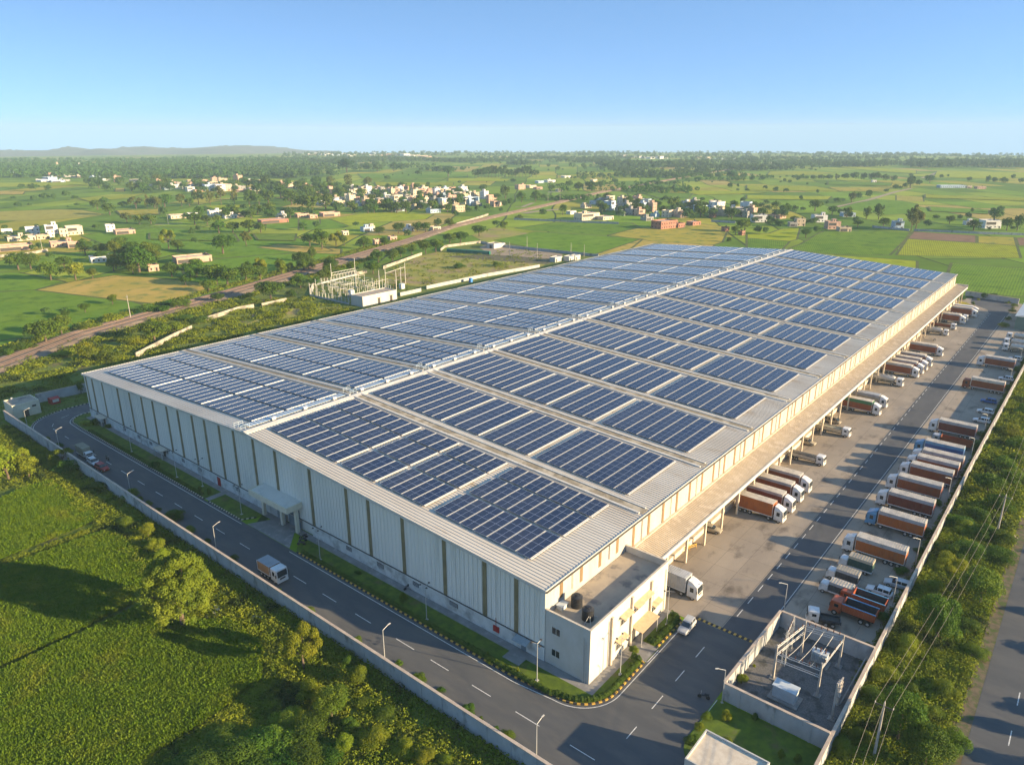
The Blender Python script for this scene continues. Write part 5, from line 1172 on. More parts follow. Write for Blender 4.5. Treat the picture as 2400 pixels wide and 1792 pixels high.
# power line along the verge
def upole(x, y, h, rz, lab, w=2.4, grp='utility poles', z=0):
    o = empty('utility_pole', (x,y,z), rz, lab, 'utility pole', grp); MB().tube((0,0,0),(0,0,h),.2,.11,n=8).build('pole', M['cpole'], o)
    mb = MB().box(-w/2,-.06,h-.6,w/2,.06,h-.48).tube((-w/2,0,h-.54),(0,0,h-1.3),.03,n=4).tube((w/2,0,h-.54),(0,0,h-1.3),.03,n=4); mb.build('crossarm', M['darktrim'], o)
    mb = MB()
    for q in (-w/2+.1,0,w/2-.1): insul(mb, q, 0, h-.48 if q else h, .3, .07)
    mb.build('insulator', M['trim'], o); return o
u1 = ez(1240,1580); u2 = ac('r6',1960,900)
D = []
pts = [(-62,-48.9),(u1.x,u1.y),(92,-50.5),(172,-50.9),(252,-51.2)]
for i, (x, y) in enumerate(pts):
    if i: upole(x, y, 9.0, PI/2, ['','concrete utility pole standing nearest in the roadside scrub','second utility pole in the roadside scrub','third utility pole along the roadside scrub','farthest utility pole along the roadside scrub'][i])
pc_ = Vector((0,0,8.7)); wires = []
for q in (-1.1,0,1.1):
    mb = MB()
    for a, b in zip(pts, pts[1:]):
        P_ = []
        for k in range(13):
            t = k/12; P_.append((a[0]+(b[0]-a[0])*t, a[1]+(b[1]-a[1])*t+q, (8.8 if q else 9.3)-1.6*4*t*(1-t)))
        mb.path(P_, .015, 4)
    tag(mb.build('power_line', M['wire']), 'thin sagging power line over the scrub, %s of three wires' % {-1.1:'roadside',0:'middle',1.1:'yard-side'}[q], 'power line', 'three power lines over the roadside scrub')
for c, x, y, h, l in (('r1',845,1235,11,'tall leaning concrete pole beside the railway'),('v2',245,1020,9,'thin pale pole by the farm road and brick houses'),('v1',550,1360,8,'short pole on the roadside by the brick houses'),('v4',1290,725,12,'left post of the rail crossing portal'),('v4',1445,725,12,'right post of the rail crossing portal'),
    ('v4',1020,1340,9,'white pole inside the service yard wall'),('v4',1150,1460,10,'double white pole in the middle of service yard'),('v4',795,1440,10,'white pole next to the small white pump house'),('v4',1755,1440,8,'pole by the site cabins'),('v4',1585,1410,8,'pole between double pole and site cabins')):
    p = ac(c, x, y); upole(p.x, p.y, h, .6, l, 1.2, 'poles around the plain', gz(p.x,p.y))
a, b = ac('v4',1290,725), ac('v4',1445,725); tag(MB().tube((a.x,a.y,11),(b.x,b.y,11),.18,n=5).build('portal_beam', M['trim']), 'thin pale beam joining the two rail crossing posts', 'beam')
# outdoor substation behind the warehouse
so = empty('switchyard', (0,0,0), 0, 'crowded switchyard of white steel masts and bars behind the warehouse', 'switchyard')
rs_ = random.Random(4); mb = MB()
for i in range(9):
    for j in range(6):
        x = 148+i*4.2; y = 233+j*6.5+i*.3; h = rs_.choice((4,5,6,7,7.5)); mb.tube((x,y,0),(x,y,h),.13,n=5)
        if j < 5 and rs_.random() < .5: mb.tube((x,y,h-.4),(x,y+6.5,h-.4),.09,n=4)
        if i < 8 and rs_.random() < .5: mb.tube((x,y,h-1),(x+4.2,y,h-1),.09,n=4)
mb.build('steel_bar', M['trim'], so)
mb = MB()
for x, y, h in ((160,262,15),(176,262,16),(174,240,12),(181,243,12),(185,239,11),(192,243,11),(199,247,12)): mb.tube((x,y,0),(x,y,h),.2,.12,n=6)
mb.tube((160,262,10),(176,262,10.3),.12,n=5).tube((160,262,8.6),(176,262,8.9),.12,n=5).tube((181,243,9),(199,247,9.6),.12,n=5)
for k in range(8): mb.tube((160+k*2,262,8.6),(161+k*2,262,10.1),.07,n=4)
mb.build('mast', M['trim'], so)
mb = MB()
for i in range(7): insul(mb, 150+i*5, 236+(i%3)*9, 2.0, 1.6, .3)
mb.build('insulator', M['ceramic'], so)
mb = MB()
for (x, y) in ((166,236),(158,244),(186,236)): mb.box(x,y,.4,x+2.4,y+2.2,3.2)
mb.build('transformer_box', M['steelbox'], so)
fw = empty('substation_fence', (0,0,0), 0, 'white concrete-post fence round the outdoor switchyard', 'fence')
fp = [ac('zh',*q) for q in ((1000,840),(870,880),(640,790),(400,725),(480,600),(720,540))]; mb = MB(); fp = [Vector((145.2,230)),Vector((145.6,262)),Vector((164,283)),Vector((200,290))]
MB().wall(fp, .9, .2).build('base_wall', M['boundary'], fw)
for a, b in zip(fp, fp[1:]):
    n = int((b-a).length/2.6)
    for i in range(n): q = a+(b-a)*i/n; mb.box(q.x-.1,q.y-.1,0,q.x+.1,q.y+.1,3.3)
mb.build('post', M['trim'], fw); mb = MB()
for a, b in zip(fp, fp[1:]):
    for z in (1.4,1.9,2.4,2.9,3.2): mb.tube((a.x,a.y,z),(b.x,b.y,z),.03,n=4)
mb.build('fence_wire', M['pole'], fw)
# litter and rubble on the verge
for c, x, y, s_, l, m_ in (('r9',1860,820,1.0,'scatter of white litter bags in the roadside scrub','trim'),('r9',1740,1120,1.6,'grey rubble heap with white rags near the road','gravel'),('r9',2140,150,.9,'pale broken stone block by the road edge','ledge'),('r7',1400,640,1.6,'pile of pale stones beside the large yellow-green tree','ledge'),('r9',1890,930,.5,'single white litter bag close to the roadside','trim'),('r7',1680,670,1.0,'pale blue-grey sheet debris lying in shade below the wall','walkway')):
    p = ac(c, x, y); rr = random.Random(int(x)); mb = MB()
    for k in range(26):
        a, d = rr.uniform(0,6.28), rr.uniform(0,s_*1.3); e = rr.uniform(.08,.26)*s_; X, Y = d*math.cos(a), d*math.sin(a); h = e*rr.uniform(.4,1)*(1.4-d/s_*.6)
        t = rr.uniform(0,3.1); cs, sn = math.cos(t), math.sin(t); pts_ = [(-e,-e*.7),(e,-e*.6),(e*.8,e*.7),(-e*.7,e*.6)]
        r_ = [(X+u*cs-v*sn, Y+u*sn+v*cs) for u, v in pts_]; mb.prism(r_, 0, h)
    o = mb.build('rubble_heap', M[m_]); o.location = (p.x,p.y,0); tag(o, l, 'debris', kind='stuff')
# ------------------------------------------------------------------ foliage
def leaves(C, N, size, rng, jit=.55, asp=.6):
    n = len(C); Nn = N+rng.normal(0, jit, (n,3)); Nn /= np.linalg.norm(Nn, axis=1)[:,None]+1e-9
    r = rng.normal(0,1,(n,3)); T = np.cross(Nn, r); T /= np.linalg.norm(T, axis=1)[:,None]+1e-9; B = np.cross(Nn, T)
    s = (size*rng.uniform(.6,1.35,n))[:,None] if np.isscalar(size) else (size*rng.uniform(.6,1.35,n))[:,None]
    V = np.stack([C+T*s, C+B*s*asp, C-T*s, C-B*s*asp], 1).reshape(-1,3)
    return V, np.arange(4*n).reshape(-1,4)
def sphere_pts(n, rng, up=.25):
    p = rng.normal(0,1,(n,3)); p[:,2] = np.where(p[:,2] < -.9, -p[:,2]*.6, p[:,2]+up); return p/np.linalg.norm(p,axis=1)[:,None]
def crown(kind, seed, nleaf):
    """unit tree: height 1, width 1"""
    rng = np.random.default_rng(seed); cl = []
    if kind in ('round','big'):
        nc = 120 if kind == 'big' else 17
        for i in range(nc):
            d = sphere_pts(1, rng, .0)[0]; k = rng.uniform(.6,1)
            k = rng.uniform(.82,1) if kind == 'big' else k; rc = rng.uniform(.045,.085) if kind == 'big' else rng.uniform(.13,.21); cl.append((d[0]*(.5-rc)*k, d[1]*(.5-rc)*k, .50+d[2]*(.49-rc)*k, rc))
        cl.append((0,0,.50,.33 if kind == 'big' else .30)); 
        if kind == 'big': cl += [(.15,.1,.5,.2),(-.15,-.1,.5,.2)]
    elif kind == 'tall':
        for i in range(16):
            z = rng.uniform(.28,.93); w = .34*(1-abs(z-.6)*1.1); a = rng.uniform(0,6.28); cl.append((math.cos(a)*w*rng.uniform(.3,1), math.sin(a)*w*rng.uniform(.3,1), z, rng.uniform(.07,.14)))
        cl.append((0,0,.6,.16))
    elif kind == 'loose':
        for i in range(13):
            d = sphere_pts(1, rng, .1)[0]; rc = rng.uniform(.10,.17); cl.append((d[0]*(.5-rc), d[1]*(.5-rc), .52+d[2]*(.47-rc), rc))
    elif kind == 'bush':
        for i in range(12):
            a, r = rng.uniform(0,6.28), rng.uniform(0,.36); rc = rng.uniform(.14,.24); cl.append((math.cos(a)*r, math.sin(a)*r, rng.uniform(.2,.6)*(1-r), rc))
    w = np.array([c[3]**2 for c in cl]); cnt = np.maximum(4, (w/w.sum()*nleaf).astype(int)); C = []; N = []
    for (x,y,z,rc), n in zip(cl, cnt):
        d = sphere_pts(n, rng); rr = rc*rng.uniform(.72,1.12,n)[:,None]; q = d*rr
        if kind == 'tall': q[:,2] *= 1.1
        C.append(q+np.array([x,y,z])); N.append(d)
    C = np.concatenate(C); N = np.concatenate(N); C[:,2] = np.maximum(C[:,2], .02)
    return C, N, cl
_TM = {}
LOD = {'near':(9000,.017),'mid':(2600,.030),'far':(650,.055)}
def tree_mesh(kind, var, lod):
    k = (kind, var, lod)
    if k in _TM: return _TM[k]
    n, s = LOD[lod]
    if kind == 'big': n, s = 34000, .0115
    rng = np.random.default_rng(var*17+3); C, N, cl = crown(kind, var*31+len(kind), n)
    V, F = leaves(C, N, s*(.8 if kind == 'tall' else 1), rng); cm = np_mesh('crown', V, F)
    mb = MB(); top = .55 if kind != 'tall' else .85
    if kind == 'tall': mb.tube((0,0,0),(0,0,.85),.022,.008,n=6)
    else: mb.tube((0,0,0),(.01,0,.35),.035,.024,n=7)
    for (x,y,z,rc) in cl[:9 if lod != 'far' else 4]: mb.tube((.01,0,.34) if kind != 'tall' else (0,0,z-.1),(x,y,z),.016,.006,n=5)
    tm = mb.mesh('trunk', M['bark']); _TM[k] = (cm, tm); return _TM[k]
_CM = {}
def crown_with(me, m):
    k = (me.name, m.name)
    if k not in _CM:
        c = me.copy(); c.materials.clear(); c.materials.append(m); _CM[k] = c
    return _CM[k]
LEAFS = dict(m='leaf', y='leafy', d='leafd', b='leafb', e='leafeu', f='leaffar')
LOOK = dict(m='green', y='yellow-green', d='dark green', b='yellow-green', e='grey-green', f='hazy green')
TREES = []      # (group key, u, v, obj, look)
rt = random.Random(3)
SPECS = []
def put_tree(p, w, h, kind, leaf, dist, grp, fixed=None): SPECS.append((tuple(p), w, h, kind, leaf, dist, grp, fixed))
def make_tree(p, w, h, kind, leaf, dist, grp, fixed):
    lod = 'near' if dist < 170 else ('mid' if dist < 620 else 'far')
    if kind == 'big': lod = 'near'
    cm, tm = tree_mesh(kind, rt.randrange(3), lod)
    nm = {'tall':'eucalyptus_tree','bush':'bush'}.get(kind,'broadleaf_tree')
    if kind == 'bush':
        o = link('bush', crown_with(cm, M[LEAFS[leaf]])); o.location = p
    else:
        o = empty(nm, p); link('crown', crown_with(cm, M[LEAFS[leaf]]), o); link('trunk', tm, o)
    o.rotation_euler = (0,0,rt.uniform(0,6.28)); o.scale = (w,w,h)
    o['category'] = 'bush' if kind == 'bush' else 'tree'
    if fixed: o['label'] = fixed
    else: o['group'] = grp; TREES.append((grp, px(p)[0], o, LOOK[leaf], kind))
def make_trees():
    big = sorted((s for s in SPECS if s[3] not in ('bush','tall')), key=lambda s: -s[1]*s[2]/s[5]**2); rest = big[283:]
    for s in SPECS:
        if s in rest: continue
        make_tree(*s)
    Vs = []; Fs = []; n = 0
    for i, (p, w, h, kind, leaf, dist, grp, fixed) in enumerate(rest):
        cm, tm = tree_mesh(kind, i % 3, 'far'); k = len(cm.vertices); V = np.empty(k*3, np.float32); cm.vertices.foreach_get('co', V); V = V.reshape(-1,3)
        c_, s_ = math.cos(i*1.7), math.sin(i*1.7); X = np.column_stack([(V[:,0]*c_-V[:,1]*s_)*w+p[0], (V[:,0]*s_+V[:,1]*c_)*w+p[1], V[:,2]*h+p[2]])
        Vs.append(X); Fs.append(np.arange(k).reshape(-1,4)+n); n += k
    tag(link('small_trees', np_mesh('small_trees', np.concatenate(Vs), np.concatenate(Fs), M['leaffar'])), 'countless smaller trees dotted among far villages and fields', 'trees', kind='stuff')
def T(grp, crop, lst, fixed=None):
    for t in lst:
        x, y, w, h, code = t; k = CR[crop][2]; p = ac(crop, x, y); p.z = gz(p.x, p.y); _, _, dep = px(p)
        kind = {'r':'round','t':'tall','l':'loose','u':'bush','B':'big'}[code[0]]
        W_ = w*k*dep/CF; el = math.asin(min(1,(S-p.z)/max(1,(Vector(p)-CAM).length)))
        H_ = max(.72*W_, (h*k*dep/CF-W_*.5*math.sin(el))/math.cos(el)) if kind != 'bush' else max(.3*W_, (h*k*dep/CF-W_*.5*math.sin(el))/math.cos(el))
        if grp and grp.startswith('trees in the scrub'): H_ *= 1.3; W_ *= 1.1
        put_tree(p, W_*1.08, H_*1.05, kind, code[1], dep, grp, fixed)
T(None,'r7',[(1190,740,460,560,'Bb')], 'huge yellow-green spreading tree beside the rice fields and boundary wall')
T(None,'r7',[(1970,1010,250,330,'ly')], 'loose yellow-green tree standing between wall and the curved field path')
T('bushes at the lower left beyond the wall','r7',[(1330,1700,420,260,'um'),(1560,1630,430,270,'um'),(1780,1530,430,270,'um'),(2000,1470,380,240,'um'),(1640,1720,420,240,'um'),(1450,1530,300,180,'um'),(1990,1620,400,240,'um'),(1880,1380,260,170,'uy'),(1150,1690,260,150,'um'),(1850,1730,420,240,'ud'),(2140,1640,330,200,'ud'),(2150,1330,240,260,'rm'),(2020,1190,180,160,'uy')])
T('shrubs outside the boundary wall at left','r4',[(410,650,140,120,'ly'),(60,760,230,240,'ry'),(190,740,170,180,'ry'),(20,640,120,140,'ry'),(130,650,120,120,'ly'),(820,1040,150,80,'uy'),(960,1130,110,130,'ry'),(1010,1200,120,120,'uy'),(1050,1270,110,110,'uy'),(960,1080,100,80,'um'),(850,870,120,90,'um'),(640,820,150,90,'ud'),(440,700,170,120,'ud'),(1130,1010,130,100,'um')])
T('shrubs outside the boundary wall at right','r8',[(110,1120,150,170,'ry'),(50,1000,100,110,'um'),(60,1400,130,130,'um'),(230,1500,200,160,'uy'),(420,1560,170,140,'uy'),(540,1620,150,110,'ry'),(680,1630,100,90,'uy'),(30,1560,140,150,'ry'),(300,1330,170,110,'um'),(150,1250,150,80,'uy')])
T('young trees in the verge along front wall','r8',[(95,835,85,55,'um'),(375,985,55,50,'um'),(500,1085,110,70,'um'),(645,1160,65,45,'um'),(815,1290,115,90,'ud'),(905,1340,40,30,'um'),(1000,1405,50,35,'ud'),(1080,1465,120,80,'um')])
T('young trees in the verge along front wall','r4',[(1505,1290,90,80,'ud'),(1995,1620,90,80,'um'),(1880,1545,60,50,'um'),(1800,1470,40,30,'uy'),(900,885,50,40,'ud'),(960,920,55,50,'ud'),(1020,955,50,40,'ud'),(1100,1000,60,50,'ud'),(1340,1170,70,60,'ud'),(1230,1110,100,90,'uy'),(385,545,60,50,'ud'),(310,510,60,50,'ud')])
T('small plants on the lawns beside warehouse','r8',[(400,580,60,90,'um'),(950,945,30,60,'um'),(965,975,50,40,'uy'),(1145,1045,22,55,'uy'),(1085,1010,40,30,'um'),(1895,925,70,80,'ry'),(1880,1000,40,40,'um'),(2075,770,50,50,'um'),(105,400,50,40,'um')])
T('small plants on the lawns beside warehouse','r4',[(560,400,110,40,'uy'),(615,400,60,60,'ud'),(700,420,50,40,'ud'),(1000,670,70,60,'ud'),(1350,850,30,60,'um'),(1290,830,30,50,'um'),(380,240,60,30,'ud'),(525,200,50,90,'rd'),(270,310,20,60,'um')])
T('shrubs around the guard room','r9',[(280,1340,70,90,'uy'),(470,1345,60,65,'um'),(300,1490,70,50,'um'),(635,1590,50,80,'uy'),(745,1620,70,80,'um'),(380,1110,90,90,'ry'),(465,1000,30,25,'uy'),(150,1350,80,90,'um'),(60,1480,110,80,'um'),(110,1400,70,60,'uy')])
T('trees in the scrub between yard and public road','r9',[(1920,590,290,240,'rm'),(1640,830,290,300,'rm'),(1390,1480,270,330,'rm'),(1560,1660,330,260,'rm'),(1740,1540,170,180,'um'),(1690,1180,150,120,'uy'),(1450,900,170,140,'uy'),(1310,1090,180,130,'uy'),(1700,330,150,110,'uy'),(1800,380,90,90,'uy'),(1870,280,180,120,'um'),(2060,190,150,110,'um'),(1960,160,160,110,'um'),(1780,90,200,110,'um'),(2030,300,190,110,'um'),(1230,1230,170,130,'um'),(1140,1480,130,110,'uy'),(1030,1560,150,120,'um'),(1600,1330,150,110,'uy'),(1480,1180,120,90,'um'),(1830,760,170,110,'ud'),(1900,930,150,90,'um'),(1620,520,140,110,'uy')])
T('trees in the scrub between yard and public road','r6',[(1960,850,170,130,'rm'),(1900,1010,150,110,'um'),(2030,960,160,140,'um'),(1820,1080,140,90,'uy'),(2110,780,170,120,'um'),(2060,680,130,100,'um'),(2160,560,120,100,'um'),(2120,470,140,90,'uy'),(2190,330,90,80,'um'),(1770,1240,170,110,'um'),(1690,1330,120,90,'uy'),(2150,640,90,80,'um'),(1700,640,110,60,'ud'),(1640,920,60,50,'ud'),(1600,1180,90,60,'ud')])
T('shrubs inside the yard wall','r9',[(1560,150,110,90,'ud'),(1420,400,100,80,'ud'),(1480,560,90,70,'ud'),(1300,700,110,90,'ud'),(1540,260,80,60,'um'),(1190,870,70,50,'ud')])
T('shrubs inside the yard wall','r6',[(1900,560,90,90,'um'),(2020,450,60,60,'ud'),(1930,480,70,60,'ud'),(2100,180,70,70,'um'),(2150,60,50,60,'um')])
T('plants at the far end of the yard','zg',[(1690,440,110,90,'rd'),(1820,450,120,80,'rd'),(1610,460,50,40,'uy'),(1540,520,50,60,'um'),(1940,800,130,90,'uy'),(2000,720,90,80,'um'),(2050,620,90,90,'um'),(2080,540,90,60,'uy'),(2100,480,80,60,'um'),(1510,430,90,40,'ud'),(2000,500,80,40,'uy'),(1400,450,90,40,'ud')])
T('trees around the railway near the warehouse','r1',[(300,1390,230,190,'rm'),(400,1330,140,150,'rm'),(730,1245,150,85,'uy'),(1000,1375,200,160,'rm'),(1130,1330,120,100,'ry'),(850,1400,170,100,'uy'),(575,1500,150,150,'ry'),(700,1500,160,110,'um'),(150,1440,160,90,'um'),(60,1470,110,70,'um'),(390,1480,160,70,'uy'),(1620,1130,150,60,'um'),(1750,1110,190,100,'rm'),(1880,1090,80,70,'um'),(1940,1030,130,105,'rm'),(2030,1030,100,80,'rm'),(1300,1250,160,60,'um'),(1200,1240,150,50,'um'),(560,1300,170,60,'uy'),(960,1190,140,80,'um'),(1100,1150,160,50,'ud'),(1240,950,0.1,0.1,'um')][:-1])
T('trees around the railway near the warehouse','r1',[(120,915,170,70,'rm'),(200,910,150,70,'rm'),(330,980,170,110,'rm'),(490,980,150,130,'ry'),(600,970,80,80,'rm'),(330,850,70,60,'rm'),(420,910,120,70,'rd'),(750,910,90,110,'ly'),(770,790,130,75,'rm'),(900,930,240,150,'rd'),(960,850,160,110,'rm'),(1000,870,120,100,'rm'),(1110,960,120,110,'rm'),(860,940,90,80,'rm'),(1090,780,100,130,'ly'),(1150,790,100,60,'rd'),(1240,700,50,55,'lm'),(1260,755,40,55,'lm'),(1330,850,80,50,'um'),(1440,810,180,80,'rd'),(1350,1055,110,95,'rm'),(1230,960,130,60,'rd'),(1400,1010,200,110,'rm'),(1470,1020,190,140,'rm'),(1590,990,160,110,'rm'),(1685,965,90,130,'ly'),(1820,950,90,120,'rm'),(1870,930,70,70,'rm'),(1945,900,110,120,'rd'),(2015,860,70,100,'rm'),(1590,760,80,100,'le'),(2080,780,130,140,'rd'),(2170,760,90,100,'ly'),(2000,760,120,90,'rd')])
T('trees around the railway behind the switchyard','r2',[(75,940,90,90,'rm'),(205,940,120,95,'rm'),(330,860,110,60,'rm'),(240,870,120,60,'rm'),(385,830,90,50,'rm'),(455,815,80,70,'rm'),(545,810,110,100,'rm'),(610,800,110,100,'rm'),(770,740,110,60,'rd'),(700,745,100,50,'rm'),(890,700,110,80,'rm'),(1050,660,70,65,'rm'),(1000,640,60,50,'rm'),(1150,590,60,40,'um'),(1300,575,60,60,'rm'),(370,1030,50,60,'um'),(760,905,90,50,'um'),(1000,890,80,45,'um'),(740,575,60,40,'rm'),(280,765,80,70,'rm'),(145,780,110,60,'rm'),(20,760,70,80,'rm'),(430,710,60,60,'rm'),(95,640,50,40,'rd'),(245,690,80,60,'rd'),(370,680,90,80,'rd'),(490,670,90,60,'rm'),(545,670,90,65,'rm'),(620,640,70,60,'rm'),(700,640,80,60,'rm')])
T('trees in the left village and its fields','v1',[(1420,900,210,170,'rd'),(1260,830,180,130,'rd'),(1350,790,160,100,'rd'),(1600,820,140,100,'rd'),(1760,820,170,160,'le'),(1910,820,100,190,'te'),(2030,820,160,170,'re'),(280,570,100,55,'rd'),(440,600,150,85,'rd'),(620,600,120,75,'rd'),(180,710,75,45,'rd'),(440,725,100,80,'rd'),(590,720,150,80,'rd'),(695,720,80,100,'rd'),(970,715,100,70,'rd'),(860,680,130,40,'rd'),(245,815,110,90,'rd'),(385,790,60,38,'rd'),(880,808,40,30,'rd'),(1000,800,80,38,'rd'),(1640,1000,150,130,'le'),(1800,1020,180,100,'rm'),(1950,1020,180,110,'rm'),(2110,900,110,120,'rm'),(1240,1090,100,75,'rd'),(545,1130,90,90,'rd'),(1255,1290,80,55,'rm'),(540,1350,130,110,'rm'),(430,1360,110,80,'rd'),(815,1240,70,90,'um'),(1280,555,160,60,'rd'),(1700,600,180,90,'rd'),(1850,600,170,100,'rd'),(1400,610,150,40,'rd')])
T('trees in the left village and its fields','v2',[(560,1170,80,110,'lm'),(640,1110,100,80,'rd'),(900,1140,230,160,'rd'),(1080,1130,190,160,'rd'),(1290,1130,220,190,'rm'),(1440,1130,180,150,'rm'),(590,1030,230,150,'rd'),(750,1030,160,140,'rd'),(890,1010,160,120,'rm'),(1060,860,150,100,'rm'),(1240,850,140,100,'rm'),(1270,940,130,120,'rm'),(1400,890,180,140,'rm'),(1560,880,200,160,'rm'),(1820,940,150,140,'rd'),(200,800,240,150,'rd'),(70,810,180,160,'rd'),(420,790,130,160,'le'),(520,790,160,120,'rd'),(640,770,160,190,'le'),(790,780,170,220,'te'),(930,770,180,230,'te'),(1100,765,150,210,'te'),(1290,770,200,150,'rd'),(1420,770,180,150,'rm'),(1540,750,210,170,'rd'),(1700,690,230,140,'rd'),(1840,770,230,160,'rd'),(1980,830,250,170,'rm'),(2100,850,180,140,'rm'),(1390,560,150,75,'rd'),(1560,590,130,90,'rd'),(200,930,90,140,'rm'),(480,980,140,100,'rd')])
T('trees in the large village beside the railway','v3',[(930,800,150,120,'rd'),(1130,840,220,140,'rd'),(1330,800,150,150,'rd'),(1600,790,140,90,'rm'),(1920,870,170,130,'rd'),(720,860,170,100,'rm'),(870,860,110,100,'rm'),(140,850,310,160,'rm'),(350,830,280,150,'rm'),(1020,640,100,70,'rd'),(1160,700,120,60,'rm'),(1340,580,150,60,'rd'),(1540,610,170,70,'rd'),(1690,700,120,65,'rd'),(1790,650,90,60,'rm'),(520,660,180,100,'rd'),(650,690,140,80,'rm'),(220,540,190,150,'rd'),(420,540,160,150,'re'),(660,580,200,190,'te'),(890,530,160,120,'re'),(1150,460,100,55,'rf'),(1670,540,65,70,'rf'),(1550,400,110,60,'rf'),(1930,410,200,150,'rf'),(2080,500,45,45,'rf'),(2170,610,90,90,'rd'),(1830,560,70,40,'rd'),(1950,650,80,60,'rd'),(60,1100,150,120,'rd'),(230,1080,130,110,'rm'),(60,500,110,70,'rf')])
T('trees in the large village beside the railway','v4',[(240,610,100,90,'rd'),(450,610,150,60,'rd'),(740,690,170,180,'rd'),(950,740,160,150,'rm'),(1130,730,160,150,'rm'),(1240,720,110,100,'rm'),(730,820,100,120,'rm'),(800,800,90,130,'rm'),(640,700,110,70,'rd'),(510,850,120,90,'rd'),(680,870,80,70,'rm'),(380,880,90,120,'rd'),(270,880,110,70,'rd'),(1480,900,120,150,'rd'),(840,500,100,60,'rd'),(1330,590,110,60,'rd'),(1560,550,130,70,'rd'),(1680,590,150,110,'rd'),(1850,590,180,100,'rd'),(1960,560,140,60,'rd'),(2150,495,90,50,'rd'),(1460,690,80,40,'rm')])
T('trees in the right village','v5',[(540,890,210,130,'rd'),(640,860,120,90,'rm'),(980,820,210,140,'rm'),(880,730,110,70,'rd'),(1030,730,90,50,'rd'),(1360,730,80,60,'rd'),(1330,930,230,140,'rm'),(1220,970,90,70,'rm'),(100,860,160,70,'rm'),(300,940,150,110,'rd'),(1880,760,90,95,'rm'),(1900,1120,240,160,'rm'),(1780,1160,130,140,'rm'),(2080,1140,110,110,'rm'),(2180,1140,80,90,'rm'),(1700,1250,80,90,'um'),(820,730,70,50,'rd'),(540,700,60,40,'rd'),(760,850,110,60,'rm')])
T('trees in the right village','v6',[(380,840,140,130,'rm'),(250,770,90,60,'rd'),(500,900,180,150,'rm'),(620,880,130,110,'rm'),(880,850,210,90,'rm'),(1100,900,170,80,'rd'),(430,1080,140,120,'rm'),(290,1050,110,70,'ry'),(240,1150,100,100,'rm'),(130,1140,120,100,'rm'),(760,1195,150,140,'rm'),(900,1150,120,120,'rm'),(1540,960,130,170,'rd'),(1700,960,170,210,'rd'),(1760,1060,160,140,'rd'),(2120,1110,220,360,'te'),(2180,1100,180,300,'re'),(1430,1060,150,110,'rm'),(180,830,130,60,'rm'),(720,860,90,60,'ry')])
T('trees in the right village','v7',[(540,1120,180,140,'rm'),(680,1000,140,90,'rd'),(1090,1010,100,120,'rm'),(1230,990,120,140,'rd'),(1300,890,70,110,'rd'),(1660,860,110,60,'rd'),(1800,870,160,60,'rd'),(1690,1010,300,130,'rd'),(1900,1180,230,250,'rm'),(2080,1180,210,300,'rd'),(920,1060,200,90,'rd'),(1330,1180,280,110,'rd'),(2010,1180,110,90,'rm'),(1600,1160,90,60,'um')])
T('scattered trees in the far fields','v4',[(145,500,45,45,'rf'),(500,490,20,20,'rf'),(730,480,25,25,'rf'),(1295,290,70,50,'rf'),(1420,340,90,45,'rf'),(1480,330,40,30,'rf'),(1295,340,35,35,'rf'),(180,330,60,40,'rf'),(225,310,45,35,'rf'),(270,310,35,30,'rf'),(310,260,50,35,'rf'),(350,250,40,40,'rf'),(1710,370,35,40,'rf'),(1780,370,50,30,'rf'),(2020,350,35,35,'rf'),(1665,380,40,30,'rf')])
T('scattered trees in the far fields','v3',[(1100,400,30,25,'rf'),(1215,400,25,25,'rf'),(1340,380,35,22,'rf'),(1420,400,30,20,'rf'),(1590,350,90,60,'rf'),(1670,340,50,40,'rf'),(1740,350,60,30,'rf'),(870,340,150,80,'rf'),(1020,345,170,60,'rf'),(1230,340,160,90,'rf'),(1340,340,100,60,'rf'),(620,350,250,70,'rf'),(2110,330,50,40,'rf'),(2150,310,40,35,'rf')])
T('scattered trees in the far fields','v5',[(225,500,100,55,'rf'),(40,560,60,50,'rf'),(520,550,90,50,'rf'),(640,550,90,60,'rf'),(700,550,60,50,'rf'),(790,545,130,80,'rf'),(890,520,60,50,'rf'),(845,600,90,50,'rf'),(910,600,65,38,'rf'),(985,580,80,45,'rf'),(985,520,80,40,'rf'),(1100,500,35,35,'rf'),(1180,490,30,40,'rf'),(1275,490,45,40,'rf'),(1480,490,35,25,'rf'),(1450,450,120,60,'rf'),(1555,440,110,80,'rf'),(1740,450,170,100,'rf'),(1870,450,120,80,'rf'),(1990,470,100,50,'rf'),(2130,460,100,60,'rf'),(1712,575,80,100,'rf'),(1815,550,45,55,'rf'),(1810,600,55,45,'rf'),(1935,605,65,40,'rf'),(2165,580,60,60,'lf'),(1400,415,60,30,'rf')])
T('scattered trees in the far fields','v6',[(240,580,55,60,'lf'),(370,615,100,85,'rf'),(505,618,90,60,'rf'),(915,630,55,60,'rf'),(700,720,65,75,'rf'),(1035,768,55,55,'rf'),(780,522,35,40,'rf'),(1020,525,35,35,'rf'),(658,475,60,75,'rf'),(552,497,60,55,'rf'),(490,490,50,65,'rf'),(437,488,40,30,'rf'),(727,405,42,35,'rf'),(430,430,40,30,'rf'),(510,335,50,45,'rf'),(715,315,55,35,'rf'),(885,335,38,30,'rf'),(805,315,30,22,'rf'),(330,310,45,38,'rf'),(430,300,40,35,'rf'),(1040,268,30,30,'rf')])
T('row of trees along the straight farm road','v6',[(1170,760,120,75,'rd'),(1350,740,130,140,'re'),(1440,720,110,120,'re'),(1560,700,110,130,'re'),(1230,745,90,50,'rd'),(1800,620,80,55,'rf'),(1915,590,90,90,'rf'),(1980,580,60,60,'rf'),(2040,570,80,90,'rf'),(2110,560,110,160,'rf')])
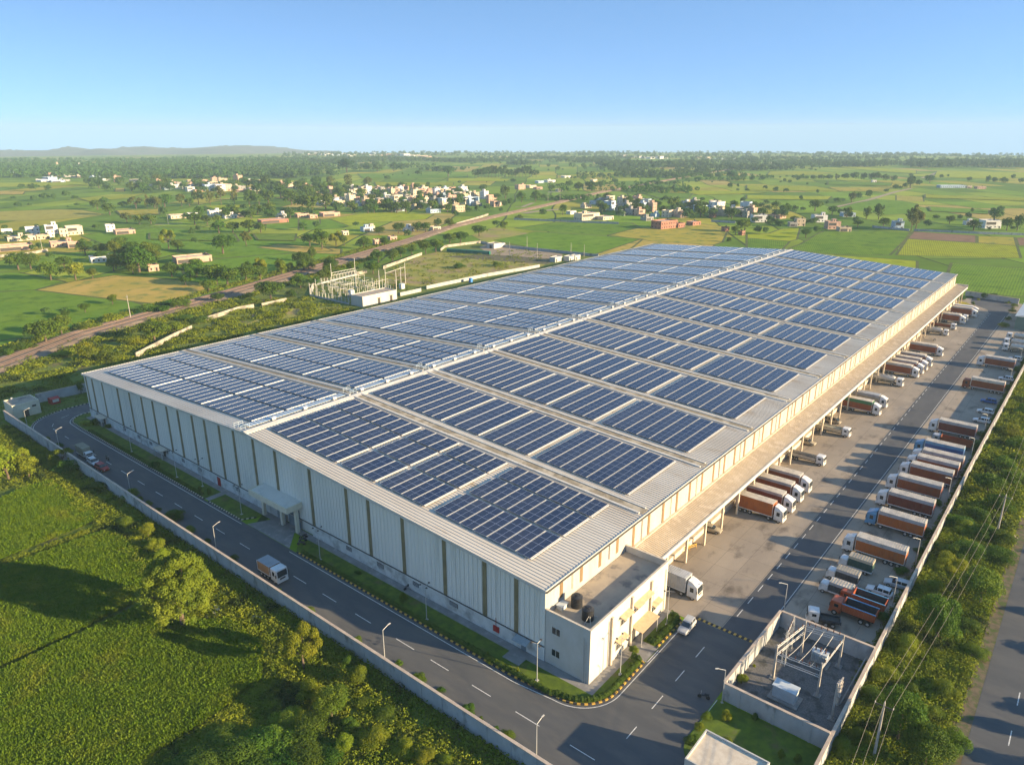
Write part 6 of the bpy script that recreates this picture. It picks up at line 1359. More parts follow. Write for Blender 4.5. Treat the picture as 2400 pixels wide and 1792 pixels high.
T('belt of trees in the middle of the far fields','v6',[(860,462,110,80,'rf'),(960,460,110,80,'rf'),(1060,460,110,85,'rf'),(1160,460,100,95,'te'),(1270,460,120,105,'rf'),(1390,460,130,120,'rf'),(1500,462,110,105,'rf'),(1600,465,110,110,'rf'),(1680,468,100,125,'rf'),(1780,470,130,80,'rf'),(1890,480,120,60,'rf')])
T('trees about the far farm sheds','v7',[(240,430,150,210,'rf'),(380,430,120,140,'rf'),(780,290,80,85,'rf'),(890,260,60,55,'rf'),(1250,340,120,80,'rf'),(1570,370,110,140,'rf'),(1690,370,120,120,'rf'),(1840,375,160,120,'rf'),(2010,310,90,110,'rf'),(2140,370,130,80,'rf'),(580,360,200,90,'rf'),(250,260,90,70,'rf')])
T('eucalyptus grove in the far green field','v4',[(345+i*44,418,(105,120,98)[i%3],(95,110,105,120,130,145,140,125,135,150)[i%10]*(1 if i<17 else .7),'tf') for i in range(19)])
WH = {'bushes at the lower left beyond the wall':'at the lower left','shrubs outside the boundary wall at left':'outside the front wall','shrubs outside the boundary wall at right':'below the front wall','young trees in the verge along front wall':'on the front road verge',
 'small plants on the lawns beside warehouse':'on the warehouse lawn','shrubs around the guard room':'near the guard room','trees in the scrub between yard and public road':'in the roadside scrub','shrubs inside the yard wall':'inside the yard wall','plants at the far end of the yard':'at far yard end',
 'trees around the railway near the warehouse':'near the railway','trees around the railway behind the switchyard':'behind the switchyard','trees in the left village and its fields':'around the left villages','trees in the large village beside the railway':'in the large village',
 'trees in the right village':'in the right village','scattered trees in the far fields':'scattered over far fields','row of trees along the straight farm road':'along straight farm road','belt of trees in the middle of the far fields':'in the far field belt','trees about the far farm sheds':'about the far farm sheds',
 'eucalyptus grove in the far green field':'in the far grove'}
rv = random.Random(5)
def sprinkle(grp, crop, boxes, codes):
    for x0, x1, y0, y1, n, w0, w1 in boxes:
        T(grp, crop, [(rv.uniform(x0,x1), rv.uniform(y0,y1), (w_ := rv.uniform(w0,w1)), w_*rv.uniform(.75,1.0), rv.choice(codes)) for _ in range(n*2)])
sprinkle('trees in the large village beside the railway','v3',[(450,2180,640,860,26,90,150),(480,2000,840,880,10,110,170),(0,600,560,700,10,90,150),(600,2150,575,600,10,60,100)],('rd','rm','rd'))
sprinkle('trees in the right village','v5',[(0,700,700,900,12,90,160),(700,2150,820,960,16,100,170)],('rd','rm'))
sprinkle('trees in the right village','v6',[(100,1400,860,1050,10,90,150)],('rd','rm'))
sprinkle('trees in the left village and its fields','v2',[(0,1700,520,640,22,90,150),(500,2100,880,960,10,110,170),(1300,2200,560,760,10,120,190)],('rd','rm','rd'))
sprinkle('trees in the left village and its fields','v1',[(1100,2150,440,600,12,90,150),(0,900,1080,1300,8,70,110),(1100,2100,1380,1640,9,160,250)],('rd','rm'))
sprinkle('trees around the railway near the warehouse','r1',[(0,1500,1120,1230,5,60,90),(1150,2150,900,1020,7,80,130)],('rd','rm'))
# name every tree by its place in its own group
make_trees()
by = {}
for g_, u, o, look, kind in TREES: by.setdefault(g_, []).append((u, o, look, kind))
for g_, L_ in by.items():
    L_.sort(key=lambda t: t[0]); cnt = {}
    for u, o, look, kind in L_:
        w_ = 'bush' if kind == 'bush' else {'tall':'slender tree','loose':'loose-crowned tree','round':'round tree','big':'wide spreading tree'}[kind]
        key = look+' '+w_; cnt[key] = cnt.get(key, 0)+1; n = cnt[key]
        where = WH.get(g_, g_)
        o['label'] = '%s %s, %s from left, %s' % (look, w_, nth(n), where)
rr_ = random.Random(12)
for i, x in enumerate((-8,6,14,29,36,41,58,66,83,92,110,128,150,175)):
    cm, tm = tree_mesh('round', i % 3, 'mid'); o = empty('broadleaf_tree', (x+rr_.uniform(-2,2), -70.5+rr_.uniform(-1.5,1), 0), 0, 'roadside tree casting shade on the road, %s from the near end' % nth(i+1), 'tree', 'trees beyond the public road')
    link('crown', crown_with(cm, M['leaf']), o); link('trunk', tm, o); w_ = rr_.uniform(3.5,6); o.scale = (w_,w_,rr_.uniform(4.0,5.6))
# ------------------------------------------------------------------ ground cover and far woods
def poly_pts(poly, n, rng):
    P_ = np.array([(p[0],p[1]) for p in poly]); lo, hi = P_.min(0), P_.max(0); out = np.zeros((0,2))
    while len(out) < n:
        q = rng.uniform(lo, hi, (n*2,2)); ins = np.zeros(len(q), bool); j = len(P_)-1
        for i in range(len(P_)):
            c = ((P_[i,1] > q[:,1]) != (P_[j,1] > q[:,1])) & (q[:,0] < (P_[j,0]-P_[i,0])*(q[:,1]-P_[i,1])/(P_[j,1]-P_[i,1]+1e-12)+P_[i,0]); ins ^= c; j = i
        out = np.concatenate([out, q[ins]])
    return out[:n]
def cover(name, poly, nclump, rad, nleaf, size, m, label, seed, thresh=.0, hgt=.7, area=True):
    rng = np.random.default_rng(seed); q = poly_pts(poly, nclump*2 if thresh else nclump, rng)
    if thresh:
        f = np.sin(q[:,0]*.31+1.3*np.sin(q[:,1]*.23+seed))+np.sin(q[:,1]*.37+1.7*np.sin(q[:,0]*.19))+rng.normal(0,.5,len(q)); q = q[f > np.quantile(f, .5)]
    n = len(q); r = rng.uniform(rad*.4, rad*1.3, n)
    d = sphere_pts(n*nleaf, rng, .5); c = np.repeat(q, nleaf, 0); rr = np.repeat(r, nleaf)
    C = np.stack([c[:,0]+d[:,0]*rr, c[:,1]+d[:,1]*rr, np.maximum(.03, (.15+d[:,2])*rr*hgt)], 1)
    V, F = leaves(C, d, size, rng); tag(link(name, np_mesh(name, V, F, m)), label, 'undergrowth', kind='stuff')
cover('undergrowth', [(8,-53.3),(95,-53.3),(95,-41.5),(8,-41.5),(-20,-41.5),(-20,-53.3)], 4800, .9, 44, .15, M['weedr'], 'dense green weeds between the yard wall and the road', 1)
cover('undergrowth', [(95,-53.3),(330,-53.3),(330,-41.7),(95,-41.5)], 5200, 1.4, 22, .26, M['weedr'], 'green scrub strip running beside the road into the distance', 2)
cover('undergrowth', [(-18.6,-40),(-18.6,182),(-23,182),(-29,150),(-27,128),(-27,95),(-29,82),(-30,70),(-28,55),(-29,38),(-30,28),(-38,12),(-45,0),(-52,-12),(-50,-45)], 7500, 1.0, 30, .17, M['weedr'], 'dark weeds filling the strip outside the front wall', 3)
cover('undergrowth', [(-23,180),(-29,150),(-27,128),(-34,135),(-60,160),(-110,210),(-60,250),(-20,240),(-18.4,187)], 4200, 1.1, 20, .22, M['weedr'], 'yellow-green scrub beyond the gatehouse up to the railway', 4)
cover('undergrowth', [(-16,198),(20,196),(140,218),(142,262),(100,288),(30,262),(-30,225)], 5200, 1.3, 20, .30, M['weedr'], 'bright green scrub between warehouse and railway', 5, thresh=1)
cover('undergrowth', [(150,232),(250,226),(330,240),(345,275),(300,310),(220,290),(205,262),(150,278)], 700, 1.0, 14, .3, M['weedr'], 'patchy green growth on the dry ground behind warehouse', 6, thresh=1)
rp1 = [(p.x,p.y) for p in off(RL[:7], -10)]; rp2 = [(p.x,p.y) for p in off(RL[:7], -16)]
cover('undergrowth', rp1+rp2[::-1], 1500, 1.5, 16, .38, M['weedr'], 'scrub growing along the near side of the railway', 7)
rp1 = [(p.x,p.y) for p in off(RL[:7], 10)]; rp2 = [(p.x,p.y) for p in off(RL[:7], 17)]
cover('undergrowth', rp1+rp2[::-1], 1500, 1.5, 16, .38, M['weedr'], 'scrub growing along the far side of the railway', 8)
cover('undergrowth', [(25.8,-40.7),(25.8,-39.6),(275,-39.9),(275,-40.8)], 1500, .45, 18, .13, M['weed'], 'low weeds at the foot of the yard wall', 9)
cover('undergrowth', [(-15.4,176.5),(-4,182),(8,184),(8,193),(-8,193),(-8,184),(-15,183)], 500, .3, 14, .1, M['weed'], 'low plants on the lawn by the gatehouse', 10)
bund = lambda a, b, w: [(a.x-w*(b-a).normalized().y,a.y+w*(b-a).normalized().x),(b.x-w*(b-a).normalized().y,b.y+w*(b-a).normalized().x),(b.x+w*(b-a).normalized().y,b.y-w*(b-a).normalized().x),(a.x+w*(b-a).normalized().y,a.y-w*(b-a).normalized().x)]
cover('undergrowth', bund(ac('r7',-300,460),ac('r7',720,70),1.3), 500, .5, 20, .12, M['weedr'], 'weedy bund between the uppermost and middle rice fields', 21)
cover('undergrowth', bund(ac('r7',900,605),ac('r7',-300,1150),.5), 420, .3, 16, .10, M['weed'], 'thin dark bund between middle and nearest rice fields', 22)
cover('undergrowth', [(p.x,p.y) for p in (ac('r7',1740,900),ac('r7',1960,1050),ac('r7',1860,1300),ac('r7',1450,1600),ac('r7',1100,1780),ac('r7',900,1780),ac('r7',700,1720),ac('r7',1340,1370),ac('r7',1700,1090))], 2600, .55, 22, .13, M['weedr'], 'weeds round the curved corner of the nearest rice field', 23)
cover('undergrowth', [(p.x,p.y) for p in (ac('r7',1000,430),ac('r7',1040,350),ac('r7',1500,560),ac('r7',1830,880),ac('r7',1730,930),ac('r7',1500,700),ac('r7',1000,720),ac('r7',900,620))], 1100, .5, 20, .13, M['weedr'], 'weeds about the foot of the large spreading tree', 24)
def hedge(pts, w, h, label, seed, size=.085, den=900):
    rng = np.random.default_rng(seed); C = []; N = []
    for a, b in zip(pts, pts[1:]):
        a, b = np.array(a,float), np.array(b,float); ln = np.linalg.norm(b-a); n = int(ln*den*(.5 if w < .6 else 1)); t = (b-a)/ln; q = np.array([-t[1],t[0]])
        s = rng.uniform(0,1,n); th = rng.uniform(-.3,PI+.3,n); bump = 1+.16*np.sin(s*ln*5+seed)+.1*np.sin(s*ln*13)
        ox = np.cos(th)*w/2*bump; oz = np.maximum(.05, h*.45+np.sin(th)*h*.55*bump)
        c = a+s[:,None]*(b-a)+ox[:,None]*q; C.append(np.column_stack([c, oz+.1])); N.append(np.column_stack([np.cos(th)[:,None]*q, np.sin(th)]))
    V, F = leaves(np.concatenate(C), np.concatenate(N), size, rng); tag(link('hedge', np_mesh('hedge', V, F, M['hedge'])), label, 'hedge')
hc = arc(1.2,-6.2,5.8,180,268,10)
hedge([(-5.35,57),(-5.35,12)], .7, .5, 'low clipped hedge behind the yellow kerb along the front lawn', 1, den=500)
hedge([(-5.3,158),(-5.3,96)], .8, .45, 'low dark hedge behind the cream kerb towards the far bend', 5, .12, 260)
hedge([(-5.35,12),(-5.35,-5)]+hc+[(8.9,-12.0)], .9, .6, 'low hedge curving round the office block corner', 2)
hedge([(8.9,-12.0),(9.5,-11.8),(9.4,-10.6)], .9, 1.0, 'thick clipped hedge end left of the office entrance', 3)
hedge([(14.6,-10.6),(14.7,-11.8),(22.6,-11.8),(23.2,-11.0),(23.2,-10.3)], 1.0, 1.0, 'thick clipped hedge right of the office entrance', 4)
# rice
def rice(poly, n, seed, label, h=.6):
    rng = np.random.default_rng(seed); q = poly_pts(poly, n, rng); 
    g = np.sin(q[:,0]*.9+np.sin(q[:,1]*.7)*1.2)*.5+np.sin(q[:,1]*1.1+q[:,0]*.5)*.5
    hh = h*(1+.08*g+rng.normal(0,.13,n)); k = 5; a = rng.uniform(0,2*PI,(n,k)); lean = rng.uniform(.18,.5,(n,k)); bw = .10
    V = np.zeros((n,k,4,3))
    dx, dy = np.cos(a), np.sin(a); px_, py_ = -dy, dx
    for i, (s, t, z) in enumerate(((-1,0,0),(1,0,0),(.7,1,1),(-.7,1,1))):
        V[:,:,i,0] = q[:,0,None]+px_*bw*s+dx*lean*t; V[:,:,i,1] = q[:,1,None]+py_*bw*s+dy*lean*t; V[:,:,i,2] = hh[:,None]*z*(.75+.5*rng.random((n,k)))
    tag(link('rice_crop', np_mesh('rice_crop', V.reshape(-1,3), np.arange(n*k*4).reshape(-1,4), M['rice'])), label, 'crop', kind='stuff')
def inset(poly, k):
    c = Vector((sum(p[0] for p in poly)/len(poly), sum(p[1] for p in poly)/len(poly))); return [tuple(c+(Vector((p[0],p[1]))-c)*k) for p in poly]
print('areas', [abs(sum(P_[i][0]*P_[(i+1)%len(P_)][1]-P_[(i+1)%len(P_)][0]*P_[i][1] for i in range(len(P_))))/2 for P_ in (F1,F2,F3)])
rice(inset(F1,.985), 30000, 1, 'sunlit green rice crop in the uppermost of three near fields')
rice(inset(F2,.985), 34000, 2, 'green rice crop crossed by the big tree shadow')
rice(inset(F3,.985), 60000, 3, 'green rice crop in the nearest and largest field')
# far woods: read as masses
def woods(name, spots, label, m, seed, per=46, size=2.2):
    rng = np.random.default_rng(seed); Cs = []; Ns = []; Sz = []
    for x, y, w, h in spots:
        d = sphere_pts(per, rng, .2); z0 = gz(x, y); Cs.append(np.column_stack([x+d[:,0]*w*.5, y+d[:,1]*w*.5, z0+h*.55+d[:,2]*h*.45])); Ns.append(d); Sz.append(np.full(per, w*.16))
    V, F = leaves(np.concatenate(Cs), np.concatenate(Ns), np.concatenate(Sz), rng, jit=.5, asp=.8); tag(link(name, np_mesh(name, V, F, m)), label, 'woods', kind='stuff')
rw = random.Random(8)
def band(x0, x1, y0, y1, n, crop='s', hmin=6, hmax=13, clus=0):
    out = []
    cs = [(rw.uniform(x0,x1), rw.uniform(y0,y1), rw.uniform(15,70)) for _ in range(max(1,clus))]
    for i in range(n):
        if clus: c = cs[rw.randrange(len(cs))]; u = rw.gauss(c[0], c[2]); v = c[1]+rw.gauss(0,.7)
        else: u = rw.uniform(x0,x1); v = rw.uniform(y0,y1)
        if v < 354.5: v = 354.5+rw.random()*2
        p = ac(crop, u, v); h = rw.uniform(hmin,hmax); out.append((p.x, p.y, h*rw.uniform(.8,1.3), h))
    return out
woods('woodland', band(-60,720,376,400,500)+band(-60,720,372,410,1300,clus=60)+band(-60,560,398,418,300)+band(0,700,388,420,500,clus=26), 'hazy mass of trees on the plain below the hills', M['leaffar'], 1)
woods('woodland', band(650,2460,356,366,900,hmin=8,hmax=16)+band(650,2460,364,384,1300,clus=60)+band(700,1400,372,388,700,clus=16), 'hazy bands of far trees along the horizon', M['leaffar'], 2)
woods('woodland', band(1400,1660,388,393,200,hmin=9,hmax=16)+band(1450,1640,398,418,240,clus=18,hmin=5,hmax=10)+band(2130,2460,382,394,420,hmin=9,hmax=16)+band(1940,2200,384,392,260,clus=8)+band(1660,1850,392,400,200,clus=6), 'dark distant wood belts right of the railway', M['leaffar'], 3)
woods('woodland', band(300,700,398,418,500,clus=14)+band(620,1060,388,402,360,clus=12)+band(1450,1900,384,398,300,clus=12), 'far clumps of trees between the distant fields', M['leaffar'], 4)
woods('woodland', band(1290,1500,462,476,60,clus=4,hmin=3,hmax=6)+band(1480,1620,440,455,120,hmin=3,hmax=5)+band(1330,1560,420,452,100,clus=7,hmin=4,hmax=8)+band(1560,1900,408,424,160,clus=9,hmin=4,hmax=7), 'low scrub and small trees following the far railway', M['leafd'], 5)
# ------------------------------------------------------------------ houses
HM = {}
def hm(n, a, b=None): HM[n] = mat('house_'+n, a, b or tuple(x*.82 for x in a), scale=.4, rough=.9, c3=tuple(x*.6 for x in a), s3=.3, lo3=.58, hi3=.72, world=False)
hm('white',(.70,.69,.67)); hm('cream',(.62,.52,.40)); hm('pink',(.52,.34,.26)); hm('brick',(.36,.17,.12)); hm('grey',(.34,.33,.31)); hm('pale blue',(.42,.52,.62)); hm('sand',(.52,.42,.30))
hroof = mat('flat_roof', (.44,.38,.31), (.36,.31,.26), scale=.3, rough=.95, world=False)
def house(w, d, fl, col, seed, pent=True, win=True):
    r = random.Random(seed); h = 3.1*fl; o = empty('house', (0,0,0))
    MB().box(-w/2,-d/2,0,w/2,d/2,h).build('wall', HM[col], o)
    MB().box(-w/2+.2,-d/2+.2,h,w/2-.2,d/2-.2,h+.05).build('roof', hroof, o); ph = r.choice((.5,.8,1.0))
    MB().box(-w/2-.05,-d/2-.05,h-.02,w/2+.05,-d/2+.2,h+ph).box(-w/2-.05,d/2-.2,h-.02,w/2+.05,d/2+.05,h+ph).box(-w/2-.05,-d/2+.2,h-.02,-w/2+.2,d/2-.2,h+ph*.9).box(w/2-.2,-d/2+.2,h-.02,w/2+.05,d/2-.2,h+ph*.9).build('parapet', HM[col], o)
    if pent:
        px0 = r.uniform(-w/2+.3, w/2-3.4); py0 = r.uniform(-d/2+.3, d/2-3.4); MB().box(px0,py0,h+.05,px0+3,py0+3,h+2.6).box(px0-.3,py0-.3,h+2.6,px0+3.3,py0+3.3,h+2.75).build('roof_room', HM[col], o)
        MB().box(px0+1,py0-.04,h+.1,px0+1.9,py0-.005,h+2.1).build('door', M['darktrim'], o)
    if seed % 2 == 0: MB().tube((w/2-1.4,d/2-1.4,h+.05),(w/2-1.4,d/2-1.4,h+1.5),.6,n=9).build('water_tank', M['tank'], o)
    if win:
        for f in range(fl):
            z = .9+f*3.1; n = max(2, int(w/3))
            if r.random() < .4 and f == fl-1 and w > 6:          # veranda as a flat dark panel, the shade of its opening in the colour
                MB().box(-w/2+.6,-d/2-.04,f*3.1+.3,w/2-w*.35,-d/2-.005,f*3.1+2.6).build('veranda', M['darktrim'], o); continue
            for k in range(n):
                x = -w/2+w*(k+.5)/n; q = MB().box(x-.45,-d/2-.05,z,x+.45,-d/2-.008,z+1.2).build('window', M['glass'], o)
                MB().box(x-.7,-d/2-.5,z+1.35,x+.7,-d/2-.005,z+1.45).build('sunshade', HM[col], q)
            for k in range(max(1,int(d/4))):
                y = -d/2+d*(k+.5)/max(1,int(d/4)); MB().box(-w/2-.05,y-.45,z,-w/2-.008,y+.45,z+1.2).build('window', M['glass'], o)
        MB().box(w/2-1.9,-d/2-.045,.05,w/2-.9,-d/2-.006,2.2).build('door', M['darktrim'], o)
    return o
HP = {}
def put_house(p, w, d, fl, col, seed, rz, label, group=None, pent=True):
    key = (round(w), round(d), fl, col, seed % 3, pent)
    if key not in HP: HP[key] = house(round(w), round(d), fl, col, seed, pent); o = HP[key]; o.location = p; o.rotation_euler = (0,0,rz)
    else: o = dup(HP[key], p, rz)
    return tag(o, label, 'house', group)
def H(crop, x, y, wpx, hpx, col, fl, label, rz=-.25, dk=.8, pent=True, group=None):
    p = ac(crop, x, y); k = CR[crop][2]; p.z = gz(p.x,p.y)-.1; dep = px(p)[2]; w = max(4, wpx*k*dep/CF*.92); 
    return put_house(p, w, max(4,min(w*dk, 12)), fl, col, int(x)*7+int(y), rz, label, group, pent)
FH = 'farm houses at the left edge'
for a in ((95,1140,130,0,'white',1,'white single-storey house, leftmost and rearmost of the farm houses',False),(430,1160,170,0,'white',2,'white two-storey house with dark windows in the farm cluster',False),(280,1225,330,0,'cream',1,'long low cream house in the middle of the farm cluster',True),(210,1350,400,0,'pink',1,'long low pinkish house nearest the cream roadside wall',False),
  (680,1180,150,0,'white',3,'tall white tower-like house in the farm cluster',True),(830,1180,110,0,'cream',2,'cream two-storey house joined to the tall white house',False),(800,1300,280,0,'pink',1,'low pink house in front of the tall white house',True),(975,1315,190,0,'pink',1,'low brick-pink house with walled roof at the field edge',False),(560,1210,150,0,'sand',1,'low sand-coloured house between cream and white farm houses',False),
  (965,1150,200,0,'cream',2,'unfinished cream two-storey house with open windows in the green field',False),(1430,1120,110,0,'white',2,'pale two-storey house end left of the brick-pink house',False),(1610,1140,250,0,'pink',1,'lone low brick-pink house with ruined openings in green field',False),(1300,1500,250,0,'white',1,'white verandah house half hidden by trees in front',False),(1980,1620,130,0,'pink',1,'small pink hut among the dense near trees',False),(1720,1400,120,0,'white',1,'flat white roof peeping between the near trees',False)):
    H('v1', a[0], a[1], a[2], 0, a[4], a[5], a[6], pent=a[7], group=FH)
MH = 'houses along the green field in the middle distance'
for a in ((560,1500,460,'pink',1,'open pinkish concrete shell house with columns by the near trees',False),(380,940,230,'cream',1,'long cream house behind the dark wall and farm road',False),(560,920,120,'white',1,'low white roof beside the long cream house',False),(850,930,170,'white',2,'white two-storey house left in the middle-distance row',True),(1040,940,160,'white',1,'low white house joined to the white two-storey one',True),(1180,930,110,'sand',1,'low sand house right of the white joined pair',False),(1600,1000,380,'brick',1,'wide red-brick compound at the green field edge',False),(1700,930,130,'white',1,'white house behind the wide brick compound',True),(1970,930,160,'pink',1,'pink low house right of the wide brick compound',False),(2110,940,110,'pink',1,'pinkish roofless shell beside the yellow field strip',False)):
    H('v2', a[0], a[1], a[2], 0, a[3], a[4], a[5], pent=a[6], group=MH)
for a in ((400,915,240,'pink',1,'pinkish brick shell with dark opening left of lime field',False),(600,1160,80,'cream',1,'cream house peeping from the dense trees',False),(880,1110,150,'pale blue',1,'small bluish white house in the railway-side cluster',True),(940,1100,80,'cream',1,'narrow cream house beside the bluish white one',True),(1420,1110,130,'white',1,'small white house with pale yard by the railway trees',True),(1010,1280,100,'pink',1,'small brick-red hut near the railway',False),(1210,1230,110,'pink',1,'low pinkish shed close to the railway',False),(1760,1100,130,'cream',1,'low cream shed among trees beside the railway',False),(1290,850,160,'pale blue',1,'pale bluish house in front row of large village',False),(1470,810,160,'sand',1,'sand-coloured house with open dark storey in large village',False),(1740,870,170,'pale blue',1,'shaded bluish house by the lime field',False),(2060,860,150,'sand',2,'big sand-coloured block at right front of large village',False)):
    H('v3', a[0], a[1], a[2], 0, a[3], a[4], a[5], pent=a[6])
for a in ((300,740,180,'pale blue',2,'blue and white two-storey house in the large village',False),(540,750,80,'pink',3,'tall pinkish block beside the blue and white house',False),(640,780,120,'cream',1,'cream house at the right end of large village',True),(1180,490,100,'pale blue',1,'light blue shed in the far hamlet',False),(1310,480,140,'white',1,'white house with roof room in the far hamlet',True),(930,570,120,'pink',2,'pink house at left of the far hamlet',True),(1070,550,120,'cream',1,'cream house in the middle of far hamlet',False),(1160,570,100,'pink',1,'pink low house in front of far hamlet',False),(1430,600,80,'cream',1,'small cream house among trees by the portal',False),(1880,470,80,'cream',1,'lone cream block beyond the railway',False),(1520,420,110,'white',1,'white farm sheds on the far farm road',False),
    (1790,960,330,'cream',2,'large cream house with arcade windows at front of right village',True),(2020,960,200,'cream',1,'low cream annex right of the arcade house',False),(1590,890,110,'white',1,'white and blue house left of the arcade house',False),(1780,810,120,'cream',1,'cream block just behind the arcade house',True),(1930,760,180,'pale blue',1,'pale house rear left of the right village',True)):
    H('v4', a[0], a[1], a[2], 0, a[3], a[4], a[5], pent=a[6])
for a in ((330,780,130,'cream',3,'tall cream house with stepped top in the right village',True),(80,780,140,'pink',1,'pinkish house left of the tall cream house',False),(240,800,150,'grey',1,'grey shaded house below the tall cream house',False),(540,770,260,'pink',1,'long pink house right of the tall cream house',True),(650,740,100,'sand',1,'sand-coloured house end at the long pink house',False),(640,970,150,'grey',1,'grey-blue house behind trees left of brick compound',True),(860,1070,330,'brick',2,'large stepped red-brick building at the olive field',False),(1050,1060,140,'brick',1,'red-brick walled annex right of the stepped building',False),(1240,1030,160,'brick',1,'low red-brick yard house at the olive field',False),(1160,800,150,'sand',2,'pale three-part house with chimney in right village',True),(1360,850,230,'pale blue',2,'white and pale blue two-storey house in right village',False),(1540,850,170,'white',3,'bright white tall block in the right village',False),(1490,930,90,'brick',1,'orange brick hut below the bright white block',False),(1850,890,260,'grey',2,'dark grey long building right of the bright white block',False),(1970,860,60,'white',2,'narrow white sunlit tower by dark grey building',False),(890,890,80,'cream',1,'small cream hut among right village trees',False),(1080,930,140,'pink',1,'pink house behind the brick annex',True),(1650,1110,90,'brick',1,'orange brick wall stub at the olive field corner',False),(1860,1160,60,'brick',1,'tiny brick hut among the field trees',False)):
    H('v5', a[0], a[1], a[2], 0, a[3], a[4], a[5], pent=a[6])
for a in ((150,990,190,'white',2,'white modern house with grey framed front',False),(420,940,110,'pink',1,'pinkish rooftop house behind the white modern house',False),(680,1040,130,'sand',2,'sand-coloured rounded house beside the field trees',False),(590,1050,110,'grey',1,'grey brick shed left of the rounded sand house',False),(930,990,180,'white',2,'pink-trimmed white house with terraces',True),(1100,1080,170,'pink',2,'pink two-storey house with balconies by the crop field',True),(1250,1110,160,'sand',1,'plain sand-coloured shed at the crop field edge',False),(1300,920,170,'pale blue',1,'blue-grey flat shed behind the houses',False),(1940,1080,130,'pale blue',2,'pale blue house with red-brown top and white terrace',True),(1640,480,60,'white',1,'tiny white shed before the far tree belt',False)):
    H('v6', a[0], a[1], a[2], 0, a[3], a[4], a[5], rz=-.9, pent=a[6])
for a in ((1600,1130,300,'white',2,'long white villa behind grey wall at right edge',False),(1240,1080,150,'white',1,'white bungalow left of the long villa',True),(950,440,480,'pale blue',1,'long pale-roofed farm shed beyond the fields',False),(1440,460,160,'pink',1,'pinkish farm building right of the pale-roofed shed',False),(1250,450,80,'cream',1,'small sunlit cream hut between farm buildings',False)):
    H('v7', a[0], a[1], a[2], 0, a[3], a[4], a[5], rz=-.9, pent=a[6])
# packed rows of village houses
rh = random.Random(21)
COLS = ['white','cream','pink','cream','sand','white','pink','grey','pale blue']
def cluster(crop, rows, where, grp, wmin=6, wmax=11):
    for rname, x0, x1, y0, y1, n in rows:
        xs = sorted(rh.uniform(x0,x1) for _ in range(n)); cnt = {}
        xs = [x0+(x1-x0)*(i+rh.uniform(.2,.8))/n for i in range(n)]
        for x in xs:
            t = (x-x0)/(x1-x0); y = y0+(y1-y0)*t+rh.uniform(-10,10); col = rh.choice(COLS); fl = rh.choice((1,1,2,2,3) if 'front' not in rname else (1,2)); pent = rh.random() < .55
            key = (col, fl, pent); cnt[key] = cnt.get(key,0)+1; sn = {1:'one-storey',2:'two-storey',3:'three-storey'}[fl]
            p = ac(crop, x, y); p.z = gz(p.x,p.y)-.1
            lab = '%s %s house%s, %s from left, %s of %s' % (col, sn, ' with roof room' if pent else '', nth(cnt[key]), rname, where)
            put_house(p, rh.uniform(wmin,wmax), rh.uniform(wmin,wmax-1), fl, col, rh.randrange(3), rh.choice((-.25,-.3,1.3,-.2,.1)), lab, grp, pent)
cluster('v3', [('rear row',650,2150,592,600,15),('fifth row',700,2150,625,630,17),('fourth row',640,2150,660,668,18),('third row',560,2180,695,705,19),('second row',420,2190,740,755,18),('front row',480,1900,785,830,12),('left row',60,540,600,640,5),('left front row',150,620,740,790,4)], 'large village','houses of the large village beside the railway')
cluster('v4', [('right end row',20,620,640,700,6),('right front row',20,640,780,800,4)], 'large village','houses of the large village beside the railway')
cluster('v2', [('rear row',60,900,520,560,16),('second row',60,1400,560,590,17),('third row',450,1480,590,600,8),('backmost row',470,1500,465,470,7),('right row',1620,2190,520,600,6)], 'far village','houses of the far left village', 9, 16)
cluster('v5', [('rear row',20,700,760,775,6),('middle row',60,760,840,860,5),('front row',200,1100,900,930,6),('right rear row',1060,1960,800,860,7),('right front row',1450,2150,900,940,5)], 'right village','houses of the right village', 6, 11)
cluster('v6', [('left row',20,480,930,950,4)], 'road village','houses of the right village')
cluster('v1', [('hazy row',490,850,460,480,6),('scattered row',60,1100,360,420,6),('distant row',1100,2150,420,530,6),('foothill row',300,1100,240,300,5)], 'hazy far hamlet','houses below the hills', 12, 22)
cluster('v3', [('horizon row',120,700,120,140,16),('right horizon row',800,1700,120,150,12)], 'white town','houses of the white town on the horizon', 22, 42)
cluster('v5', [('horizon row',300,900,160,180,9),('right horizon row',1180,1800,170,180,4)], 'horizon town','houses of the town on the right horizon', 18, 34)
# ------------------------------------------------------------------ light, air, camera
SUN_EL, SUN_AZ = math.radians(14), math.atan2(-.94, .34)      # direction towards the sun
sun = bpy.data.lights.new('sun', 'SUN'); so_ = bpy.data.objects.new('sun', sun); COL.objects.link(so_)
sdir = Vector((math.cos(SUN_EL)*math.cos(SUN_AZ), math.cos(SUN_EL)*math.sin(SUN_AZ), math.sin(SUN_EL)))
so_.rotation_euler = sdir.to_track_quat('Z', 'Y').to_euler(); so_.location = (100,-100,200)
sun.energy = 4.3; sun.angle = math.radians(.5); sun.color = (1,.77,.47)
wd = bpy.data.worlds.new('World'); SC.world = wd; wd.use_nodes = True; nt = wd.node_tree
bg = nt.nodes['Background']; sk = _n(nt, 'ShaderNodeTexSky', sky_type='NISHITA'); sk.sun_disc = False
sk.sun_elevation = SUN_EL; sk.sun_rotation = PI/2-SUN_AZ; sk.altitude = 200; sk.air_density = 1.0; sk.dust_density = .05; sk.ozone_density = 1.4
tc = _n(nt, 'ShaderNodeTexCoord'); sp = _n(nt, 'ShaderNodeSeparateXYZ'); cb2 = _n(nt, 'ShaderNodeCombineXYZ')
mz = _n(nt, 'ShaderNodeMath', operation='MULTIPLY_ADD'); mz.inputs[1].default_value = 2.1; mz.inputs[2].default_value = .46
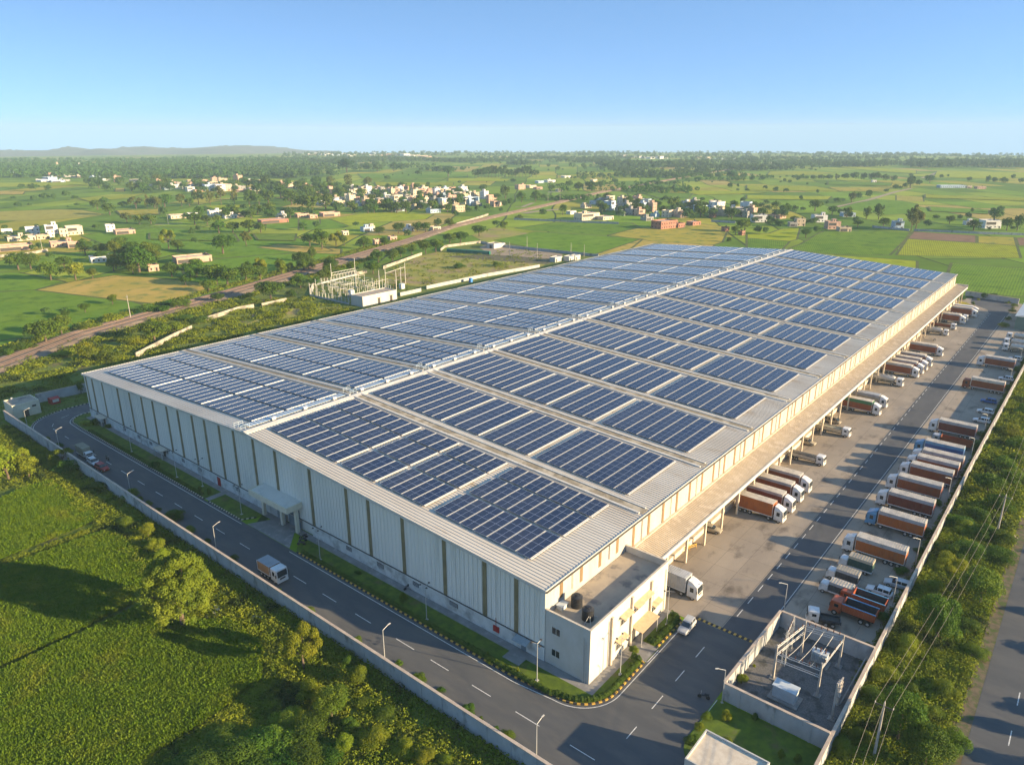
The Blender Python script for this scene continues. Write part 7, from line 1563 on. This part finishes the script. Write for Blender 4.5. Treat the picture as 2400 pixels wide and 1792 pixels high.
mx_ = _n(nt, 'ShaderNodeMath', operation='MAXIMUM'); mx_.inputs[1].default_value = .455
nt.links.new(tc.outputs['Generated'], sp.inputs[0]); nt.links.new(sp.outputs[0], cb2.inputs[0]); nt.links.new(sp.outputs[1], cb2.inputs[1])
nt.links.new(sp.outputs[2], mz.inputs[0]); nt.links.new(mz.outputs[0], mx_.inputs[0]); nt.links.new(mx_.outputs[0], cb2.inputs[2])
tn = _n(nt, 'ShaderNodeMix', data_type='RGBA', blend_type='MULTIPLY'); tn.inputs[0].default_value = 1; tn.inputs[7].default_value = (.82,.97,1.05,1)
nt.links.new(cb2.outputs[0], sk.inputs[0]); nt.links.new(sk.outputs[0], tn.inputs[6]); nt.links.new(tn.outputs[2], bg.inputs[0]); bg.inputs[1].default_value = .15
# haze
hz = MB().box(CAM.x-9000,CAM.y-9000,-175,CAM.x+9000,CAM.y+9000,168).build('haze', None)
hmn = bpy.data.materials.new('haze_air'); hmn.use_nodes = True; nt = hmn.node_tree; nt.nodes.remove(nt.nodes['Principled BSDF'])
pv = _n(nt, 'ShaderNodeVolumePrincipled'); pv.inputs['Color'].default_value = (.55,.76,.86,1); pv.inputs['Density'].default_value = .00014; pv.inputs['Anisotropy'].default_value = .0
nt.links.new(pv.outputs[0], nt.nodes['Material Output'].inputs['Volume']); hz.data.materials.append(hmn); tag(hz, 'thin pale blue haze over the whole plain', 'haze', kind='stuff')
cam = bpy.data.cameras.new('camera'); co_ = bpy.data.objects.new('camera', cam); COL.objects.link(co_)
cam.sensor_width = 36; cam.lens = CF/2400*36; cam.clip_start = 1; cam.clip_end = 30000
co_.matrix_world = Matrix(((vR.x,vU.x,-vF.x,CAM.x),(vR.y,vU.y,-vF.y,CAM.y),(vR.z,vU.z,-vF.z,CAM.z),(0,0,0,1)))
SC.camera = co_
SC.view_settings.view_transform = 'Standard'; SC.view_settings.look = 'None'; SC.view_settings.exposure = 1.8; SC.view_settings.gamma = 1; SC.view_settings.use_curve_mapping = False
SC.cycles.use_denoising = True; SC.cycles.max_bounces = 6; SC.cycles.volume_bounces = 0; SC.cycles.transparent_max_bounces = 4
SC.cycles.diffuse_bounces = 3; SC.cycles.glossy_bounces = 3; SC.cycles.use_adaptive_sampling = True; SC.cycles.adaptive_threshold = .015
SC.cycles.caustics_reflective = False; SC.cycles.caustics_refractive = False
print('objects', len(SC.objects))
